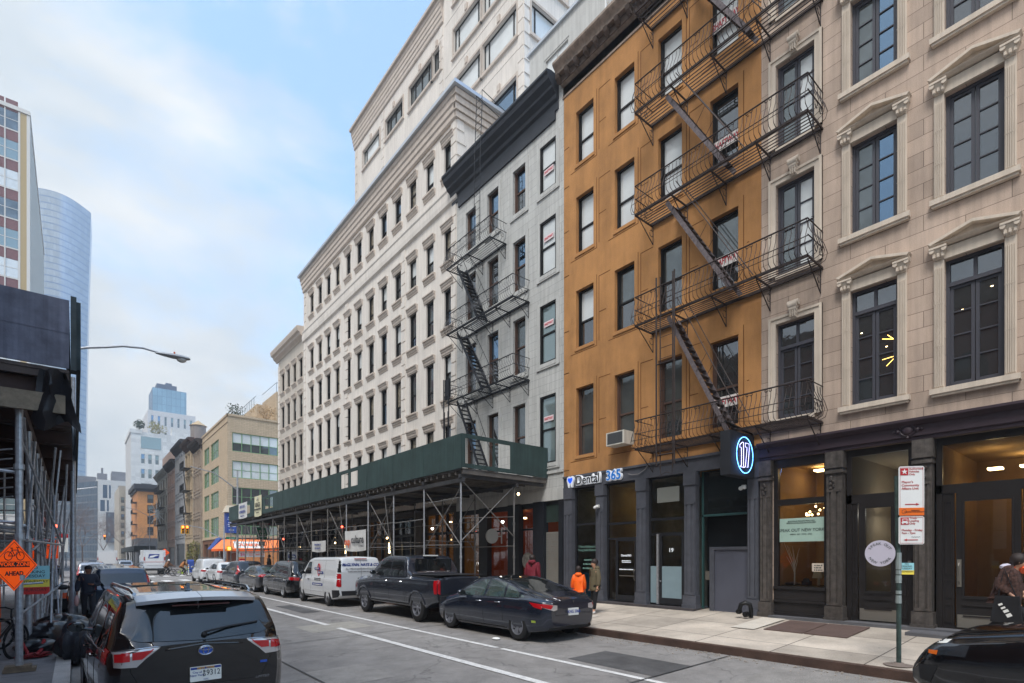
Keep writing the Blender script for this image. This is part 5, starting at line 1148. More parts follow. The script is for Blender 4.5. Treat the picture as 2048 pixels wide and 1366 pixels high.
b.box(-1.6, 1.6, -1.6, 1.6, 26.9, 27.2); b.box(-1.3, 1.3, -1.15, -1.05, 24.5, 24.8); b.build('stand', mat('red tank stand', srgb(150, 62, 56), .7), wt)
box_building('brick_back_building', 16, 40, 125, 150, 25.0, M_row[3], 'dull brick building below the water tank', [])
# grey office block, rotated, and curved tower
def office():
    o = empty('grey_office_block', (8.6, 330, 0), 0, label='large grey office block with dark slotted facade and pale gable at the street end', cat='building')
    A, B_, C_ = Vector((0, 0, 0)), Vector((-22.5, 48, 0)), Vector((30, 2.5, 0)); z1 = 40
    M_off = mat('slate slot facade', srgb(92, 104, 118), .35, .2, brick=(1.35, 3.55, .34, srgb(88, 92, 100), 0), sv=.9, var=.25, vs=.25)
    M_pale = mat('pale stone gable', srgb(200, 198, 194), .8)
    ang = math.atan2(48, -22.5); L1 = B_.length
    f1 = MB(); f1.face([(0, 0, 0), (L1, 0, 0), (L1, 0, z1 - 1), (0, 0, z1 - 1)]); q = f1.build('slotted_facade', M_off, o, norm=False); q.rotation_euler = (0, 0, ang)
    dk = MB()
    for i in range(38):
        x = .5 + i * 1.38
        for k in range(11): dk.box(x, x + .55, 0, .25, 1.5 + k * 3.5, 1.5 + k * 3.5 + 2.7)
    q = dk.build('window', M_cgl2, o); q.rotation_euler = (0, 0, ang)
    g = MB(); W = C_.length; hs = []
    for (a, e, g_, w_) in ((2, 31, 37.5, 1.8), (4.4, 31, 37.5, .8), (8, 31, 37.5, .8), (10, 31, 37.5, 1.8), (14.2, 31, 37.5, 1.8), (1, 24.5, 30, 1.8), (3.6, 24.5, 30, .8), (7.0, 24.5, 30, 1.8), (9.6, 24.5, 30, .8)): hs.append((a, a + w_, e, g_))
    q = wall_mb(W, 0, z1, hs, rev=.3, D=30).build('gable_wall', M_pale, o); q.rotation_euler = (0, 0, math.atan2(2.5, 30))
    b = MB()
    for h in hs: b.box(h[0], h[1], .2, .3, h[2], h[3])
    q = b.build('gable_window', M_glassn, o); q.rotation_euler = (0, 0, math.atan2(2.5, 30))
    b = MB(); b.box(3.2, 26, -1, .5, 9, 24); q = b.build('dark_bay', mat('dark bay cladding', srgb(78, 82, 94), .5), o)
    b = MB()
    for i in range(9):
        for k in range(6):
            if (i * 7 + k * 5) % 4: b.box(4 + i * 1.8, 4.9 + i * 1.8, -1.06, -1, 9.8 + k * 2.4, 11.4 + k * 2.4)
    b.build('bay_window', mat('bay glass', srgb(126, 140, 150), .15, .3, var=.7, vs=.5), o)
    b = MB(); b.box(-8, 0, 22, 40, z1, z1 + 3.6); b.box(0, 4, 8, 14, z1, z1 + 4); b.box(6, 18, 12, 24, z1, z1 + 6); b.tube((2, 10, z1 + 4), (2, 10, z1 + 7), .5, 6); b.build('roof_plant', mat('roof plant cladding', srgb(112, 112, 118), .8, var=.2, vs=.3), o)
    for k in range(5): pass
M_cgl2 = mat('dark blue office glass', srgb(84, 104, 122), .12, .35, var=.2, vs=.4)
office()
def curved_tower():
    o = empty('curved_glass_tower', (-4.5, 440, 0), 0, label='tall curved blue glass skyscraper flaring outward to a sloped top', cat='skyscraper')
    M_t = bpy.data.materials.new('curved tower glass'); M_t.use_nodes = True; t = M_t.node_tree; bs = t.nodes['Principled BSDF']
    u = N(t, 'ShaderNodeUVMap'); br = N(t, 'ShaderNodeTexBrick'); br.offset = 0; br.inputs['Scale'].default_value = 1; br.inputs['Brick Width'].default_value = 1 / 17; br.inputs['Row Height'].default_value = 1 / 56; br.inputs['Mortar Size'].default_value = .0016
    br.inputs['Color1'].default_value = (*srgb(146, 158, 170), 1); br.inputs['Color2'].default_value = (*srgb(164, 176, 188), 1); br.inputs['Mortar'].default_value = (*srgb(96, 124, 160), 1)
    t.links.new(u.outputs[0], br.inputs[0]); t.links.new(br.outputs[0], bs.inputs['Base Color']); bs.inputs['Roughness'].default_value = .12; bs.inputs['Metallic'].default_value = .45
    b = MB(); nz, nx = 57, 18; idx = []; uv = []
    for i in range(nz):
        f = i / (nz - 1); row = []
        for j in range(nx):
            g = j / (nx - 1); wl = -13.5; wr = 9.6 + 3.0 * f ** 2.2
            top = 232 - 5 * g ** 2.0
            row.append(b.av((wl + (wr - wl) * g, 3.5 * math.cos(math.pi * (g - .5)) * -1.2 + 4 * f, top * f))); uv.append((g, f))
        idx.append(row)
    for i in range(nz - 1):
        for j in range(nx - 1): b.fi((idx[i][j], idx[i][j + 1], idx[i + 1][j + 1], idx[i + 1][j]))
    q = b.build('curtain_wall', M_t, o, smooth='full', norm=False); ul = q.data.uv_layers.new(name='UVMap')
    for lp in q.data.loops: ul.data[lp.index].uv = uv[lp.vertex_index]
    b = MB(); P = [q.data.vertices[k[-1]].co for k in idx]; P2 = [q.data.vertices[k[0]].co for k in idx]
    for i in range(nz - 1): b.face([P[i], P[i] + Vector((1.1, 30, 0)), P[i + 1] + Vector((1.1, 30, 0)), P[i + 1]]); b.face([P2[i], P2[i] + Vector((0, 30, 0)), P2[i + 1] + Vector((0, 30, 0)), P2[i + 1]])
    b.face([q.data.vertices[v].co for v in idx[-1]] + [P[-1] + Vector((0, 30, 0)), P2[-1] + Vector((0, 30, 0))]); b.build('side_wall', mat('side curtain wall', srgb(120, 146, 176), .25, .3), o, norm=False)
curved_tower()
# ------------------------------------------------------------------ left side
M_lbr = mat('red panel', srgb(122, 88, 90), .7, var=.1); M_tanp = mat('tan strip cladding', srgb(176, 154, 116), .7); M_fin = mat('white fin', srgb(206, 202, 196), .7)
LB = empty('red_panelled_tower', (-40, 95, 0), 0, label='fifteen storey building with maroon spandrels and white mullions at the left edge', cat='building')
Wl = 35.4
b = MB(); b.box(0, Wl - .45, 0, 42, 6, 60.3); b.build('core_wall', M_fin, LB)
bay = [Wl - 2.42 - i * 1.32 for i in range(25)]
g = MB(); sp = MB()
for k in range(14):
    z = 7.5 + k * 3.86
    for x in bay: sp.box(x + .07, x + 1.25, -.06, 0, z + 2.35, z + 3.8)
sp.build('spandrel', M_lbr, LB)
for k in range(14):
    z = 7.5 + k * 3.86; gg = MB()
    for n_, x in enumerate(bay): gg.cm = (n_ * 3 + k * 2) % 3; gg.box(x + .07, x + 1.25, -.05, 0, z, z + 2.3); gg.cm = 3; gg.box(x + .07, x + 1.25, -.075, -.05, z + 1.2, z + 1.27)
    gg.build('window_band', [M_glasst, M_glassb, M_glassg, M_fin], LB)
b = MB()
for x in bay: b.box(x - .06, x + .07, -.12, 0, 6, 60.2)
for k in range(14): b.box(0, Wl - 1.1, -.1, 0, 7.3 + k * 3.86, 7.46 + k * 3.86)
b.box(Wl - .33, Wl, -.12, .3, 6, 60.2); b.box(Wl - 1.15, Wl - .95, -.12, 0, 6, 60.2); b.build('mullion', M_fin, LB)
b = MB(); b.box(Wl - .95, Wl - .33, -.09, 0, 6, 60.2); b.build('tan_strip', M_tanp, LB)
b = MB()
for i in range(22): b.box(Wl - .45, Wl, .5 + i * 1.92, 1.0 + i * 1.92, 6, 60.0)
b.box(-.2, Wl + .05, -.2, 42, 60.3, 60.8); b.build('fin', M_fin, LB)
b = MB(); b.box(0, Wl, .2, 42, 0, 6); b.build('base', mat('dark plaza base', srgb(52, 48, 50), .5, var=.3), LB)
text('KS', 1.4, M_white, LB, (Wl - 5.2, .15, 3.9), off=.05); b = MB(); b.box(Wl - 12, Wl - .2, -1.5, .2, 4.7, 5.3); b.build('entrance_canopy', mat('beige canopy', srgb(150, 138, 122), .8), LB); g = MB(); g.box(Wl - 5.2, Wl - 3.6, .1, .2, 5.5, 5.9); g.build('lit_sign', M_lamp, LB)
# brick block on the near left, along the pavement (outside the frame; it closes the street for light and reflections)
M_lbk = mat('red brown brick', srgb(122, 80, 66), .85, brick=(.45, .15, .012, srgb(100, 84, 76), .5), sv=.3, var=.1)
for (ya, yb, zt, m_, lab) in ((2, 18, 14.5, M_lbk, 'red brick warehouse block beside the dark sidewalk shed'), (18.05, 34, 15, M_tan, 'tan brick block on the left side beyond the red warehouse'), (-28, 1.9, 11.5, M_row[4], 'pale loft block across the street from the limestone building')):
    L_ = yb - ya; r = empty('loft_block', (-4.8, ya, 0), R(90), label=lab, cat='building')
    n = int(L_ / 2.2); hs = [(1 + i * (L_ - 1) / n, 2.15 + i * (L_ - 1) / n, 5.6 + k * 3.6, 7.9 + k * 3.6) for i in range(n) for k in range(int((zt - 6) / 3.6))]
    wall_mb(L_, -.1, zt, hs, rev=.2, D=14).build('wall', m_, r)
    g = MB()
    for h in hs: g.box(h[0], h[1], .12, .16, h[2], h[3])
    g.build('window_panes', M_glassg, r); b = MB(); cornice(b, 0, L_, zt - .8, [(.1, 0), (.5, .5), (.7, .9)]); b.build('cornice', M_brcorn, r)
# ------------------------------------------------------------------ left dark shed
M_shedp = mat('weathered blue black plywood', srgb(102, 104, 118), .85, var=.35, vs=2.2, bump=.35, bs=20, streak=.3)
M_shedd = mat('dark stained timber', srgb(84, 74, 70), .9, var=.35, vs=3, bump=.2)
LS = empty('dark_sidewalk_shed', (-.08, 12.2, 0), 0, label='weathered dark blue plywood sidewalk shed on thick pipes at the left edge', cat='sidewalk shed')
b = MB(); b.box(-4.6, 0, 0, .03, 5.22, 6.42)
b.box(-4.6, 0, -.006, 0, 5.83, 5.85); b.build('end_panel', M_shedp, LS)
b = MB(); b.box(0.02, .1, -.02, .26, 5.2, 6.5); b.box(.1, .16, .1, 24, 5.25, 6.46); b.box(-.04, .0, .04, 24, 5.22, 6.4); b.build('side_panel', mat('dark green grey plywood', srgb(62, 70, 72), .85, var=.3), LS)
b = MB(); b.box(-4.6, .0, .03, 24, 5.14, 5.2)
for i in range(58): b.box(-4.6, .0, .05 + i * .41, .15 + i * .41, 5.02, 5.135)
b.build('deck', M_shedd, LS)
b = MB()
for i in range(10):
    y = .3 + i * 2.5; b.box(-4.6, .02, y - .07, y + .07, 4.72, 5.02)
for x in (-.7, -3.9): b.box(x - .07, x + .07, 0, 24, 4.52, 4.72)
b.build('beam', mat('rust brown beam', srgb(66, 50, 46), .8, var=.3), LS)
b = MB(); b.prism([(-1.5, 4.4), (-.05, 4.4), (-.05, 4.72), (-1.5, 4.72)], 'y', -.05, .04); b.build('header_plank', mat('pale plank', srgb(120, 108, 92), .85, var=.3, vs=8), LS)
random.seed(11)
for i in range(9):
    y = .22 + i * 2.45 + (.6 if i > 1 else 0)
    for x in (-.66, -3.9):
        b = MB(); b.tube((x, y, 0.04), (x, y, 4.5), .055, 10)
        for z in (1.5, 2.2, 3.4): b.tube((x, y, z), (x, y, z + .09), .075, 8)
        b.build('post', M_galv if i < 4 else M_galvd, LS)
    if i < 4:
        b = MB(); b.box(-.66 - .2, -.66 + .22, y - .12, y + .12, -.06, -.0); b.box(-.66 - .18, -.66 + .16, y - .13, y + .11, .0, .045); b.build('timber_footing', M_wood, LS)
b = MB()
for i in range(8):
    y = .22 + i * 2.45
    for x in (-.6, -3.84):
        for z in (2.05, 3.0) if i else (2.45,): b.tube((x, y, z), (x, y + 2.6, z + random.uniform(-.2, .2)), .024, 6)
    b.tube((-.6, y, 4.3), (-.6, y + 2.45, 2.3), .022, 6); b.tube((-.56, y, 2.2), (-.56, y + 2.45, 4.3), .022, 6)
    b.tube((-.66, y + .05, 2.5), (-3.9, y + .05, 2.5), .024, 6)
b.tube((-.66, .25, 4.0), (-.15, 3.0, 2.2), .022, 6); b.tube((-.62, .28, 3.35), (-3.9, .3, 3.6), .028, 6); b.tube((-.25, 3.2, 4.3), (-.5, 5.2, 1.9), .024, 6); b.tube((-.1, 8, 4.6), (-.25, 8.2, .2), .03, 6)
b.tube((-.66, .3, 2.2), (-.1, 2.4, 2.15), .022, 6)
for k in range(6): b.tube((-.75, .25 + k * .03, 3.75 - k * .16), (-4.4, 2.5 + k * .2, 3.25 - k * .16), .014, 5)
for k in range(3): b.tube((-4.4, .5, 3.3 - k * .12), (-.3, 5.5, 2.55 - k * .1), .035, 6)
for k in range(16):
    y = 1 + k * 1.3; x = random.choice([-.5, -.75, -.3, -1.4]); b.tube((x, y, random.uniform(.1, 1.2)), (x + random.uniform(-.5, .45), y + random.uniform(-.8, 1.8), random.uniform(3.2, 4.6)), .022, 6)
for k in range(7): b.tube((-4.2, 1 + k * 3, 1.2 + k % 3 * .9), (-.4, 1.6 + k * 3, 1.4 + k % 3 * .9), .022, 6)
b.build('cross_brace', M_galv, LS)
b = MB()     # torn dark tarp hanging from the shed corner
rnd = random.Random(5); n, m_ = 9, 8; g = []
for j in range(m_):
    row = []
    for i in range(n):
        u, v = i / (n - 1), j / (m_ - 1); x = -.42 + u * (.36 + .28 * v) - .1 * v + .03 * rnd.uniform(-1, 1); z = 5.12 - v * (.95 + .12 * math.sin(u * 7)); row.append(b.av((x, -.12 + .09 * math.sin(u * 9 + v * 3) + .03 * rnd.uniform(-1, 1) + .1 * v, z)))
    g.append(row)
for j in range(m_ - 1):
    for i in range(n - 1): b.fi((g[j][i], g[j][i + 1], g[j + 1][i + 1], g[j + 1][i]))
M_bag = mat('black plastic', srgb(26, 26, 30), .28, var=.2, bump=.6, bs=9, spec=.7)
b.build('torn_tarp', mat('black tarp', srgb(30, 29, 33), .55, bump=.5, bs=12), loc=(-.05, 12.2, 0), smooth=True, label='torn black tarp hanging from the corner of the dark shed', cat='tarp')
bulb(-.45, 20.6, 2.81, M_redl, 'red glowing lamp hanging at the far corner of the dark shed on the left')
# ------------------------------------------------------------------ left signs
def sign_root(name, loc, rz, lab, cat='sign', **k): return empty(name, loc, rz, label=lab, cat=cat, **k)
ws = sign_root('work_zone_sign', (-.80, 12.28, 1.76), 0, 'orange diamond WORK ZONE AHEAD sign with a bicycle symbol on the first shed post', 'road sign')
def diamond(r, t, m, par, name, y=0):
    b = MB(); b.prism([(-r, 0), (0, -r), (r, 0), (0, r)], 'y', y - t, y); return b.build(name, m, par)
ws.scale = (.83, .83, .83); ws.rotation_euler = (0, 0, R(50)); diamond(.52, .012, M_orange, ws, 'panel')
b = MB(); q = .475
for a, c in (((-q, 0), (0, -q)), ((0, -q), (q, 0)), ((q, 0), (0, q)), ((0, q), (-q, 0))):
    b.tube((a[0], -.014, a[1]), (c[0], -.014, c[1]), .006, 4)
for cx in (-.13, .13): b.path([(cx + .085 * math.cos(t * math.pi / 10), -.016, .19 + .085 * math.sin(t * math.pi / 10)) for t in range(20)], .009, 4, closed=True)
for p, r_ in (((-.13, .19), (-.05, .31)), ((-.05, .31), (.08, .31)), ((.08, .31), (.13, .19)), ((-.05, .31), (.01, .19)), ((.01, .19), (.08, .31)), ((.01, .19), (-.13, .19)), ((.08, .31), (.06, .36)), ((.04, .37), (.1, .36)), ((-.05, .31), (-.06, .35)), ((-.09, .35), (-.03, .35))): b.tube((p[0], -.016, p[1]), (r_[0], -.016, r_[1]), .008, 4)
b.build('bicycle_symbol', M_ink, ws); b = MB(); b.box(-.33, .34, -.018, -.012, -.04, .075); b.build('black_band', M_ink, ws)
text('WORK ZONE', .115, M_orange, ws, (.0, -.02, .018), off=.002); text('AHEAD', .12, M_ink, ws, (0, -.015, -.17), off=.004)
M_cy = mat('cyan paper', srgb(150, 206, 214), .7); M_ye = mat('yellow paper', srgb(240, 216, 84), .7); M_rp = mat('red paper', srgb(206, 52, 48), .7)
def nopark(loc, rz, sc, lab, rows=3):
    o = sign_root('no_parking_notice', loc, rz, lab, 'paper notice'); o.scale = (sc, sc, sc)
    b = MB(); b.box(-.25, .25, -.008, 0, .02, .3); b.build('cyan_panel', M_cy, o); b = MB(); b.box(-.25, .25, -.008, 0, -.14, .017); b.build('yellow_panel', M_ye, o)
    text('NO\nPARKING\nTUESDAY', .085, M_ink, o, (0, -.012, .17)); text('WEDNESDAY', .08, M_ink, o, (0, -.012, -.03), sx=.95)
    if rows == 3: b = MB(); b.box(-.25, .25, -.008, 0, -.29, -.143); b.build('red_panel', M_rp, o); text('THURSDAY', .085, M_ink, o, (0, -.012, -.2), sx=.95)
    return o
nopark((-.66, 14.75, 1.42), 0, 1.0, 'cyan yellow and red NO PARKING TUESDAY paper notice on the second shed post')
sq = sign_root('square_work_sign', (-.62, 21.4, 2.18), 0, 'orange sign with partly hidden lettering between the far posts of the dark shed', 'road sign')
sq.scale = (.5, .5, .5); b = MB(); b.prism([(-.75, -.65), (.42, -.65), (.45, -.62), (.45, .62), (.42, .65), (-.75, .65)], 'y', 0, .015); b.build('panel', M_orange, sq); b = MB(); b.path([(-.71, -.005, -.61), (.41, -.005, -.61), (.41, -.005, .61), (-.71, -.005, .61)], .011, 4, closed=True); b.build('border', M_ink, sq)
text('RE', .38, M_ink, sq, (.12, -.01, .35), off=.008); text('T', .3, M_ink, sq, (-.02, -.01, 0), off=.006); text('D', .38, M_ink, sq, (.16, -.01, -.38), off=.008)
b = MB(); b.tube((0, .05, -4.4), (0, .05, .6), .03, 6); b.build('post', M_galvd, sq)
# ------------------------------------------------------------------ street lamp (left) and sign pole (right)
sl_ = empty('street_lamp', (-.05, 24, -.07), 0, label='grey cobra head street lamp reaching over the road from behind the dark shed', cat='street lamp')
zb = 9.72
b = MB(); b.lathe([(.14, 0), (.12, .9), (.09, 1.0), (.06, zb - 1.5)], n=10, cap=True); b.build('pole', M_galv, sl_, smooth=True)
b = MB(); b.path([(0, 0, zb - .8), (.06, 0, zb - .5), (.4, 0, zb - .36), (.9, 0, zb - .22), (1.4, 0, zb - .06), (2.0, 0, zb + .02), (2.5, 0, zb - .03)], .05, 8, .035); b.build('arm', M_galv, sl_, smooth=True)
b = MB()
for (x, w_, h0, h1) in ((0, .05, -.03, .03),): pass
prof = [(x_ - 2.15, a_, b_, c_) for x_, a_, b_, c_ in [(4.55, .05, .03, .04), (4.8, .12, .06, .07), (5.1, .16, .08, .10), (5.4, .17, .07, .1), (5.62, .12, .03, .07), (5.68, .04, 0, .03)]]
rg = [[b.av((x, w_ * math.cos(a), zb - .06 + (hu if math.sin(a) > 0 else hd) * math.sin(a))) for a in [i * math.pi / 6 for i in range(12)]] for x, w_, hd, hu in prof]
for A, B_ in zip(rg, rg[1:]):
    for j in range(12): b.fi((A[j], A[(j + 1) % 12], B_[(j + 1) % 12], B_[j]))
b.fi(rg[0]); b.fi(rg[-1]); b.build('lamp_head', mat('lamp head grey', srgb(150, 154, 158), .45, .3), sl_, smooth=True)
b = MB(); b.ball((3.23, 0, zb - .14), .13, 12, (1.3, 1, .75)); b.build('lens', mat('clouded lens', srgb(205, 205, 200), .2), sl_, smooth=True); b = MB(); b.lathe([(.03, zb), (.03, zb + .1)], (3.0, 0, .02), n=8, cap=True); b.build('photocell', mat('orange cap', srgb(190, 90, 60), .5), sl_)
M_grpole = mat('green grey signpost', srgb(66, 82, 78), .6, .3, var=.4, vs=10, streak=.2)
sp_ = empty('parking_sign_pole', (10.15, 2.64, .17), 0, label='green grey signpost on the right pavement carrying red and white parking signs', cat='sign pole')
b = MB(); b.path([(.0, 0, 0), (0, 0, 1.2), (-.03, .02, 3.02)], .035, 10); b.build('post', M_grpole, sp_, smooth=True); b = MB(); b.lathe([(.2, 0), (.21, .012), (.1, .02), (.06, .05)], n=16, cap=True); b.build('base_ring', mat('broken concrete', srgb(118, 106, 98), .9, bump=.5), sp_)
# signs face the camera side (along the kerb they face the street)
def psign(z0, z1, nm, w_=.34):
    o = empty(nm, (-.03, -.0, 0), R(-50), sp_); b = MB(); b.prism([(-.02, z0 + .02), (0, z0), (w_ - .02, z0), (w_, z0 + .02), (w_, z1 - .02), (w_ - .02, z1), (0, z1), (-.02, z1 - .02)], 'y', -.055, -.05); q = b.build('panel', M_white, o)
    b = MB(); b.path([(0.0, -.057, z0 + .018), (w_ - .018, -.057, z0 + .018), (w_ - .018, -.057, z1 - .018), (0, -.057, z1 - .018)], .003, 4, closed=True); b.build('border', M_red, o); return o
s_ = psign(2.38, 3.16, 'parking_sign'); cx = .16
b = MB(); b.box(.005, .115, -.06, -.056, 3.02, 3.13); b.build('star_square', M_red, s_); b = MB()
b.prism([(.06 + (.045 if k % 2 == 0 else .018) * math.sin(k * math.pi / 5), 3.075 + (.045 if k % 2 == 0 else .018) * math.cos(k * math.pi / 5)) for k in range(10)], 'y', -.063, -.06); b.build('star', M_white, s_)
text('Authorized\nVehicles\nOnly', .043, M_red, s_, (.125, -.058, 3.075), align='LEFT'); text("Mayor's\nCommunity\nAffairs Unit", .052, M_red, s_, (.02, -.058, 2.86), align='LEFT')
def arrow(x0, x1, z, par):
    b = MB(); b.box(min(x0, x1), max(x0, x1), -.06, -.056, z - .006, z + .006); d = .035 if x1 > x0 else -.035; b.prism([(x1 + d * .3, z), (x1 - d, z + .018), (x1 - d, z - .018)], 'y', -.0605, -.0565); b.build('arrow', M_red, par)
arrow(.07, .26, 2.56, s_)
b = MB(); b.box(-.015, .335, -.064, -.057, 2.385, 2.505); b.build('orange_sticker', mat('orange sticker', srgb(226, 106, 22), .6), s_); text('TEMPORARY\nCONSTRUCTION REGULATION', .022, M_ink, s_, (.21, -.066, 2.45)); b = MB(); b.path([(.055 + .033 * math.cos(k * .4), -.065, 2.445 + .033 * math.sin(k * .4)) for k in range(16)], .0025, 4, closed=True); b.build('seal', M_ink, s_)
s_ = psign(1.93, 2.37, 'parking_sign')
b = MB(); b.box(.01, .12, -.06, -.056, 2.24, 2.355); b.build('truck_square', M_red, s_); b = MB(); b.box(.03, .1, -.063, -.06, 2.285, 2.335); b.box(.02, .11, -.063, -.06, 2.265, 2.285); b.box(.028, .045, -.063, -.06, 2.25, 2.265); b.box(.085, .102, -.063, -.06, 2.25, 2.265); b.build('truck_symbol', M_white, s_); b = MB(); b.box(.04, .09, -.065, -.063, 2.3, 2.325); b.build('windscreen', M_red, s_)
text('Truck\nLoading\nOnly', .043, M_red, s_, (.13, -.058, 2.3), align='LEFT'); text('Monday - Friday\n7am - 7pm', .045, M_red, s_, (.02, -.058, 2.13), align='LEFT'); arrow(.25, .06, 2.0, s_); b = MB(); b.path([(.16 + i * .012, -.058, 2.045 + .008 * math.sin(i * 2.2)) for i in range(11)], .0022, 4); b.build('scribble', M_ink, s_)
nopark((10.24, 2.56, 1.68), R(-50), .42, 'small cyan and yellow no parking paper notice taped to the parking signpost', 2)
b = MB()
rnd = random.Random(9)
for k in range(16): z = .9 + rnd.uniform(0, .9); b.lathe([(.038 + rnd.uniform(0, .006), z), (.039, z + rnd.uniform(.03, .12))], (-.008, 0, 0), n=9)
b.build('tape_remains', mat('silvery tape', srgb(150, 160, 158), .35, .2, bump=.4), sp_)
# ------------------------------------------------------------------ vehicles
def paint(name, col, metal=.3, rough=.16): return mat(name, col, rough, metal, coat=1, spec=.5, var=.03, vs=1)
P_black = paint('black car paint', srgb(10, 10, 13), 0); P_char = paint('charcoal car paint', srgb(46, 50, 60), .4, .25); P_navy = paint('navy grey car paint', srgb(44, 56, 72), .5)
P_tes = paint('midnight blue black paint', srgb(34, 40, 54), .4, .22); P_white = paint('white car paint', srgb(206, 208, 210), 0, .3); P_dk = paint('dark pewter paint', srgb(54, 54, 58), .5, .3); P_silver = paint('silver car paint', srgb(160, 164, 170), .6)
M_tyre = mat('tyre rubber', srgb(24, 24, 26), .85, bump=.3, bs=60); M_rim = mat('dark alloy', srgb(112, 114, 122), .4, .3); M_riml = mat('bright alloy', srgb(168, 170, 174), .35, .4); M_steelr = mat('steel wheel', srgb(76, 76, 80), .6, .4)
M_plast = mat('black trim plastic', srgb(30, 30, 33), .6); M_well = mat('wheel well', (.006, .006, .006), .9)
M_cglass = mat('tinted car glass', (.06, .066, .07), .02, .8, spec=.9); M_cglassl = mat('greenish car glass', srgb(52, 66, 64), .03, 0, spec=1, ior=1.6, var=.5, vs=2.5)
M_tail = mat('red tail lamp', srgb(150, 12, 20), .15, coat=1, emit=(.8, .01, .02), es=.02); M_tailc = mat('clear lamp lens', srgb(190, 184, 182), .12, .4, coat=1); M_head = mat('head lamp lens', srgb(70, 76, 84), .06, .6, coat=1)
M_chrome = mat('chrome', srgb(170, 174, 180), .2, 1); M_plate = mat('plate white', srgb(215, 215, 210), .5); M_gap = mat('panel gap', (.004, .004, .004), .8); M_hl = mat('amber lens', srgb(210, 100, 20), .3)
def smooth_prof(pts, xs, r=.05):
    px, pz = zip(*pts); fx = np.arange(xs[0] - 4 * r, xs[-1] + 4 * r, .01); fz = np.interp(fx, px, pz)
    k = np.exp(-.5 * (np.arange(-3 * r, 3 * r + .005, .01) / r) ** 2); k /= k.sum(); fz = np.convolve(np.pad(fz, len(k) // 2, 'edge'), k, 'valid')[:len(fx)]
    return np.interp(xs, fx, fz)
def cr(P, n=3):
    out = []; P = [np.array(p) for p in P]; m = len(P)
    for i in range(m - 1):
        p0, p1, p2, p3 = P[max(i - 1, 0)], P[i], P[i + 1], P[min(i + 2, m - 1)]
        for j in range(n):
            t = j / n; out.append(.5 * ((2 * p1) + (-p0 + p2) * t + (2 * p0 - 5 * p1 + 4 * p2 - p3) * t * t + (-p0 + 3 * p1 - 3 * p2 + p3) * t ** 3))
    return out + [P[-1]]
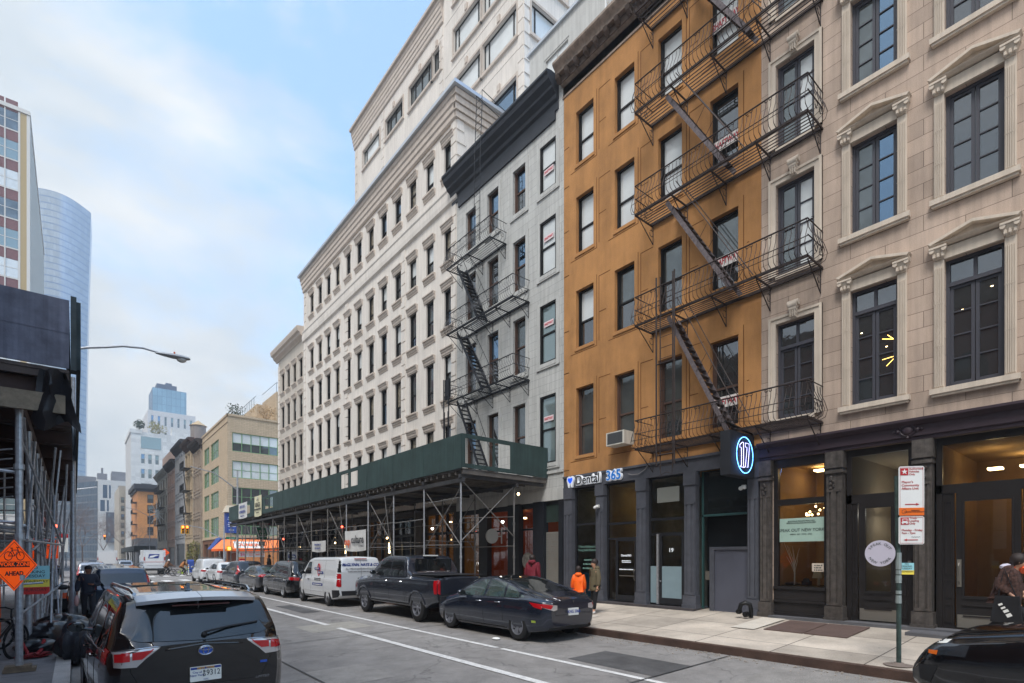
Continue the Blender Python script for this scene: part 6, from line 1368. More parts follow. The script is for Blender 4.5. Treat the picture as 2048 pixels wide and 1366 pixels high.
def car(name, sp, loc, label, cat='car', group='vehicles parked along the right kerb', rz=90):
    """sp: dict of profiles; local x forward, y left, z up"""
    Lh = sp['L'] / 2; W = sp['W'] / 2; root = empty(name, loc, R(rz), label=label, cat=cat, group=group)
    xs = np.unique(np.concatenate([np.linspace(-Lh, Lh, 90), -Lh + np.array([.01, .02, .035, .06, .08, .12]), Lh - np.array([.01, .02, .035, .06, .08, .12])]))
    top = smooth_prof(sp['top'], xs, sp.get('sm', .05)); belt = smooth_prof(sp['belt'], xs, .12); bot = smooth_prof(sp['bot'], xs, .04); hw = smooth_prof(sp['plan'], xs, .05) * W
    belt = np.minimum(belt, top - .03); tum = sp.get('tum', .28); b = MB(); rings = []
    crn = sp.get('crown', .03)
    for x, zt, zb, z0, w_ in zip(xs, top, belt, bot, hw):
        h = zt - zb; g = max(0, min(1, (h - .08) / .25)); wt = w_ - .05 - tum * h
        zm = z0 + (zb - z0) * .5
        P = [(0, z0), (w_ - .16, z0), (w_ - .05, z0 + .06), (w_ - .015, z0 + (zm - z0) * .6), (w_, zm + .04), (w_ - .008, zb - (zb - zm) * .35), (w_ - .035, zb - .02),
             (w_ - .06 - .0 * g, zb + .01 * g), ((w_ - .05) * (1 - .5) + wt * .5 if g > .5 else w_ - .12 - .02, zb + h * .5), (wt + .0 if g > .5 else w_ * .8, zb + h * .86), (wt - .06 if g > .5 else w_ * .62, zt - .012), (wt * .6, zt + crn * .6), (0, zt + crn)]
        C = cr(P, 3); ring = [b.av((x, p[0], p[1])) for p in C] + [b.av((x, -p[0], p[1])) for p in C[-2:0:-1]]
        rings.append(ring)
    n = len(rings[0])
    for A, B_ in zip(rings, rings[1:]):
        for j in range(n): b.fi((A[j], A[(j + 1) % n], B_[(j + 1) % n], B_[j]))
    for rr, dx, fl in ((rings[0], -1, 0), (rings[-1], 1, 1)): b.fi(rr if fl else rr[::-1])
    body = b.build('body', [sp['paint'], M_well], root)
    bmv = [Vector(v) for v in b.v]; bvh = BVHTree.FromPolygons(bmv, b.f)
    wr = sp['wr']; wx = sp['wx']; wellr = wr + sp.get('gap', .055)
    cut = MB()
    for x in wx:
        for s_ in (-1, 1):
            prof = [(wellr * math.cos(a), wellr * math.sin(a)) for a in [i * math.pi / 12 - .0 for i in range(24)]]
            y0, y1 = sorted((s_ * (W - .34), s_ * (W + .3))); cut.prism([(x + u, wr + v) for u, v in prof], 'y', y0, y1)
    co = cut.build('cut', M_well); md = body.modifiers.new('b', 'BOOLEAN'); md.operation = 'DIFFERENCE'; md.object = co; md.solver = 'EXACT'
    try: md.material_mode = 'TRANSFER'
    except Exception: pass
    me = eval_mesh(body); body.modifiers.clear(); body.data = me; bpy.data.objects.remove(co)
    # faces inside the wells get the dark material
    if len(me.materials) < 2: me.materials.append(M_well)
    wellm = [i for i, m_ in enumerate(me.materials) if m_ == M_well][0]
    for p in me.polygons:
        c = p.center
        for x in wx:
            if (c.x - x) ** 2 + (c.z - wr) ** 2 < (wellr + .002) ** 2 and abs(c.y) > W - .36 and (abs(p.normal.y) < .35 or abs(c.y) < W - .3): p.material_index = wellm
        p.use_smooth = True
    try: me.set_sharp_from_angle(angle=R(40))
    except Exception: pass
    V = {'s': (Vector((0, -1, 0)), lambda a, c: Vector((a, 3, c))), 'S': (Vector((0, 1, 0)), lambda a, c: Vector((a, -3, c))), 'r': (Vector((1, 0, 0)), lambda a, c: Vector((-6, a, c))), 'f': (Vector((-1, 0, 0)), lambda a, c: Vector((6, a, c))), 't': (Vector((0, 0, -1)), lambda a, c: Vector((a, c, 4)))}
    def hit(v, a, c, off=.004):
        d, o_ = V[v]; q, nn, _, _ = bvh.ray_cast(o_(a, c), d)
        if q is None: return None
        if nn.dot(d) > 0: nn = -nn
        if (v == 'r' and q.x > -Lh + .8) or (v == 'f' and q.x < Lh - .8) or nn.dot(d) > -.12: return None
        return q + nn * off
    def decal(name, v, poly, m, off=.005, parent=None, n=10, nz=5, thick=.0):
        """poly: outline in the view plane; left edge and right edge chains from column scanning"""
        poly = [tuple(p) for p in poly]; x0, x1 = min(p[0] for p in poly), max(p[0] for p in poly)
        cols = sorted(set([x0 + 1e-4, x1 - 1e-4] + [p[0] for p in poly if x0 + 1e-3 < p[0] < x1 - 1e-3] + [x0 + (x1 - x0) * i / n for i in range(1, n)])); B_ = MB(); prev = None
        for x in cols:
            zz_ = []
            for p, q in zip(poly, poly[1:] + poly[:1]):
                if (p[0] - x) * (q[0] - x) <= 0 and p[0] != q[0]: zz_.append(p[1] + (q[1] - p[1]) * (x - p[0]) / (q[0] - p[0]))
            if len(zz_) < 2: prev = None; continue
            a, c = min(zz_), max(zz_); row = []
            for k in range(nz + 1):
                h_ = hit(v, x, a + (c - a) * k / nz, off)
                row.append(B_.av(h_) if h_ is not None else None)
            if prev:
                for k in range(nz):
                    f_ = (prev[k], prev[k + 1], row[k + 1], row[k])
                    if None not in f_: B_.fi(f_)
            prev = row
        if not B_.f: return None
        return B_.build(name, m, parent or root, smooth='full', norm=False)
    def strip(name, v, pts, r_, m, off=.0, parent=None, n=6, closed=False):
        P = []; pts = [Vector((p[0], p[1], 0)) for p in pts]
        if closed: pts = pts + [pts[0]]
        for p, q in zip(pts, pts[1:]):
            k = max(2, int((q - p).length / .06))
            for i in range(k): h_ = hit(v, *(p + (q - p) * i / k).xy, off); P.append(h_) if h_ is not None else None
        h_ = hit(v, *pts[-1].xy, off); P.append(h_) if h_ is not None else None
        if len(P) < 2: return
        B_ = MB(); B_.path(P, r_, n); return B_.build(name, m, parent or root, smooth='full')
    # wheels
    key = ('wheel', sp['rim'], round(wr, 2))
    for x in wx:
        for s_ in (1, -1):
            ww = .105; yc = s_ * (W - .125); t = MB(); t.lathe([(wr * .64, -ww), (wr * .9, -ww), (wr * .985, -ww * .8), (wr, -ww * .45), (wr, ww * .45), (wr * .985, ww * .8), (wr * .9, ww), (wr * .64, ww * .96), (wr * .62, ww * .5)], (0, 0, 0), 'y', 30)
            wo = t.build('wheel', M_tyre, root, smooth=True, loc=(x, yc, wr)); rm = MB(); kind = sp['rim']; ro = wr * .64
            if s_ < 0: wo.rotation_euler = (0, 0, math.pi)
            rm.lathe([(ro, ww * .95), (ro - .02, ww * .98), (ro - .03, ww * .7), (ro - .035, -ww)], (0, 0, 0), 'y', 30)
            ns, wdt = {'five': (5, .055), 'ten': (10, .02), 'six': (6, .04), 'steel': (8, .055), 'aero': (5, .085)}[kind]
            for i in range(ns):
                a = 2 * math.pi * i / ns; ca, sa = math.cos(a), math.sin(a)
                def pt(r_, o_, y_): return (r_ * ca - o_ * sa, y_, r_ * sa + o_ * ca)
                if kind in ('five', 'ten', 'six', 'aero'):
                    rm.hexa([pt(.05, -wdt * .5, ww * .55), pt(.05, wdt * .5, ww * .55), pt(ro - .02, wdt, ww * .62), pt(ro - .02, -wdt, ww * .62)], [pt(.05, -wdt * .5, ww * .72), pt(.05, wdt * .5, ww * .72), pt(ro - .02, wdt * .9, ww * .88), pt(ro - .02, -wdt * .9, ww * .88)])
            rm.lathe([(0, ww * .8), (.05, ww * .8), (.065, ww * .6), (.065, .0)], (0, 0, 0), 'y', 16)
            if kind == 'steel': rm.lathe([(.06, ww * .5), (.12, ww * .62), (ro * .8, ww * .4), (ro, ww * .5)], (0, 0, 0), 'y', 24)
            rm.build('rim', {'ten': M_riml, 'six': M_riml, 'five': M_rim, 'aero': M_rim, 'steel': M_steelr}[kind] if not sp.get('rimm') else sp['rimm'], wo, smooth=True)
            dk = MB(); dk.lathe([(0, .0), (ro - .03, .0)], (0, 0, 0), 'y', 24); dk.build('brake_disc', M_well if kind != 'x' else M_rim, wo)
    # side glass both sides
    for v in ('s', 'S'):
        for i, poly in enumerate(sp['glass']):
            g_ = decal('side_window', v, poly, sp.get('gm', M_cglass), .004, n=14, nz=6)
        if sp.get('trimw'): strip('window_trim', v, sp['trimw'], .008, sp.get('trimm', M_chrome), .004)
        for p in sp.get('gaps', []): strip('panel_gap', v, p, .004, M_gap, -.001)
        for (hx, hz) in sp.get('handles', []):
            c0 = hit(v, hx, hz, .0)
            if c0 is not None: hb = MB(); s_ = 1 if v == 's' else -1; hb.path([c0 + Vector((-.09, 0, 0)), c0 + Vector((-.07, s_ * .03, 0)), c0 + Vector((.07, s_ * .03, 0)), c0 + Vector((.09, 0, 0))], .014, 6); hb.build('door_handle', sp.get('hm', sp['paint']), root, smooth=True)
        if sp.get('sill', 1):
            x0, x1 = wx[0] + wellr, wx[1] - wellr; strip('sill_trim', v, [(min(x0, x1) + .02, sp['bot'][len(sp['bot']) // 2][1] + .07), (max(x0, x1) - .02, sp['bot'][len(sp['bot']) // 2][1] + .07)], .03, M_plast, -.012)
        if sp.get('arch'):
            for x in wx:
                P = [];
                for i in range(15):
                    a = math.pi * i / 14; h_ = hit(v, x + (wellr + .015) * math.cos(a), wr + (wellr + .015) * math.sin(a), .004); P.append(h_) if h_ is not None else None
                if len(P) > 3: mb2 = MB(); mb2.path(P, .026, 6); mb2.build('wheel_arch_trim', sp['arch'], root, smooth=True)
        # mirror
        mx_, mz = sp['mirror']; c0 = hit(v, mx_, mz, 0)
        if c0 is not None:
            s_ = 1 if v == 's' else -1; mr = MB(); mr.ball(c0 + Vector((0, s_ * .15, .05)), .11, 12, (.7, 1.0, .72)); mr.tube(c0 + Vector((0, -s_ * .03, 0)), c0 + Vector((0, s_ * .1, .03)), .03, 6); mo_ = mr.build('door_mirror', sp.get('mirm', sp['paint']), root, smooth=True)
            gm = MB(); cc = c0 + Vector((-.065, s_ * .15, .05)); gm.prism([(cc.y + .085 * math.cos(t), cc.z + .06 * math.sin(t)) for t in [i * math.pi / 8 for i in range(16)]], 'x', cc.x - .012, cc.x - .006); gm.build('mirror_glass', M_cglass, mo_)
    for nm, v, poly, m, off in sp.get('decals', []): decal(nm, v, poly, m, off, n=14, nz=6)
    for nm, v, pts, r_, m, off in sp.get('strips', []): strip(nm, v, pts, r_, m, off)
    if sp.get('plate'):
        py, pz, txt = sp['plate']; c0 = hit('r', py, pz, .0); pl = MB(); pl.box(c0.x - .035, c0.x + .1, py - .155, py + .155, pz - .08, pz + .08); po = pl.build('number_plate', M_plate, root); text(txt, .1, M_blueink, po, (c0.x - .036, py, pz), (R(90), 0, R(-90)), sx=.9, off=.002)
    return root, hit, decal, strip, bvh
def suv_top(L, H, hood, rk=.55, hatch=.42, ht=None, cowl=None):
    h = L / 2; return [(-h, .62), (-h + .02, .72), (-h + .05, 1.0), (-h + hatch * .5, H - .28), (-h + hatch, H - .02), (-h + L * .42, H), (h - L * .42, H - .03), (h - L * .27, hood + .03), (h - .5, hood - .08), (h - .12, hood - .2), (h - .02, .6), (h, .5)]
PLAN = lambda L, r=.72, f=.66: [(-L / 2, r), (-L / 2 + .06, r + .13), (-L / 2 + .18, .93), (-L / 2 + .5, .985), (0, 1), (L / 2 - .7, .985), (L / 2 - .25, .9), (L / 2 - .06, f + .1), (L / 2, f)]
BOT = lambda L, z=.24: [(-L / 2, z + .2), (-L / 2 + .1, z + .08), (-L / 2 + .6, z), (L / 2 - .6, z), (L / 2 - .1, z + .02), (L / 2, z + .12)]
def mir(polys): return polys + [(n_, v, [(-a, c) for a, c in p], m, o_) for n_, v, p, m, o_ in polys]
def gnd_loc(x, y, dz=0): return (x, y, road_z(x) + dz)
# 1. black SUV at the left kerb (closest) ------------------------------------------------
L = 4.9; h = L / 2
sp = dict(L=L, W=1.93, paint=P_black, top=[(-h, 1.12), (-h + .03, 1.16), (-h + .08, 1.22), (-h + .28, 1.52), (-h + .42, 1.655), (-h + .9, 1.70), (.2, 1.715), (.75, 1.68), (1.45, 1.15), (1.55, 1.1), (h - .35, .98), (h - .03, .7), (h, .5)],
    belt=[(-h, 1.12), (-1, 1.10), (1, 1.0), (h, .8)], bot=BOT(L, .22), plan=[(-h, .80), (-h + .05, .89), (-h + .15, .95), (-h + .5, .99), (0, 1), (h - .7, .985), (h - .25, .9), (h, .66)], wr=.375, wx=(-1.4, 1.39), rim='five', sm=.05, tum=.26,
    glass=[[(-2.0, 1.12), (-1.35, 1.08), (-1.35, 1.52), (-1.85, 1.5)], [(-1.27, 1.08), (-.35, 1.06), (-.32, 1.56), (-1.2, 1.55)], [(-.25, 1.06), (.72, 1.03), (.95, 1.1), (.45, 1.5), (-.2, 1.56)]],
    trimw=[(-2.02, 1.1), (-1.3, 1.07), (.9, 1.03)], gaps=[[(-1.3, .4), (-1.3, 1.05)], [(-.3, .35), (-.3, 1.05)], [(.75, .35), (.8, 1.0)]], handles=[(-1.1, .95), (-.1, .94)], mirror=(.78, 1.06), gm=M_cglass,
    decals=[('rear_window', 'r', [(-.70, 1.24), (-.62, 1.215), (0, 1.19), (.62, 1.215), (.70, 1.24), (.58, 1.52), (.5, 1.56), (-.5, 1.56), (-.58, 1.52)], M_cglass, .006)]
      + mir([('tail_lamp', 'r', [(.44, 1.155), (.86, 1.125), (.85, .97), (.66, .96), (.58, 1.04)], M_tailc, .008), ('tail_lamp_red', 'r', [(.50, 1.135), (.70, 1.12), (.70, 1.04), (.61, 1.04)], M_tail, .014), ('tail_lamp_outer_red', 'r', [(.72, 1.12), (.84, 1.105), (.84, 1.025), (.72, 1.03)], M_tail, .014), ('reflector', 'r', [(.62, .52), (.8, .52), (.8, .49), (.62, .49)], M_tail, .006)])
      + [('bumper_trim', 'r', [(-.72, .45), (.72, .45), (.72, .34), (-.72, .34)], M_plast, .006)],
    strips=[('tailgate_gap', 'r', [(-.71, 1.24), (-.715, .92), (-.6, .68), (.6, .68), (.715, .92), (.71, 1.24)], .004, M_gap, -.001), ('plate_garnish', 'r', [(-.4, 1.115), (0, 1.15), (.4, 1.115)], .012, P_black, .0), ('lamp_chrome', 'r', [(.44, 1.158), (.86, 1.128)], .007, M_chrome, .014), ('lamp_chrome', 'r', [(-.44, 1.158), (-.86, 1.128)], .007, M_chrome, .014)] )
tl = [('tail_lamp_side', v, [(-2.2, 1.12), (-1.98, 1.14), (-2.02, 1.0), (-2.22, .98)], M_tail, .008) for v in ('s', 'S')]; sp['decals'] = sp['decals'] + tl
r_, hit, dec, stp, bv = car('parked_suv', sp, gnd_loc(1.08, 7.05 + h, -.06), 'glossy black sport utility vehicle with sky-reflection coloured roof spoiler, closest at the left kerb', group='vehicles parked along the left kerb', rz=92.2)
M_skyrefl = mat('painted sky reflection', srgb(196, 198, 204), .28, .6, coat=.6)
b = MB()    # black roof spoiler lip, its pale colour stands for the sky reflection
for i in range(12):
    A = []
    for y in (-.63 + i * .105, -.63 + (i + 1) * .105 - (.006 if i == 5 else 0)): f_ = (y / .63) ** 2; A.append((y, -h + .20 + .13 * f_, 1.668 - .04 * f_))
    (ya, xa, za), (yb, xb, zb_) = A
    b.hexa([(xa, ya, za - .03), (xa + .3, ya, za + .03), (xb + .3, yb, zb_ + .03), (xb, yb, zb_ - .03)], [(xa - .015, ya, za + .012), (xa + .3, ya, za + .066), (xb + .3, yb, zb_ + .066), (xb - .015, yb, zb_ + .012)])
b.build('roof_spoiler', M_skyrefl, r_, smooth=True)
b = MB(); b.box(-h + .19, -h + .26, -.3, .3, 1.585, 1.6); b.build('high_brake_lamp', mat('dark red lens', srgb(60, 20, 24), .2), r_)
b = MB()
for s_ in (-1, 1): b.path([(-h + .55, s_ * .62, 1.72), (-h + .75, s_ * .64, 1.765), (0, s_ * .66, 1.775), (.7, s_ * .62, 1.73), (.85, s_ * .6, 1.68)], .022, 6)
b.build('roof_rail', M_chrome, r_, smooth=True)
b = MB(); b.prism([(-1.5, 1.735), (-1.28, 1.735), (-1.46, 1.82)], 'y', -.02, .02); b.prism([(-1.53, 1.73), (-1.2, 1.73), (-1.3, 1.745), (-1.5, 1.745)], 'y', -.04, .04); b.build('roof_antenna', P_black, r_)
b = MB(); b.box(-.1, .75, -.45, .45, 1.742, 1.75); b.build('sunroof', M_cglass, r_)
c0 = hit('r', 0, 1.24, .02); b = MB(); b.path([c0, c0 + Vector((-.02, 0, .03)), hit('r', -.25, 1.30, .03), hit('r', -.6, 1.34, .02)], .013, 6); b.ball(c0, .035, 8); b.build('rear_wiper', M_plast, r_, smooth=True)
c0 = hit('r', 0, 1.075, .004); M_em = mat('blue chrome emblem', srgb(40, 90, 190), .15, .6, coat=1)
b = MB(); b.path([c0 + Vector((-.012, .075 * math.cos(t), .052 * math.sin(t))) for t in [i * math.pi / 12 for i in range(24)]], .007, 6, closed=True); b.path([c0 + Vector((-.014, .028 * math.cos(t), .045 * math.sin(t))) for t in [i * math.pi / 9 for i in range(18)]], .005, 5, closed=True); b.path([c0 + Vector((-.014, .055 * math.cos(t), .02 + .018 * math.sin(t))) for t in [i * math.pi / 9 for i in range(18)]], .005, 5, closed=True); eo = b.build('emblem', M_chrome, r_, smooth=True)
b = MB(); b.prism([(c0.y + .072 * math.cos(t), c0.z + .05 * math.sin(t)) for t in [i * math.pi / 12 for i in range(24)]], 'x', c0.x - .008, c0.x + .01); b.build('emblem_disc', M_em, eo)
c0 = hit('r', 0, .90, .0); px_ = c0.x - .03
b = MB(); b.prism([(-.16, .73), (-.155, .725), (.155, .725), (.16, .73), (.16, .885), (.155, .89), (-.155, .89), (-.16, .885)], 'x', px_, px_ + .1); po = b.build('number_plate', M_plate, r_)
b = MB(); b.box(px_ - .002, px_, -.155, .155, .862, .886); b.build('plate_band', M_blueink, po)
RT = (R(90), 0, R(-90)); M_gold = mat('gold ink', srgb(196, 150, 50), .5)
text('NEW YORK', .034, M_gold, po, (px_ - .003, 0, .873), RT, off=.001); text('City of\nNew York', .034, M_blueink, po, (px_ - .002, .09, .812), RT); text('B\nD', .042, M_ink, po, (px_ - .002, .018, .812), RT, off=.001); text('9312', .092, M_ink, po, (px_ - .002, -.075, .812), RT, sx=.8); text('NYC', .024, M_blueink, po, (px_ - .002, 0, .742), RT)
c1 = hit('r', -.62, .74, .003); text('LIMITED', .04, M_chrome, r_, (c1.x - .004, -.62, .68), RT, sx=1.1, shear=.3, name='badge')
b = MB(); b.box(c1.x - .0, c1.x + .03, -.68, -.6, .85, .88); b.build('hybrid_badge', M_em, r_)
# torn black plastic sheet hanging on the kerb side
# 2. blue grey wagon SUV, left kerb -------------------------------------------------------
L = 4.95; h = L / 2
def volvo_spec(p, tailm=M_tail):
    return dict(L=L, W=1.96, paint=p, top=[(-h, 1.0), (-h + .03, 1.04), (-h + .08, 1.12), (-h + .35, 1.62), (-h + .45, 1.71), (0, 1.77), (.6, 1.70), (1.3, 1.18), (h - .3, 1.02), (h, .55)], belt=[(-h, 1.0), (0, 1.05), (h, .85)], bot=BOT(L, .24), plan=PLAN(L, .8), wr=.38, wx=(-1.45, 1.5), rim='five',
    glass=[[(-2.05, 1.15), (-1.3, 1.1), (-1.3, 1.56), (-1.9, 1.54)], [(-1.22, 1.1), (-.2, 1.09), (-.2, 1.6), (-1.22, 1.6)], [(-.12, 1.09), (1.0, 1.1), (.5, 1.52), (-.12, 1.6)]], mirror=(.85, 1.12), trimw=[(-2, 1.1), (1, 1.07)], gaps=[[(-.16, .4), (-.16, 1.05)]], handles=[(-1, .95), (0, .95)],
    decals=[('rear_window', 'r', [(-.68, 1.15), (.68, 1.15), (.6, 1.55), (-.6, 1.55)], M_cglass, .006), ('bumper_trim', 'r', [(-.8, .48), (.8, .48), (.8, .34), (-.8, .34)], M_plast, .005)] + mir([('tail_lamp', 'r', [(.74, .80), (.86, .82), (.86, 1.06), (.80, 1.14), (.74, 1.5), (.69, 1.5), (.74, 1.12), (.72, 1.0)], tailm, .008)]),
    strips=[('tailgate_gap', 'r', [(-.68, .7), (.68, .7)], .004, M_gap, 0), ('chrome_line', 'r', [(-.8, .5), (.8, .5)], .01, M_chrome, 0), ('rear_wiper', 'r', [(-.35, 1.2), (.05, 1.19)], .012, M_plast, .02)], plate=(0, .86, 'KXY 4470'))
r_, hit, dec, stp, bv = car('parked_suv', volvo_spec(P_navy), gnd_loc(1.25, 22.5 + h, -.03), 'blue grey sport utility vehicle with tall red tail lamps parked behind the walking man', group='vehicles parked along the left kerb')
b = MB()
for s_ in (-1, 1): b.path([(-h + .6, s_ * .65, 1.74), (-h + .8, s_ * .66, 1.80), (0, s_ * .68, 1.83), (.5, s_ * .64, 1.78)], .02, 6)
b.build('roof_rail', M_chrome, r_, smooth=True)
L = 4.95; h = L / 2
car('parked_suv', volvo_spec(P_black), gnd_loc(1.15, 30.0 + h, -.03), 'dark sport utility vehicle mostly hidden in front of the blue grey one', group='vehicles parked along the left kerb')
car('parked_suv', volvo_spec(P_silver), gnd_loc(.95, 48 + h, -.03), 'pale silver vehicle far up the left kerb beyond the blue grey one', group='vehicles parked along the left kerb')
# 3. dark sedan (right, nearest full car) --------------------------------------------------
L = 4.7; h = L / 2
sp = dict(L=L, W=1.86, paint=P_tes, top=[(-h, .92), (-h + .02, .95), (-h + .06, .99), (-h + .25, 1.02), (-h + .75, 1.12), (-.75, 1.36), (-.1, 1.44), (.45, 1.38), (1.1, 1.02), (1.35, .95), (h - .35, .80), (h - .05, .6), (h, .48)], belt=[(-h, .9), (-h + .5, .95), (-1, .95), (0, .93), (1, .88), (h, .6)], bot=BOT(L, .19), plan=PLAN(L, .68, .6), wr=.335, wx=(-1.44, 1.435), rim='aero', sm=.07, tum=.42, crown=.02,
    glass=[[(-1.62, .99), (-.95, .965), (-.95, 1.25), (-1.2, 1.19)], [(-.90, .965), (-.18, .955), (-.22, 1.36), (-.85, 1.29)], [(-.10, .955), (1.0, .925), (.55, 1.18), (.1, 1.34), (-.14, 1.36)]], trimw=None, gaps=[[(-.92, .4), (-.9, .95)], [(-.14, .3), (-.12, .95)], [(.92, .3), (.98, .9)]], handles=[(-.72, .84), (.05, .83)], hm=M_chrome, mirror=(.72, .95), gm=M_cglassl,
    decals=[('rear_window', 't', [(-1.75, -.50), (-.55, -.46), (-.55, .46), (-1.75, .50)], M_cglass, .004), ('roof_glass', 't', [(-.5, -.5), (.5, -.5), (.5, .5), (-.5, .5)], M_cglass, .003), ('windscreen', 't', [(.6, -.56), (1.15, -.62), (1.15, .62), (.6, .56)], M_cglass, .004), ('bumper_trim', 'r', [(-.68, .34), (.68, .34), (.68, .26), (-.68, .26)], M_plast, .004)]
      + mir([('tail_lamp', 'r', [(.50, .84), (.80, .88), (.83, .80), (.62, .72), (.5, .74)], M_tailc, .008), ('tail_lamp_red', 'r', [(.62, .85), (.81, .875), (.82, .80), (.68, .76)], M_tail, .012)]) + [('tail_lamp_side', v, [(-2.2, .87), (-1.85, .9), (-2.0, .8), (-2.2, .76)], M_tail, .006) for v in ('s', 'S')] + [('green_sticker', 's', [(-2.05, .5), (-1.93, .5), (-1.93, .45), (-2.05, .45)], mat('lime sticker', srgb(150, 170, 60), .6), .004)],
    strips=[('boot_gap', 'r', [(-.6, .84), (-.55, .62), (.55, .62), (.6, .84)], .004, M_gap, 0)] + [('cant_rail', v, [(-1.95, 1.0), (-1.5, 1.13), (-1.0, 1.29), (-.3, 1.405), (.3, 1.37), (.8, 1.15), (1.15, .95)], .012, P_tes, .004) for v in ('s', 'S')], plate=(0, .68, 'KNG 5060'))
r_, hit, dec, stp, bv = car('parked_sedan', sp, gnd_loc(8.78, 8.5 + h, .0), 'dark blue black electric sedan with aero wheels parked nearest on the right kerb')
c0 = hit('r', 0, .9, .004); b = MB(); b.prism([(-.03, .925), (.03, .925), (.03, .91), (.008, .905), (.0, .85), (-.008, .905), (-.03, .91)], 'x', c0.x - .012, c0.x + .01); b.build('emblem', M_chrome, r_)
# 4. dark pickup --------------------------------------------------------------------------
L = 5.93; h = L / 2
sp = dict(L=L, W=2.03, paint=P_char, top=[(-h, 1.26), (-h + .02, 1.29), (-h + .05, 1.32), (-h + 1.72, 1.36), (-h + 1.78, 1.5), (-h + 1.95, 1.88), (-h + 2.1, 1.95), (.35, 1.96), (.75, 1.86), (1.35, 1.42), (1.55, 1.34), (h - .3, 1.22), (h - .04, 1.05), (h, .8)], belt=[(-h, 1.26), (-h + 1.7, 1.27), (0, 1.27), (1.2, 1.24), (h, 1.05)], bot=[(-h, .62), (-h + .3, .55), (-h + .6, .42), (h - .6, .42), (h, .5)], plan=[(-h, .93), (-h + .06, .97), (-h + .4, 1), (h - .6, 1), (h - .2, .93), (h, .8)], wr=.41, wx=(-1.87, 1.83), rim='six', rimm=M_rim, sm=.035, tum=.2, gap=.07, arch=P_char,
    glass=[[(-1.0, 1.33), (-.12, 1.31), (-.12, 1.82), (-.86, 1.82)], [(-.02, 1.31), (1.08, 1.33), (.62, 1.78), (-.02, 1.84)]], gaps=[[(-1.12, .5), (-1.12, 1.3)], [(-.07, .5), (-.07, 1.3)], [(1.02, .5), (1.05, 1.3)], [(-1.24, .5), (-1.24, 1.35)]], handles=[(-.85, 1.15), (.15, 1.15)], hm=M_chrome, mirror=(.95, 1.36),
    decals=[('tailgate_panel', 'r', [(-.74, 1.24), (.74, 1.24), (.74, .88), (-.74, .88)], P_char, .006), ('bumper', 'r', [(-.9, .84), (.9, .84), (.9, .64), (-.9, .64)], M_plast, .012)] + mir([('tail_lamp', 'r', [(.85, 1.24), (.94, 1.26), (.94, .88), (.85, .84)], M_tail, .012)]) + [('tail_lamp_side', v, [(-h + .004, 1.24), (-h + .15, 1.24), (-h + .11, .86), (-h + .004, .86)], M_tail, .008) for v in ('s', 'S')],
    strips=[('tailgate_gap', 'r', [(-.76, 1.26), (-.76, .86), (.76, .86), (.76, 1.26)], .005, M_gap, 0)] + [('bed_rail', v, [(-h + .1, 1.315), (-h + 1.65, 1.335)], .025, M_plast, -.005) for v in ('s', 'S')])
r_, hit, dec, stp, bv = car('pickup_truck', sp, gnd_loc(8.85, 13.55 + h - .6, .0), 'charcoal black crew cab pickup truck parked between the dark sedan and the white lettered van', 'pickup truck')
b = MB(); b.box(-h + 1.76, -h + 1.79, -.66, .66, 1.42, 1.86)
q = b.build('rear_window', M_cglass, r_); b = MB(); b.box(-h + .12, -h + 1.7, -.85, .85, 1.385, 1.392); b.build('bed_floor', M_plast, r_)
b = MB(); b.box(-h - .12, -h + .05, -.88, .88, .6, .8); b.build('rear_bumper', M_plast, r_); text('TUNDRA', .13, P_char, r_, (-h - .012, 0, .97), RT, off=.004, name='tailgate_lettering', sx=1.3)
b = MB(); b.box(-h + 1.9, -h + 2.0, -.25, .25, 1.945, 1.985); b.build('cab_lamps', M_plate, r_)
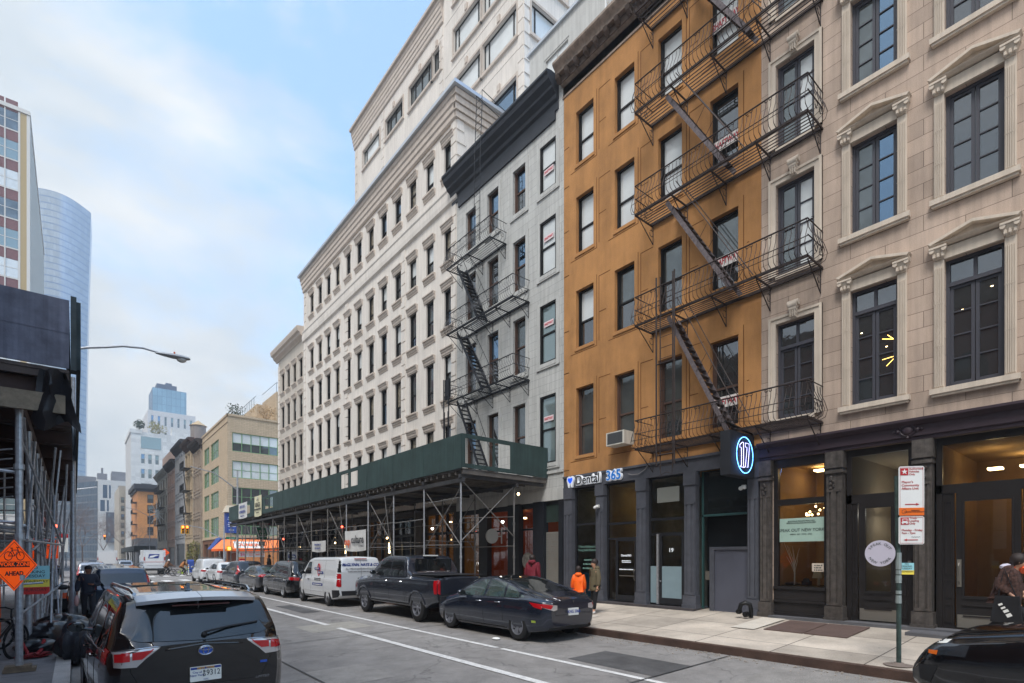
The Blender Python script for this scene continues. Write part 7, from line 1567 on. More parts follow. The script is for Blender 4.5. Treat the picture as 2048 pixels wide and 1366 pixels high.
# 5. white lettered van -------------------------------------------------------------------
L = 5.0; h = L / 2
sp = dict(L=L, W=1.93, paint=P_white, top=[(-h, 1.3), (-h + .015, 1.4), (-h + .07, 1.82), (-h + .16, 1.90), (-h + .5, 1.92), (.6, 1.90), (1.0, 1.82), (1.75, 1.22), (1.85, 1.15), (h - .25, 1.0), (h - .03, .75), (h, .5)], belt=[(-h, 1.1), (1, 1.12), (h, .85)], bot=BOT(L, .26), plan=[(-h, .90), (-h + .06, .95), (-h + .3, .99), (h - .8, .99), (h - .25, .88), (h, .68)], wr=.345, wx=(-1.42, 1.65), rim='steel', sm=.05, tum=.13,
    glass=[[(.55, 1.22), (1.42, 1.2), (.95, 1.72), (.6, 1.72)]], gaps=[[(.48, .4), (.48, 1.75)], [(1.35, .4), (1.4, 1.15)], [(-1.0, .4), (-1.0, 1.78)], [(.45, 1.78), (-1.9, 1.78)]], handles=[(.7, 1.0)], hm=M_plast, mirror=(1.25, 1.22), mirm=M_plast,
    decals=[('bumper', 'r', [(-.88, .62), (.88, .62), (.88, .44), (-.88, .44)], M_plast, .012), ('rear_window', 'r', [(-.01, 1.7), (-.005, 1.7), (-.005, 1.69), (-.01, 1.69)], M_cglass, .0), ('handle_bar', 'r', [(-.55, 1.12), (.15, 1.12), (.15, 1.05), (-.55, 1.05)], M_plast, .02)] + mir([('tail_lamp', 'r', [(.80, 1.28), (.91, 1.28), (.91, .78), (.80, .78)], M_tail, .01), ('pillar_glass', 'r', [(.78, 1.82), (.86, 1.78), (.90, 1.33), (.80, 1.33)], M_cglass, .007)]) + [('tail_lamp_side', v, [(-h + .01, 1.26), (-h + .13, 1.26), (-h + .16, .8), (-h + .01, .8)], M_tail, .006) for v in ('s', 'S')] + [('bumper_corner', v, [(-h + .01, .66), (-h + .55, .64), (-h + .6, .32), (-h + .01, .4)], M_plast, .006) for v in ('s', 'S')] + [('corner_glass', v, [(-h + .06, 1.8), (-h + .22, 1.76), (-h + .18, 1.33), (-h + .03, 1.33)], M_cglass, .006) for v in ('s',)]
      + [('navy_stripe', 's', [(-.95, .86), (.25, .86), (.25, .76), (-.95, .76)], M_blueink, .004)],
    strips=[('door_gap', 'r', [(0, 1.82), (0, .62)], .005, M_gap, 0), ('side_moulding', 's', [(-.9, .55), (1.2, .55)], .012, P_white, 0)], plate=(.02, .94, 'K73 206'))
r_, hit, dec, stp, bv = car('delivery_van', sp, gnd_loc(8.62, 19.75 + h, .0), 'white lettered elevator service van with red tail lamps behind the dark pickup', 'van')
def ride(txt, size, v, a, c, m, sx=1, off=.0, shear=0):
    p = hit(v, a, c, .012)
    if v == 'r': text(txt, size, m, r_, (p.x - .004, a, c), RT, sx=sx, off=off, shear=shear)
    else: text(txt, size, m, r_, (a, p.y + .004, c), (R(90), 0, R(180)), sx=sx, off=off, shear=shear)
ride('McGLYNN, HAYS & CO.', .155, 'r', 0, 1.62, M_blueink, .93, .006, .25); ride('ALL TYPES OF ELEVATORS & ESCALATORS', .088, 'r', 0, 1.47, M_ink, .75); p_ = hit('r', 0, 1.36, .015); faux(r_, p_.x, 0, 1.36, 1.1, .035, M_ink, 20, rot=(0, 0, R(-90)))
b = MB(); p0 = hit('s', -.35, 1.4, .02); b.path([Vector((p0.x + .12 * math.cos(t), p0.y, p0.z + .24 * math.sin(t))) for t in [i * math.pi / 12 for i in range(24)]], .022, 5, closed=True); b.build('red_ring_logo', M_red, r_)
b = MB(); b.box(-.48, .12, p0.y + .002, p0.y + .012, 1.40, 1.5); b.box(-.84, -.24, p0.y + .002, p0.y + .012, 1.24, 1.34); q = b.build('navy_logo_bars', M_blueink, r_)
text('McGLYNN', .085, M_white, q, (-.18, p0.y + .02, 1.45), (R(90), 0, R(180))); text('HAYS & CO.', .085, M_white, q, (-.54, p0.y + .02, 1.29), (R(90), 0, R(180)))
p_ = hit('s', -.35, 1.02, .015); faux(r_, -.35, p_.y, 1.05, .9, .04, M_ink, 21, 2, rot=(0, 0, R(180))); p_ = hit('s', -.35, .81, .015); faux(r_, -.35, p_.y, .81, 1.0, .045, M_white, 22, rot=(0, 0, R(180)))
b = MB(); b.box(-h + .05, -h + .09, -.25, .25, 1.84, 1.87); b.build('high_brake_lamp', M_tail, r_)
# 6-11 remaining right hand row -------------------------------------------------------------
def mini(L, W, H, hood, p, hatch=.4, sed=False, glassx=None, rim='ten', arch=None, tail='side', gm=M_cglass, plate='JZR 8812', wr=.34, wb=2.75, trim=None, bm=M_plast):
    h = L / 2
    if sed: top = [(-h, .9), (-h + .03, .96), (-h + .1, 1.02), (-h + .7, 1.06), (-h + 1.3, H - .12), (-h + 1.7, H), (.1, H), (.6, H - .1), (1.2, hood + .04), (h - .4, hood - .12), (h - .03, .65), (h, .5)]
    else: top = [(-h, .98), (-h + .02, 1.02), (-h + .07, 1.1), (-h + hatch, H - .1), (-h + hatch + .15, H - .02), (-.2, H), (.45, H - .05), (1.3, hood + .05), (h - .4, hood - .1), (h - .03, .7), (h, .5)]
    bz = hood + .02; r0 = -h + (1.15 if sed else .55); g = [[(r0, bz + .07), (-.95, bz + .05), (-.95, H - .17), (r0 + .3, H - .2)], [(-.88, bz + .05), (-.1, bz + .05), (-.1, H - .14), (-.88, H - .15)], [(-.03, bz + .05), (.98, bz + .05), (.45, H - .2), (-.03, H - .14)]]
    tlm = [('tail_lamp', 'r', [(.52, .98), (.80, 1.0), (.80, .86), (.56, .84)], M_tail, .008)] if tail != 'tall' else [('tail_lamp', 'r', [(.50, .98), (.80, 1.02), (.72, H - .28), (.66, H - .28), (.70, 1.08), (.5, 1.04)], M_tail, .008)]
    return dict(L=L, W=W, paint=p, top=top, belt=[(-h, bz - .08), (0, bz), (1.2, bz - .05), (h, hood - .25)], bot=BOT(L, .23), plan=PLAN(L, .76), wr=wr, wx=(-wb / 2 - .02, wb / 2 + .02), rim=rim, sm=.06, tum=.3 if not sed else .4, arch=arch, glass=g, gaps=[[(-.92, .4), (-.92, bz)], [(-.06, .35), (-.06, bz)], [(.9, .35), (.95, bz)]], handles=[(-.72, bz - .12), (.12, bz - .12)], mirror=(.72, bz + .02), gm=gm, trimw=trim,
        decals=([('rear_window', 'r', [(-.6, 1.12), (.6, 1.12), (.52, H - .16), (-.52, H - .16)], M_cglass, .006)] if not sed else [('rear_window', 't', [(-h + .75, -.55), (-h + 1.35, -.5), (-h + 1.35, .5), (-h + .75, .55)], M_cglassl, .005)]) + mir(tlm) + [('tail_lamp_side', v, [(-h + .03, 1.0), (-h + .3, 1.0), (-h + .24, .88), (-h + .03, .86)], M_tail, .007) for v in ('s', 'S')] + [('bumper_trim', 'r', [(-.75, .45), (.75, .45), (.75, .3), (-.75, .3)], bm, .006)], plate=(0, .74, plate))
rowc = [('parked_minivan', 5.15, 2.0, 1.76, 1.08, P_black, dict(rim='ten', wb=2.95, wr=.35, trim=[(-2.1, 1.13), (1, 1.1)]), 8.62, 25.75, 'black minivan parked between the white lettered van and the dark sedan with red lamps', 'minivan'),
 ('parked_sedan', 4.95, 1.9, 1.46, 1.0, P_dk, dict(sed=True, rim='ten', wb=2.95, gm=M_cglassl), 8.55, 31.1, 'dark pewter four door sedan parked in front of the black minivan', 'car'),
 ('parked_suv', 4.65, 1.86, 1.68, 1.05, P_char, dict(tail='tall', rim='ten', wb=2.68, hatch=.55), 8.6, 36.7, 'dark grey crossover with tall red lamps beyond the pewter sedan', 'car'),
 ('parked_suv', 4.45, 1.82, 1.58, 1.02, P_white, dict(rim='ten', wb=2.6, hatch=.6, arch=M_plast), 8.45, 41.6, 'white crossover with black lower trim parked beside the small white van', 'car')]
for nm, L, W, H, hood, p, kw, x, y, lab, ct in rowc: car(nm, mini(L, W, H, hood, p, **kw), gnd_loc(x, y + L / 2 - .3, -.02), lab, ct)
L = 4.4; h = L / 2
sp = mini(4.4, 1.83, 1.83, 1.08, P_white, hatch=.12, rim='steel', tail='side', wb=2.75, plate='T62 118'); sp['glass'] = [[(.0, 1.17), (1.0, 1.15), (.5, 1.62), (.0, 1.66)]]; sp['tum'] = .14; sp['decals'] = [d for d in sp['decals'] if d[0] != 'rear_window']
r_, *_ = car('small_van', sp, gnd_loc(8.2, 45.8 + h, -.03), 'small white panel van with a roof rack at the far end of the right row', 'van')
b = MB()
for x in (-1.5, -.6, .3): b.tube((x, -.65, 1.92), (x, .65, 1.92), .02, 5); b.tube((x, -.65, 1.8), (x, -.65, 1.92), .02, 5); b.tube((x, .65, 1.8), (x, .65, 1.92), .02, 5)
for s_ in (-.6, .6): b.tube((-1.6, s_, 1.95), (.5, s_, 1.95), .02, 5)
b.build('roof_rack', M_galvd, r_)
# 12 black SUV whose nose shows bottom right -----------------------------------------------
L = 5.06; h = L / 2
sp = mini(L, 1.97, 1.72, 1.08, P_black, hatch=.5, rim='ten', tail='side', wb=3.0, wr=.38)
sp['decals'] += mir([('head_lamp', 'f', [(.52, .86), (.92, .90), (.94, .76), (.6, .74)], M_head, .006)]) + [('head_lamp_side', v, [(h - .42, .92), (h - .08, .86), (h - .1, .76), (h - .3, .74)], M_head, .006) for v in ('s', 'S')] + [('daytime_strip', v, [(h - .42, .935), (h - .1, .875), (h - .12, .84), (h - .38, .89)], M_plate, .01) for v in ('s', 'S')] + [('marker_lens', v, [(h - .3, .80), (h - .2, .79), (h - .2, .75), (h - .29, .75)], M_hl, .01) for v in ('s', 'S')]
sp['decals'] += [('grille', 'f', [(-.5, .82), (.5, .82), (.45, .42), (-.45, .42)], M_plast, .006), ('air_intake', 's', [(h - .3, .62), (h - .08, .6), (h - .1, .42), (h - .22, .4)], M_plast, .006)]
sp['strips'] = [('bonnet_gap', v, [(.9, 1.0), (1.7, .99), (h - .35, .93)], .004, M_gap, 0) for v in ('s', 'S')]
car('parked_suv', sp, gnd_loc(8.85, 1.98 - h, 0), 'glossy black car nose with slim head lamp at the bottom right corner by the kerb')
# far vehicles -----------------------------------------------------------------------------
def truck(name, loc, W, H, L, lab, blank=True):
    o = empty(name, loc, 0, label=lab, cat='truck'); b = MB(); b.box(-W / 2, W / 2, 0, L * .72, .75, H); b.box(-W / 2 + .02, W / 2 - .02, L * .74, L, .7, H * .8); b.build('box_body', P_white, o)
    b = MB(); b.box(-W / 2 + .2, W / 2 - .2, -.03, -.005, 1.1, H - .25); b.build('rear_door', mat('white door paint', srgb(214, 214, 214), .5), o)
    b = MB()
    for s_ in (-1, 1): b.box(s_ * W / 2 - (.12 if s_ > 0 else -.02), s_ * W / 2 - (.02 if s_ > 0 else -.12), -.03, -.005, 1.6, 2.0)
    b.build('tail_lamp', M_tail, o); b = MB(); b.box(-W / 2, W / 2, -.15, 0, .5, .72); b.build('bumper', M_plast, o)
    for x in (-W / 2 + .15, W / 2 - .15):
        for y in (1.1, L - .9): t = MB(); t.lathe([(0, -.14), (.36, -.14), (.38, 0), (.36, .14), (0, .14)], (0, 0, 0), 'x', 16); t.build('wheel', M_tyre, o, loc=(x, y, .38))
    return o
mt = truck('mail_truck', gnd_loc(6.75, 70, -.02), 2.0, 2.75, 5.2, 'white boxy mail truck with blue eagle emblem beyond the far crosswalk')
b = MB(); b.prism([(-.5, 2.3), (.45, 2.3), (.35, 1.85), (-.6, 1.85)], 'y', -.045, -.03); q = b.build('blue_emblem', M_blueink, mt); b = MB(); b.prism([(-.4, 2.1), (.1, 2.22), (.42, 2.15), (.1, 2.08), (-.1, 1.95), (-.5, 1.9)], 'y', -.055, -.045); b.build('white_eagle_wing', M_white, q); b = MB(); b.box(-.95, .95, -.04, -.03, 1.42, 1.46); b.build('red_stripe', M_red, mt)
truck('box_truck', gnd_loc(3.6, 96, -.02), 2.3, 3.0, 7, 'pale box truck in traffic far down the street')
for i, (x, y, p, lab) in enumerate(((4.9, 84, P_silver, 'silver car in the far traffic just left of the mail truck'), (2.4, 110, P_char, 'dark car in the far traffic in front of the box truck'), (6.3, 118, P_black, 'black car far down the street behind the mail truck'), (.9, 64, P_white, 'white pickup shaped vehicle past the crosswalk at the left kerb'))):
    car('distant_car', mini(4.6, 1.85, 1.6, 1.0, p, rim='steel'), gnd_loc(x, y, -.02), lab, 'car', 'distant traffic')
# ------------------------------------------------------------------ people
M_skin = mat('brown skin', srgb(120, 80, 62), .55); M_skinl = mat('light skin', srgb(196, 148, 122), .55); M_hairk = mat('black hair', srgb(46, 36, 33), .5, bump=.4, bs=90)
M_navyj = mat('navy puffer cloth', srgb(32, 36, 50), .7, var=.2, vs=8, bump=.5, bs=14); M_blk = mat('black cloth', srgb(18, 18, 22), .8, var=.2, vs=9); M_brshoe = mat('brown leather', srgb(120, 70, 46), .6)
def skin(name, pts, edges, m, parent, sub=2, root=0):
    me = bpy.data.meshes.new(name); me.from_pydata([p[0] for p in pts], edges, []); o = bpy.data.objects.new(name, me); COL.objects.link(o)
    sk = o.modifiers.new('s', 'SKIN'); sk.use_smooth_shade = True; lay = me.skin_vertices[0] if me.skin_vertices else None
    if lay is None:
        bpy.context.view_layer.objects.active = o; bm = bmesh.new(); bm.from_mesh(me); bm.verts.layers.skin.verify(); bm.to_mesh(me); bm.free(); lay = me.skin_vertices[0]
    for i, (p, r) in enumerate(pts): lay.data[i].radius = (r, r) if not isinstance(r, tuple) else r; lay.data[i].use_root = (i == root)
    sb = o.modifiers.new('b', 'SUBSURF'); sb.levels = sub; sb.render_levels = sub
    me2 = eval_mesh(o); bpy.data.objects.remove(o); me2.materials.clear(); me2.materials.append(m)
    for p in me2.polygons: p.use_smooth = True; p.material_index = 0
    o = bpy.data.objects.new(name, me2); COL.objects.link(o); o.parent = parent; return o
def person(loc, rz, hgt, label, J, skinm, top, bottom, shoe, hair=None, hat=None, coat_len=0, bulk=1.0, fingers=True, group=None, hood=None, long_hair=None):
    root = empty('person', loc, R(rz), label=label, cat='person', group=group); s = hgt / 1.75; root.scale = (s, s, s)
    D = dict(pel=(0, 0, .95), che=(0, 0, 1.27), nec=(0, 0, 1.49), hd=(.02, 0, 1.62), tp=(.01, 0, 1.70), sL=(0, .18, 1.43), sR=(0, -.18, 1.43), eL=(-.02, .24, 1.14), eR=(-.02, -.24, 1.14), wL=(.04, .25, .89), wR=(.04, -.25, .89),
        hL=(0, .09, .92), hR=(0, -.09, .92), kL=(.03, .1, .5), kR=(.03, -.1, .5), aL=(0, .1, .09), aR=(0, -.1, .09)); D.update(J)
    V = {k: Vector(v) for k, v in D.items()}
    pts = [(V['pel'], .12), (V['che'], .13), (V['nec'], .052), (V['hd'] - Vector((0, 0, .04)), .082), (V['hd'] + Vector((0, 0, .04)), .094), (V['tp'], .055)]; E_ = [(0, 1), (1, 2), (2, 3), (3, 4), (4, 5)]
    def add(p, r, par): pts.append((p, r)); E_.append((par, len(pts) - 1)); return len(pts) - 1
    for sd in 'LR':
        i = add(V['s' + sd], .06, 1); i = add(V['e' + sd], .043, i); i = add(V['w' + sd], .028, i); d = (V['w' + sd] - V['e' + sd]).normalized(); hand = add(V['w' + sd] + d * .07, .032, i)
        i = add(V['h' + sd], .09, 0); i = add(V['k' + sd], .058, i); i = add(V['a' + sd], .04, i); f_ = V['a' + sd]; add(f_ + Vector((.13, 0, -.05)), .035, i)
    body = skin('body', pts, E_, skinm, root)
    if fingers:
        b = MB()
        for sd in 'LR':
            d = (V['w' + sd] - V['e' + sd]).normalized(); side = d.cross(Vector((1, .2, .1))).normalized(); pn = d.cross(side); base = V['w' + sd] + d * .085
            for q, ln in ((-1.5, .06), (-.5, .075), (.5, .08), (1.5, .068)): p = base + pn * q * .017; b.path([p, p + d * ln * .5, p + d * ln * .8 + side * .02, p + d * ln * .85 + side * .04], .008, 5, .006)
            p = V['w' + sd] + d * .03 + pn * .03; b.path([p, p + pn * .03 + d * .02, p + pn * .035 + d * .05 + side * .01], .009, 5, .007)
        b.build('fingers', skinm, body, smooth=True)
    hc = V['hd']; f_ = MB(); f_.prism([(hc.x + .085, hc.z + .01), (hc.x + .112, hc.z - .025), (hc.x + .085, hc.z - .03)], 'y', -.013, .013)
    for q in (-1, 1): f_.ball((hc.x - .005, q * .088, hc.z), .022, 6, (.8, .4, 1.3))
    f_.build('nose_and_ears', skinm, body, smooth=True); f_ = MB()
    for q in (-1, 1): f_.ball((hc.x + .083, q * .032, hc.z + .02), .011, 6, (.5, 1.2, .6))
    f_.box(hc.x + .078, hc.x + .09, -.022, .022, hc.z - .058, hc.z - .05); f_.build('eyes_and_mouth', mat('eye dark', (.02, .01, .01), .3), body)
    # clothes
    k = bulk; tp = [(V['pel'] + Vector((0, 0, -.02 - coat_len)), (.15 * k, .19 * k) if coat_len else .155 * k), (V['pel'] + Vector((0, 0, .08)), .16 * k), (V['che'], (.15 * k, .185 * k)), (V['nec'] - Vector((0, 0, .03)), .075)]; te = [(0, 1), (1, 2), (2, 3)]
    for sd in 'LR':
        n0 = len(tp); tp += [(V['s' + sd], .082 * k), (V['e' + sd], .068 * k), (V['w' + sd] - (V['w' + sd] - V['e' + sd]).normalized() * .02, .05 * k)]; te += [(2, n0), (n0, n0 + 1), (n0 + 1, n0 + 2)]
    skin('jacket', tp, te, top, root, root=1)
    bp = [(V['pel'], .135)]; be = []
    for sd in 'LR':
        n0 = len(bp); bp += [(V['h' + sd] - Vector((0, 0, .05)), .105), (V['k' + sd], .078), (V['a' + sd] + Vector((0, 0, .03)), .06)]; be += [(0, n0), (n0, n0 + 1), (n0 + 1, n0 + 2)]
    skin('trousers', bp, be, bottom, root)
    for sd in 'LR': a = V['a' + sd]; skin('shoe', [(a + Vector((-.04, 0, -.03)), .048), (a + Vector((.06, 0, -.045)), .045), (a + Vector((.16, 0, -.052)), .036)], [(0, 1), (1, 2)], shoe, root, 1)
    if hat: b = MB(); b.ball(V['tp'] + Vector((-.015, 0, -.03)), .112, 14, (1, .92, .85)); b.build('knit_hat', hat, root, smooth=True)
    if hair:
        b = MB(); b.ball(V['tp'] + Vector((-.03, 0, -.035)), .122, 14, (1, .95, 1.0))
        if long_hair: b.path([V['tp'] + Vector((-.06, 0, -.05)), V['hd'] + Vector((-.09, 0, -.06)), V['hd'] + Vector((-.10, 0, -.06 - long_hair))], .085, 8, .05)
        b.build('hair', hair, root, smooth=True)
    if hood: b = MB(); b.ball(V['nec'] + Vector((-.06, 0, .03)), .12, 12, (.9, 1.25, .75)); b.build('hood', hood, root, smooth=True)
    return root
# walking man on the left, coming towards the camera (faces -Y): rz=-90
mn = person((.33, 22.0, -.16), -90, 1.78, 'man in black knit hat and navy jacket walking along the left kerb', dict(hL=(0, .1, .92), kL=(.16, .11, .52), aL=(.14, .1, .12), kR=(-.02, -.1, .5), aR=(-.22, -.1, .14), eL=(.02, .27, 1.14), wL=(.22, .10, 1.16), eR=(-.02, -.26, 1.14), wR=(.05, -.27, .90)), M_skin, M_navyj, mat('dark work trousers', srgb(34, 34, 40), .8), M_brshoe, hat=M_blk, bulk=1.18)
b = MB(); b.ball((.08, -.29, .66), .12, 10, (.7, .6, 1.5)); b.path([(.06, -.28, .86), (.08, -.29, .78)], .02, 5); q = b.build('plastic_bag', mat('pink netting bag', srgb(190, 150, 146), .6, bump=.5, bs=20), smooth=True, label='pinkish plastic bag hanging from the walking man\'s right hand', cat='bag'); q.matrix_world = Matrix.Translation((.33, 22.0, -.16)) @ Matrix.Rotation(R(-90), 4, 'Z')
# woman in burgundy behind the dark sedan; children
zc = lambda x: walk_z(x)
person((11.9, 13.4, zc(11.9)), 25, 1.66, 'person in a burgundy hooded jacket standing behind the dark sedan with the back turned', dict(), M_skinl, mat('burgundy cloth', srgb(110, 24, 40), .8, var=.1), M_blk, M_blk, hair=M_hairk, bulk=1.2, hood=mat('burgundy cloth', (0, 0, 0)), long_hair=.2)
person((11.55, 10.95, zc(11.55)), 40, 1.28, 'child with long dark hair in a bright orange puffer jacket', dict(eL=(.03, .24, 1.14), wL=(.12, .27, .95), hd=(.03, 0, 1.68), tp=(.02, 0, 1.79)), M_skinl, mat('bright orange puffer', srgb(255, 106, 18), .6, bump=.5, bs=9), M_blk, M_white, hair=M_hairk, bulk=1.35, hood=mat('bright orange puffer', (0, 0, 0)), long_hair=.2, coat_len=.04)
person((11.6, 10.35, zc(11.6)), 160, 1.50, 'child in a khaki parka and black trousers with white shoes beside the orange jacket', dict(kL=(.05, .1, .5), aL=(.08, .1, .09), hd=(.05, 0, 1.66), tp=(.04, 0, 1.76)), M_skinl, mat('khaki parka', srgb(98, 88, 66), .8, var=.12), M_blk, M_white, hair=M_hairk, bulk=1.25, hood=mat('khaki parka', (0, 0, 0)), coat_len=.2)
pr = person((12.35, 1.68, zc(12.35)), -95, 1.68, 'person in a curly brown fur coat and orange scarf at the right edge', dict(che=(.06, 0, 1.25), nec=(.14, 0, 1.44), hd=(.2, 0, 1.55), tp=(.2, 0, 1.63), sL=(.08, .18, 1.4), sR=(.08, -.18, 1.4), eL=(.05, .26, 1.12), wL=(.2, .2, 1.0), eR=(-.02, -.26, 1.12), wR=(.12, -.24, .98), kL=(.28, .1, .55), aL=(.36, .1, .12), kR=(-.05, -.1, .5), aR=(-.35, -.1, .14)), M_skinl, mat('curly brown fur', srgb(76, 54, 48), .95, var=.6, vs=26, bump=1.0, bs=34), M_blk, M_blk, hair=M_hairk, bulk=1.35, coat_len=.02, long_hair=.1)
b = MB(); b.path([(.1, 0, 1.46), (.22, .03, 1.44), (.26, -.02, 1.40)], .07, 8); b.build('scarf', mat('orange scarf', srgb(220, 90, 50), .8), pr, smooth=True); b = MB(); b.ball((.02, 0, 1.46), .13, 10, (.8, 1.3, .5)); b.build('white_hood', mat('white fleece', srgb(200, 196, 210), .9), pr, smooth=True)
bg_ = empty('tote_bag', (12.35, 1.68, zc(12.35)), R(-95), label='black tote bag with white lettering hanging at the fur coated person\'s side', cat='bag')
b = MB(); b.hexa([(-.12, -.36, .48), (.28, -.36, .48), (.28, -.26, .48), (-.12, -.26, .48)], [(-.06, -.33, .92), (.24, -.33, .92), (.24, -.27, .92), (-.06, -.27, .92)]); b.path([(-.02, -.31, .92), (.05, -.3, 1.38), (.2, -.3, .92)], .012, 5); b.build('bag', M_blk, bg_); faux(bg_, .08, -.356, .68, .3, .07, M_white, 30, rot=(0, R(60), 0))
# far people
person((12.2, 46, .3), 180, 1.75, 'dark clothed person standing under the far end of the green shed', dict(), M_skin, M_blk, M_blk, M_blk, hair=M_hairk, bulk=1.2, fingers=False)
person((-.9, 40, -.07), -90, 1.75, 'person in dark clothes and a pale cap behind the far posts of the dark shed', dict(), M_skin, M_navyj, M_blk, M_blk, hat=M_white, bulk=1.2, fingers=False)
# ------------------------------------------------------------------ bicycles
M_bk = mat('bicycle black', (.015, .015, .017), .4)
def bicycle(loc, rz, lab, m=M_bk, lean=0, group=None, motor=False):
    o = empty('bicycle', loc, R(rz), label=lab, cat='bicycle', group=group); o.rotation_euler = (lean, 0, R(rz)); r = .33
    for x in (-.52, .52):
        b = MB(); b.path([(r * math.cos(t), 0, r * math.sin(t)) for t in [i * math.pi / 14 for i in range(28)]], .024, 6, closed=True); w_ = b.build('wheel', M_tyre, o, loc=(x, 0, r), smooth=True); b = MB()
        for i in range(14): a = i * math.pi / 7; b.tube((0, 0, 0), ((r - .02) * math.cos(a), 0, (r - .02) * math.sin(a)), .0025, 3)
        b.path([((r - .03) * math.cos(t), 0, (r - .03) * math.sin(t)) for t in [i * math.pi / 12 for i in range(24)]], .008, 4, closed=True); b.tube((0, -.05, 0), (0, .05, 0), .02, 6); b.build('spokes', M_galvd, w_)
    b = MB(); T = lambda p, q, r_=.016: b.tube((p[0], 0, p[1]), (q[0], 0, q[1]), r_, 6)
    T((-.52, r), (-.1, .3)); T((-.1, .3), (-.22, .82)); T((-.2, .76), (.34, .78), .018); T((-.1, .3), (.38, .7), .02); T((-.52, r), (-.19, .7)); T((.34, .85), (.52, r), .018); b.lathe([(0, -.03), (.09, -.03), (.09, -.02), (0, -.02)], (-.1, 0, .3), 'y', 14); b.tube((-.1, .0, .3), (-.02, -.1, .16), .012, 5); b.tube((-.1, 0, .3), (-.18, .1, .44), .012, 5)
    if motor: b.box(-.02, .3, -.05, .05, .42, .62)
    b.build('frame', m, o); b = MB(); b.tube((-.22, 0, .82), (-.24, 0, .92), .014, 5); b.hexa([(-.38, -.07, .92), (-.1, -.02, .93), (-.1, .02, .93), (-.38, .07, .92)], [(-.38, -.06, .97), (-.1, -.015, .96), (-.1, .015, .96), (-.38, .06, .97)]); b.build('saddle', M_plast, o)
    b = MB(); b.path([(.3, -.3, .98), (.36, -.12, 1.0), (.34, 0, .97), (.36, .12, 1.0), (.3, .3, .98)], .014, 6); b.tube((.34, 0, .85), (.34, 0, .98), .016, 6); b.build('handlebar', M_plast, o); return o
bicycle((-1.15, 13.7, -.07), 62, 'black bicycle locked to the second post of the dark shed', lean=.06); bicycle((-1.75, 15.4, -.07), 30, 'black electric bicycle parked farther behind the locked one', motor=True, lean=-.05)
b = MB(); b.tube((-.86, 13.1, .78), (-.28, 14.1, 1.28), .022, 7); b.path([(-.28, 14.1, 1.28), (-.2, 14.2, 1.38), (-.1, 14.05, 1.4)], .016, 6); b.build('silver_pole', M_galv, smooth=True, label='silver tube leaning across the bicycles beside the dark shed posts', cat='tube')
b = MB(); b.ball((0, 0, 0), .11, 12, (1.1, .6, .5)); b.build('scooter_mirror', M_plast, loc=(-.2, 14.3, 1.28), smooth=True, label='black oval scooter mirror at the end of the silver tube', cat='mirror')
# cyclists far away on the crossing
cy = bicycle((8.4, 62.2, .0), 10, 'yellow framed delivery bicycle ridden on the far crossing', mat('lime frame', srgb(170, 200, 30), .4)); bicycle((7.2, 63.5, .0), 20, 'second delivery bicycle just behind the yellow one', M_bk)
M_brj = mat('tan brown jacket', srgb(160, 104, 56), .8)
rid = dict(pel=(-.2, 0, .98), che=(.0, 0, 1.24), nec=(.1, 0, 1.4), hd=(.15, 0, 1.52), tp=(.15, 0, 1.6), sL=(.04, .18, 1.36), sR=(.04, -.18, 1.36), eL=(.22, .24, 1.15), eR=(.22, -.24, 1.15), wL=(.38, .25, 1.05), wR=(.38, -.25, 1.05), hL=(-.2, .09, .95), hR=(-.2, -.09, .95), kL=(.12, .1, .75), kR=(.15, -.1, .6), aL=(-.1, .1, .36), aR=(-.02, -.1, .2))
person((8.4, 62.2, .0), 10, 1.75, 'rider in a tan brown jacket on the yellow bicycle', rid, M_skin, M_brj, M_blk, M_blk, hat=M_blk, bulk=1.2, fingers=False)
person((7.2, 63.5, .0), 20, 1.75, 'second rider in brown with a pale helmet behind the tan jacketed rider', rid, M_skin, mat('umber jacket', srgb(120, 84, 60), .8), M_blk, M_blk, hat=M_white, bulk=1.2, fingers=False)
# ------------------------------------------------------------------ rubbish and small things on the left
def blob(name, loc, sx_, sy, sz, m, seed, **tg):
    rnd = random.Random(seed); b = MB(); nu, nv = 36, 22; g = []
    ph = [(rnd.uniform(0, 6), rnd.randint(2, 9), rnd.randint(1, 7), rnd.uniform(.02, .07)) for _ in range(12)]
    for j in range(nv):
        v = math.pi * j / (nv - 1); row = []
        for i in range(nu):
            u = 2 * math.pi * i / nu; rr = 1 + sum(a * math.sin(k * u + l * v + p) for p, k, l, a in ph) * math.sin(v); z = math.cos(v)
            row.append(b.av((sx_ * rr * math.sin(v) * math.cos(u), sy * rr * math.sin(v) * math.sin(u), max(0, sz * (.75 + z * rr * .8)))))
        g.append(row)
    for j in range(nv - 1):
        for i in range(nu): b.fi((g[j][i], g[j][(i + 1) % nu], g[j + 1][(i + 1) % nu], g[j + 1][i]))
    return b.build(name, m, loc=loc, smooth=True, **tg)
blob('garbage_bag', (-.42, 15.2, -.07), .55, .5, .38, M_bag, 1, label='large shiny black garbage bag on the left pavement beside the second post', cat='garbage bag', group='black garbage bags at the left kerb')
blob('garbage_bag', (-.25, 16.2, -.07), .5, .5, .42, M_bag, 4, label='black garbage bag behind the largest one, nearer the kerb', cat='garbage bag', group='black garbage bags at the left kerb')
blob('garbage_bag', (-.6, 14.5, -.07), .35, .35, .2, M_bag, 7, label='low flattened black garbage bag in front of the larger ones', cat='garbage bag', group='black garbage bags at the left kerb')
blob('garbage_bag', (.06, 13.6, -.2), .32, .6, .55, mat('charcoal sheeting', srgb(44, 46, 52), .38, var=.25, bump=.6, bs=10), 12, label='tall crumpled charcoal plastic sack at the kerb beside the front of the black vehicle', cat='garbage bag', group='black garbage bags at the left kerb')
b = MB(); rnd = random.Random(2)
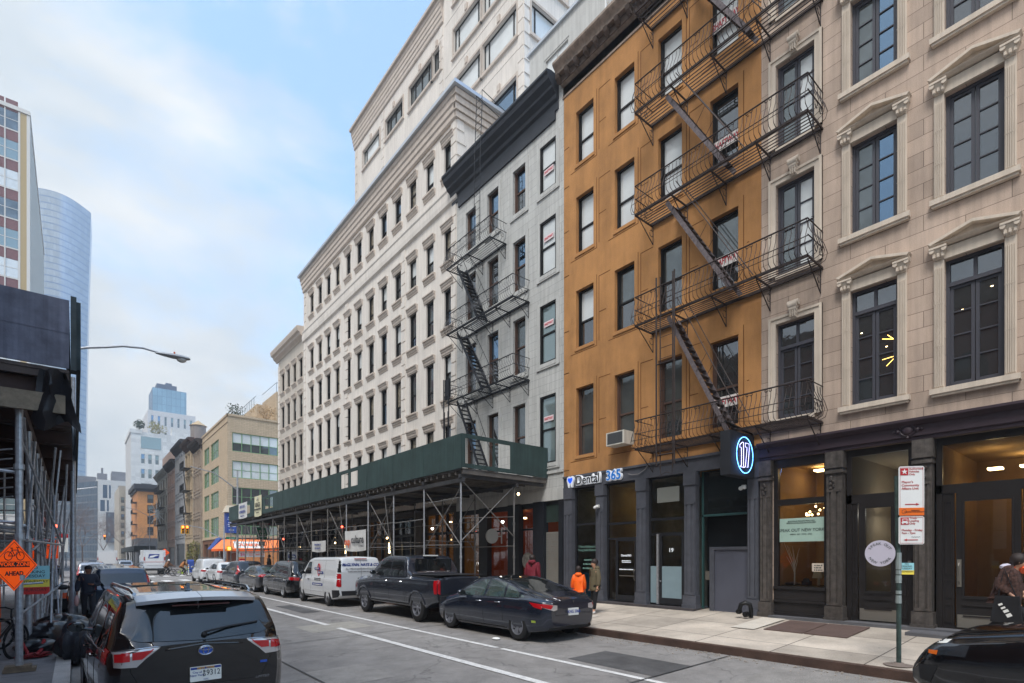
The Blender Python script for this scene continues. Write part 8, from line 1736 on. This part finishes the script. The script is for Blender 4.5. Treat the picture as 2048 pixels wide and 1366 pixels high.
for k in range(4):
    P = [Vector((rnd.uniform(-.3, .25), rnd.uniform(-.2, .2), .02 + .02 * k)) for _ in range(5)]
    for p, q in zip(P, P[1:]): d = (q - p).normalized().cross(Vector((0, 0, 1))) * .035; b.hexa([p - d, p + d, q + d, q - d], [v + Vector((0, 0, .012)) for v in (p - d, p + d, q + d, q - d)])
b.path([(-.28, .35, .3), (-.2, .2, .3), (-.12, .1, .12), (-.1, 0, .03)], .03, 6); b.path([(.12, .4, .3), (.08, .25, .12), (0, .1, .04)], .03, 6)
b.build('red_strap', mat('red webbing', srgb(150, 44, 48), .8, var=.2), loc=(-.6, 13.9, -.07), label='tangled red webbing strap at the foot of the second shed post', cat='strap')
def barrier(x, y, m, rz, lab):
    o = empty('traffic_barrier', (x, y, -.07), R(rz), label=lab, cat='barrier', group='plastic barriers on the left pavement'); b = MB(); b.prism([(-.3, 0), (.3, 0), (.28, .18), (.12, .32), (.08, 1.05), (-.08, 1.05), (-.12, .32), (-.28, .18)], 'x', -.9, .9); b.build('shell', m, o); b = MB(); b.box(-.7, -.2, -.31, -.29, 0, .14); b.box(.2, .7, -.31, -.29, 0, .14); b.build('fork_slot', M_gap, o)
M_bor = mat('barrier orange', srgb(240, 92, 40), .5)
barrier(-2.6, 17.5, M_bor, 75, 'orange plastic barrier behind the work zone sign'); barrier(-2.4, 19.6, M_white, 80, 'white plastic barrier between orange ones on the left pavement'); barrier(-2.5, 21.8, M_bor, 80, 'second orange plastic barrier farther along the left pavement')
b = MB(); b.box(-.9, .9, -.02, .02, 1.3, 2.1); b.tube((-.85, 0, 0), (-.85, 0, 2.1), .03, 5); b.tube((.85, 0, 0), (.85, 0, 2.1), .03, 5); b.build('mesh_screen', mat('orange netting', srgb(240, 120, 70), .8, alpha=.6), loc=(-2.2, 17, -.07), label='faded orange safety netting stretched above the barriers', cat='netting')
def cone(x, y, lab, z=-.07):
    o = empty('traffic_cone', (x, y, z), 0, label=lab, cat='traffic cone'); b = MB(); b.lathe([(.15, .03), (.03, .7)], n=14, cap=True); b.box(-.19, .19, -.19, .19, 0, .03); b.build('cone', M_bor, o, smooth=True); b = MB(); b.lathe([(.09, .38), (.066, .52)], n=14); b.build('white_band', M_white, o)
cone(-.35, 31, 'orange traffic cone on the left kerb behind the walking man'); 
ht = empty('hand_truck', (-.25, 24.6, -.07), R(15), label='folding black luggage cart standing on the left pavement near the kerb', cat='luggage cart')
b = MB(); b.box(-.5, 0, -.2, .2, .15, .5); b.build('basket', mat('black mesh fabric', (.02, .02, .02), .8), ht); b = MB(); b.tube((0, .1, .1), (.12, .1, 1.05), .014, 5); b.tube((0, -.1, .1), (.12, -.1, 1.05), .014, 5); b.tube((.12, -.1, 1.05), (.12, .1, 1.05), .018, 5); b.build('handle', M_plast, ht)
for s_ in (-.2, .2):
    for x in (-.42, 0): b = MB(); b.lathe([(0, -.02), (.085, -.02), (.085, .02), (0, .02)], (0, 0, 0), 'y', 12); b.build('wheel', M_tyre, ht, loc=(x, s_, .085))
# ------------------------------------------------------------------ far street furniture
def mast(name, loc, arm, z, lab, rz=0, sig=(), r=.09, extra=None):
    o = empty(name, loc, R(rz), label=lab, cat='traffic signal' if sig else 'street lamp'); b = MB(); b.lathe([(r * 1.5, 0), (r * 1.3, .8), (r, .9), (r * .7, z)], n=10, cap=True); b.path([(0, 0, z - 1.6), (arm * .5, 0, z - .35), (arm, 0, z)], .05, 6, .035); b.build('pole', M_galv, o, smooth=True)
    for (sx_, sz, fc) in sig:
        h = MB(); h.box(sx_ - .15, sx_ + .15, -.14, .14, sz - .86, sz); 
        for k in range(3): h.lathe([(.11, 0), (.11, -.14)], (sx_, -.14, sz - .16 - .27 * k), 'y', 12)
        ho = h.build('signal_head', M_yel, o); l = MB()
        for k in range(3): l.cm = 0 if k == fc else 1; l.lathe([(0, 0), (.11, 0)], (sx_, -.15, sz - .16 - .27 * k), 'y', 12)
        l.build('lens', [mat('lit red signal', (1, .2, .05), .4, emit=(1, .16, .03), es=2.5), mat('unlit lens', (.03, .03, .03), .3)], ho)
    return o
mast('traffic_signal', (12.8, 66, .1), -4.2, 5.3, 'tall traffic signal mast with yellow heads reaching over the road from the right corner', sig=((-3.95, 5.15, 0), (-3.55, 5.15, 0)))
ps = empty('pedestrian_signal', (12.9, 65.9, .1), 0, label='yellow pedestrian signal box with lit orange hand on the signal mast', cat='pedestrian signal'); b = MB(); b.box(.15, .65, -.15, .15, 2.5, 3.0); b.build('housing', M_yel, ps); b = MB(); b.box(.24, .5, -.17, -.15, 2.6, 2.9); b.build('lit_hand', M_hl if 0 else mat('lit orange hand', (1, .5, .1), .5, emit=(1, .4, .05), es=2), ps)
def stsign(loc, w_, h, m, txt, lab, rz=0, tm=None):
    o = empty('street_sign', loc, R(rz), label=lab, cat='street sign'); b = MB(); b.box(-w_ / 2, w_ / 2, -.02, .02, -h / 2, h / 2); b.build('panel', m, o); text(txt, h * (.55 if '\n' not in txt else .3), tm or M_white, o, (0, -.025, 0)); return o
M_green = mat('sign green', srgb(20, 110, 80), .5)
stsign((13.6, 65.8, 4.0), 1.3, .28, M_green, 'Church St', 'small green street name sign on the signal mast under the arm')
stsign((11.3, 44.6, 3.75), .75, .9, M_green, 'BUS\nLANE', 'green square street sign among the far legs of the green shed'); stsign((11.5, 44.8, 4.6), .65, .65, M_plate, 'NO\nSTANDING', 'small white and red parking sign above the green square sign', tm=M_red); stsign((11.25, 44.4, 2.95), .45, .35, M_galv, 'A', 'small grey plate below the green square sign'); stsign((12.4, 40.0, 3.6), .9, .28, M_black, 'ONE WAY', 'black and white one way sign behind the far shed legs')
tag(MB().tube((11.3, 44.75, .2), (11.3, 44.75, 4.9), .04, 6).build('sign_post', M_galvd), 'thin grey post carrying the green square sign', 'post')
ow = stsign((7.9, 72, 2.4), .66, .66, M_orange, 'ROAD\nWORK\nAHEAD', 'orange diamond road work sign above the cyclists beyond the crossing', tm=M_ink); ow.rotation_euler = (0, R(45), 0)
for ch_ in ow.children:
    if ch_.name.startswith('lettering'): ch_.rotation_euler = (R(90), R(-45), 0)
for (x, y, lab) in ((9.4, 66, 'white flexible bollard right of the cyclists'), (9.6, 49.5, 'white flexible bollard left of the small white van')):
    o = empty('bollard', (x, y, 0), 0, label=lab, cat='bollard'); b = MB(); b.lathe([(.06, 0), (.05, 1.1)], n=10, cap=True); b.build('post', M_white, o); b = MB(); b.lathe([(.056, .7), (.054, .85)], n=10); b.build('band', M_yel, o)
mast('street_lamp', (10.4, 48.5, .15), -3.4, 8.9, 'street lamp arm showing above the far end of the green shed', rz=0)
mast('traffic_signal', (-1.2, 120, -.07), 5.4, 6.0, 'distant traffic signal reaching over the road from the left corner', sig=((5.3, 5.9, 0),)); mast('street_lamp', (-1.5, 60, -.07), 3.0, 8.2, 'thin distant street lamp behind the walking man, left of the road'); mast('street_lamp', (10.8, 120, 0), -4, 11, 'distant street lamp arm in front of the old facades')
o = empty('parking_meter_sign', (-.6, 46, -.07), 0, label='white pole with red and white bus stop flag on the distant left pavement', cat='sign pole'); b = MB(); b.tube((0, 0, 0), (0, 0, 3.4), .04, 6); b.build('post', M_galv, o); b = MB(); b.box(-.2, .25, -.03, .03, 2.3, 3.5); b.build('flag', M_plate, o); b = MB(); b.box(-.2, .25, -.04, .04, 3.25, 3.5); b.build('red_cap', M_red, o)
b = MB(); b.box(-1.6, -1.0, 50, 50.6, -.07, 1.2); b.build('mail_box', M_bluesg, label='blue mailbox on the distant left pavement', cat='mailbox')
b = MB(); b.box(9.9, 10.5, 70, 70.6, .1, 1.3); b.lathe([(.3, -.3), (.3, .3)], (10.2, 70.3, 1.3), 'x', 12, cap=True); b.build('mail_box', M_bluesg, label='blue mailbox behind the cyclists', cat='mailbox')
rp = empty('red_alarm_box', (11.6, 52, 0), 0, label='small red street alarm box near the orange awning', cat='alarm box'); b = MB(); b.tube((0, 0, 0), (0, 0, 1.2), .07, 8); b.box(-.3, .15, -.15, .15, 1.1, 1.75); b.build('box', M_red, rp)
# star shaped white ornament and balcony planter at the far facade
b = MB()
for i in range(11): a = i * 2 * math.pi / 11; b.tube((0, 0, 0), (1.5 * math.cos(a), 0, 2.6 * math.sin(a)), .14, 4, .03)
b.build('star_ornament', M_white, loc=(12.6, 126, 10.5), label='large white star shaped ornament on the pale far facade', cat='ornament')
# potted trees near the shed, vine by the awning
shrub('potted_tree', (12.2, 36.6, .3), .5, 1.9, M_leafd, 'small dark green tree under the green shed behind the white van', 200, .07); shrub('potted_tree', (12.4, 31, .3), .5, 1.8, M_leafd, 'small potted tree beside the left wall sconce', 200, .07)
shrub('climbing_plant', (12.9, 86, .2), 1.3, 4.4, mat('autumn leaves', srgb(120, 116, 64), .8, var=.5, vs=3), 'autumn coloured climbing plant left of the blue awning', 600, .14)
# bare winter trees far down the street
def bare_tree(loc, h, seed, lab):
    rnd = random.Random(seed); o = empty('bare_tree', loc, 0, label=lab, cat='tree', group='bare winter trees'); t = MB(); t.path([(0, 0, 0), (.1, 0, h * .15), (0, .1, h * .3)], .22, 6, .16); t.build('trunk', M_bark, o); b = MB()
    def br(p, d, l, r, n):
        q = p + d * l; b.path([p, p + d * l * .5 + Vector((rnd.gauss(0, .03), rnd.gauss(0, .03), .02)) * l, q], r, 4, r * .6)
        if n: [br(q, (d + Vector((rnd.gauss(0, .5), rnd.gauss(0, .5), rnd.gauss(.12, .3)))).normalized(), l * rnd.uniform(.6, .8), r * .55, n - 1) for _ in range(3)]
    for k in range(4): a = k * 1.6 + rnd.random(); br(Vector((0, .1, h * .28)), Vector((math.cos(a) * .6, math.sin(a) * .6, .8)).normalized(), h * .26, .09, 5)
    b.build('crown', mat('bare twigs', srgb(118, 104, 100), .9), o, norm=False)
for i, (x, y, h, lab) in enumerate(((-3, 170, 17, 'bare winter tree nearest the left street signals'), (1.5, 185, 16, 'bare winter tree in the middle of the street end'), (-7, 190, 19, 'tall bare winter tree left of the others'), (6.5, 200, 14, 'bare winter tree in front of the pale office gable'), (-1, 210, 18, 'bare winter tree behind the nearer ones'), (10.5, 170, 11, 'small bare winter tree near the orange brick building'))): bare_tree((x, y, 0), h, i + 3, lab)
# awnings / dark canopy and low shops down the right side beyond the row
b = MB(); b.box(9.8, F, 140, 180, 3.2, 4.3)
for i in range(9): b.tube((9.9, 141 + i * 4.8, 0), (9.9, 141 + i * 4.8, 3.2), .08, 5)
b.build('distant_sidewalk_shed', mat('distant dark shed', srgb(52, 60, 62), .8), label='distant dark sidewalk shed beyond the old facades', cat='sidewalk shed')
bm_ = [('brick_back_building', 14.5, 30, 208, 225, 30, M_row[3], 'reddish far building left of the white tower base'), ('pale_far_building', 12.0, 16, 232, 262, 27, M_row[4], 'pale far building with a teal top storey')]
for nm, x0, x1, y0, y1, z1, m, lab in bm_[1:]: box_building(nm, x0, x1, y0, y1, z1, m, lab, [(.5, 1.5, z, z + 2) for z in range(3, 24, 3)] + [(2.3, 3.3, z, z + 2) for z in range(3, 24, 3)])
# ------------------------------------------------------------------ haze
b = MB(); b.box(-700, 700, -120, 620, -3, 260)
hz = b.build('haze', None or mat('placeholder', (1, 1, 1)), kind='stuff')
mh = bpy.data.materials.new('haze air'); mh.use_nodes = True; t = mh.node_tree; t.nodes.clear(); oo = N(t, 'ShaderNodeOutputMaterial'); pv = N(t, 'ShaderNodeVolumePrincipled'); pv.inputs['Color'].default_value = (.86, .92, 1, 1); pv.inputs['Density'].default_value = .0009; pv.inputs['Anisotropy'].default_value = .2
t.links.new(pv.outputs[0], oo.inputs['Volume']); hz.data.materials.clear(); hz.data.materials.append(mh)
# world space matrices set by hand above are kept; nothing below
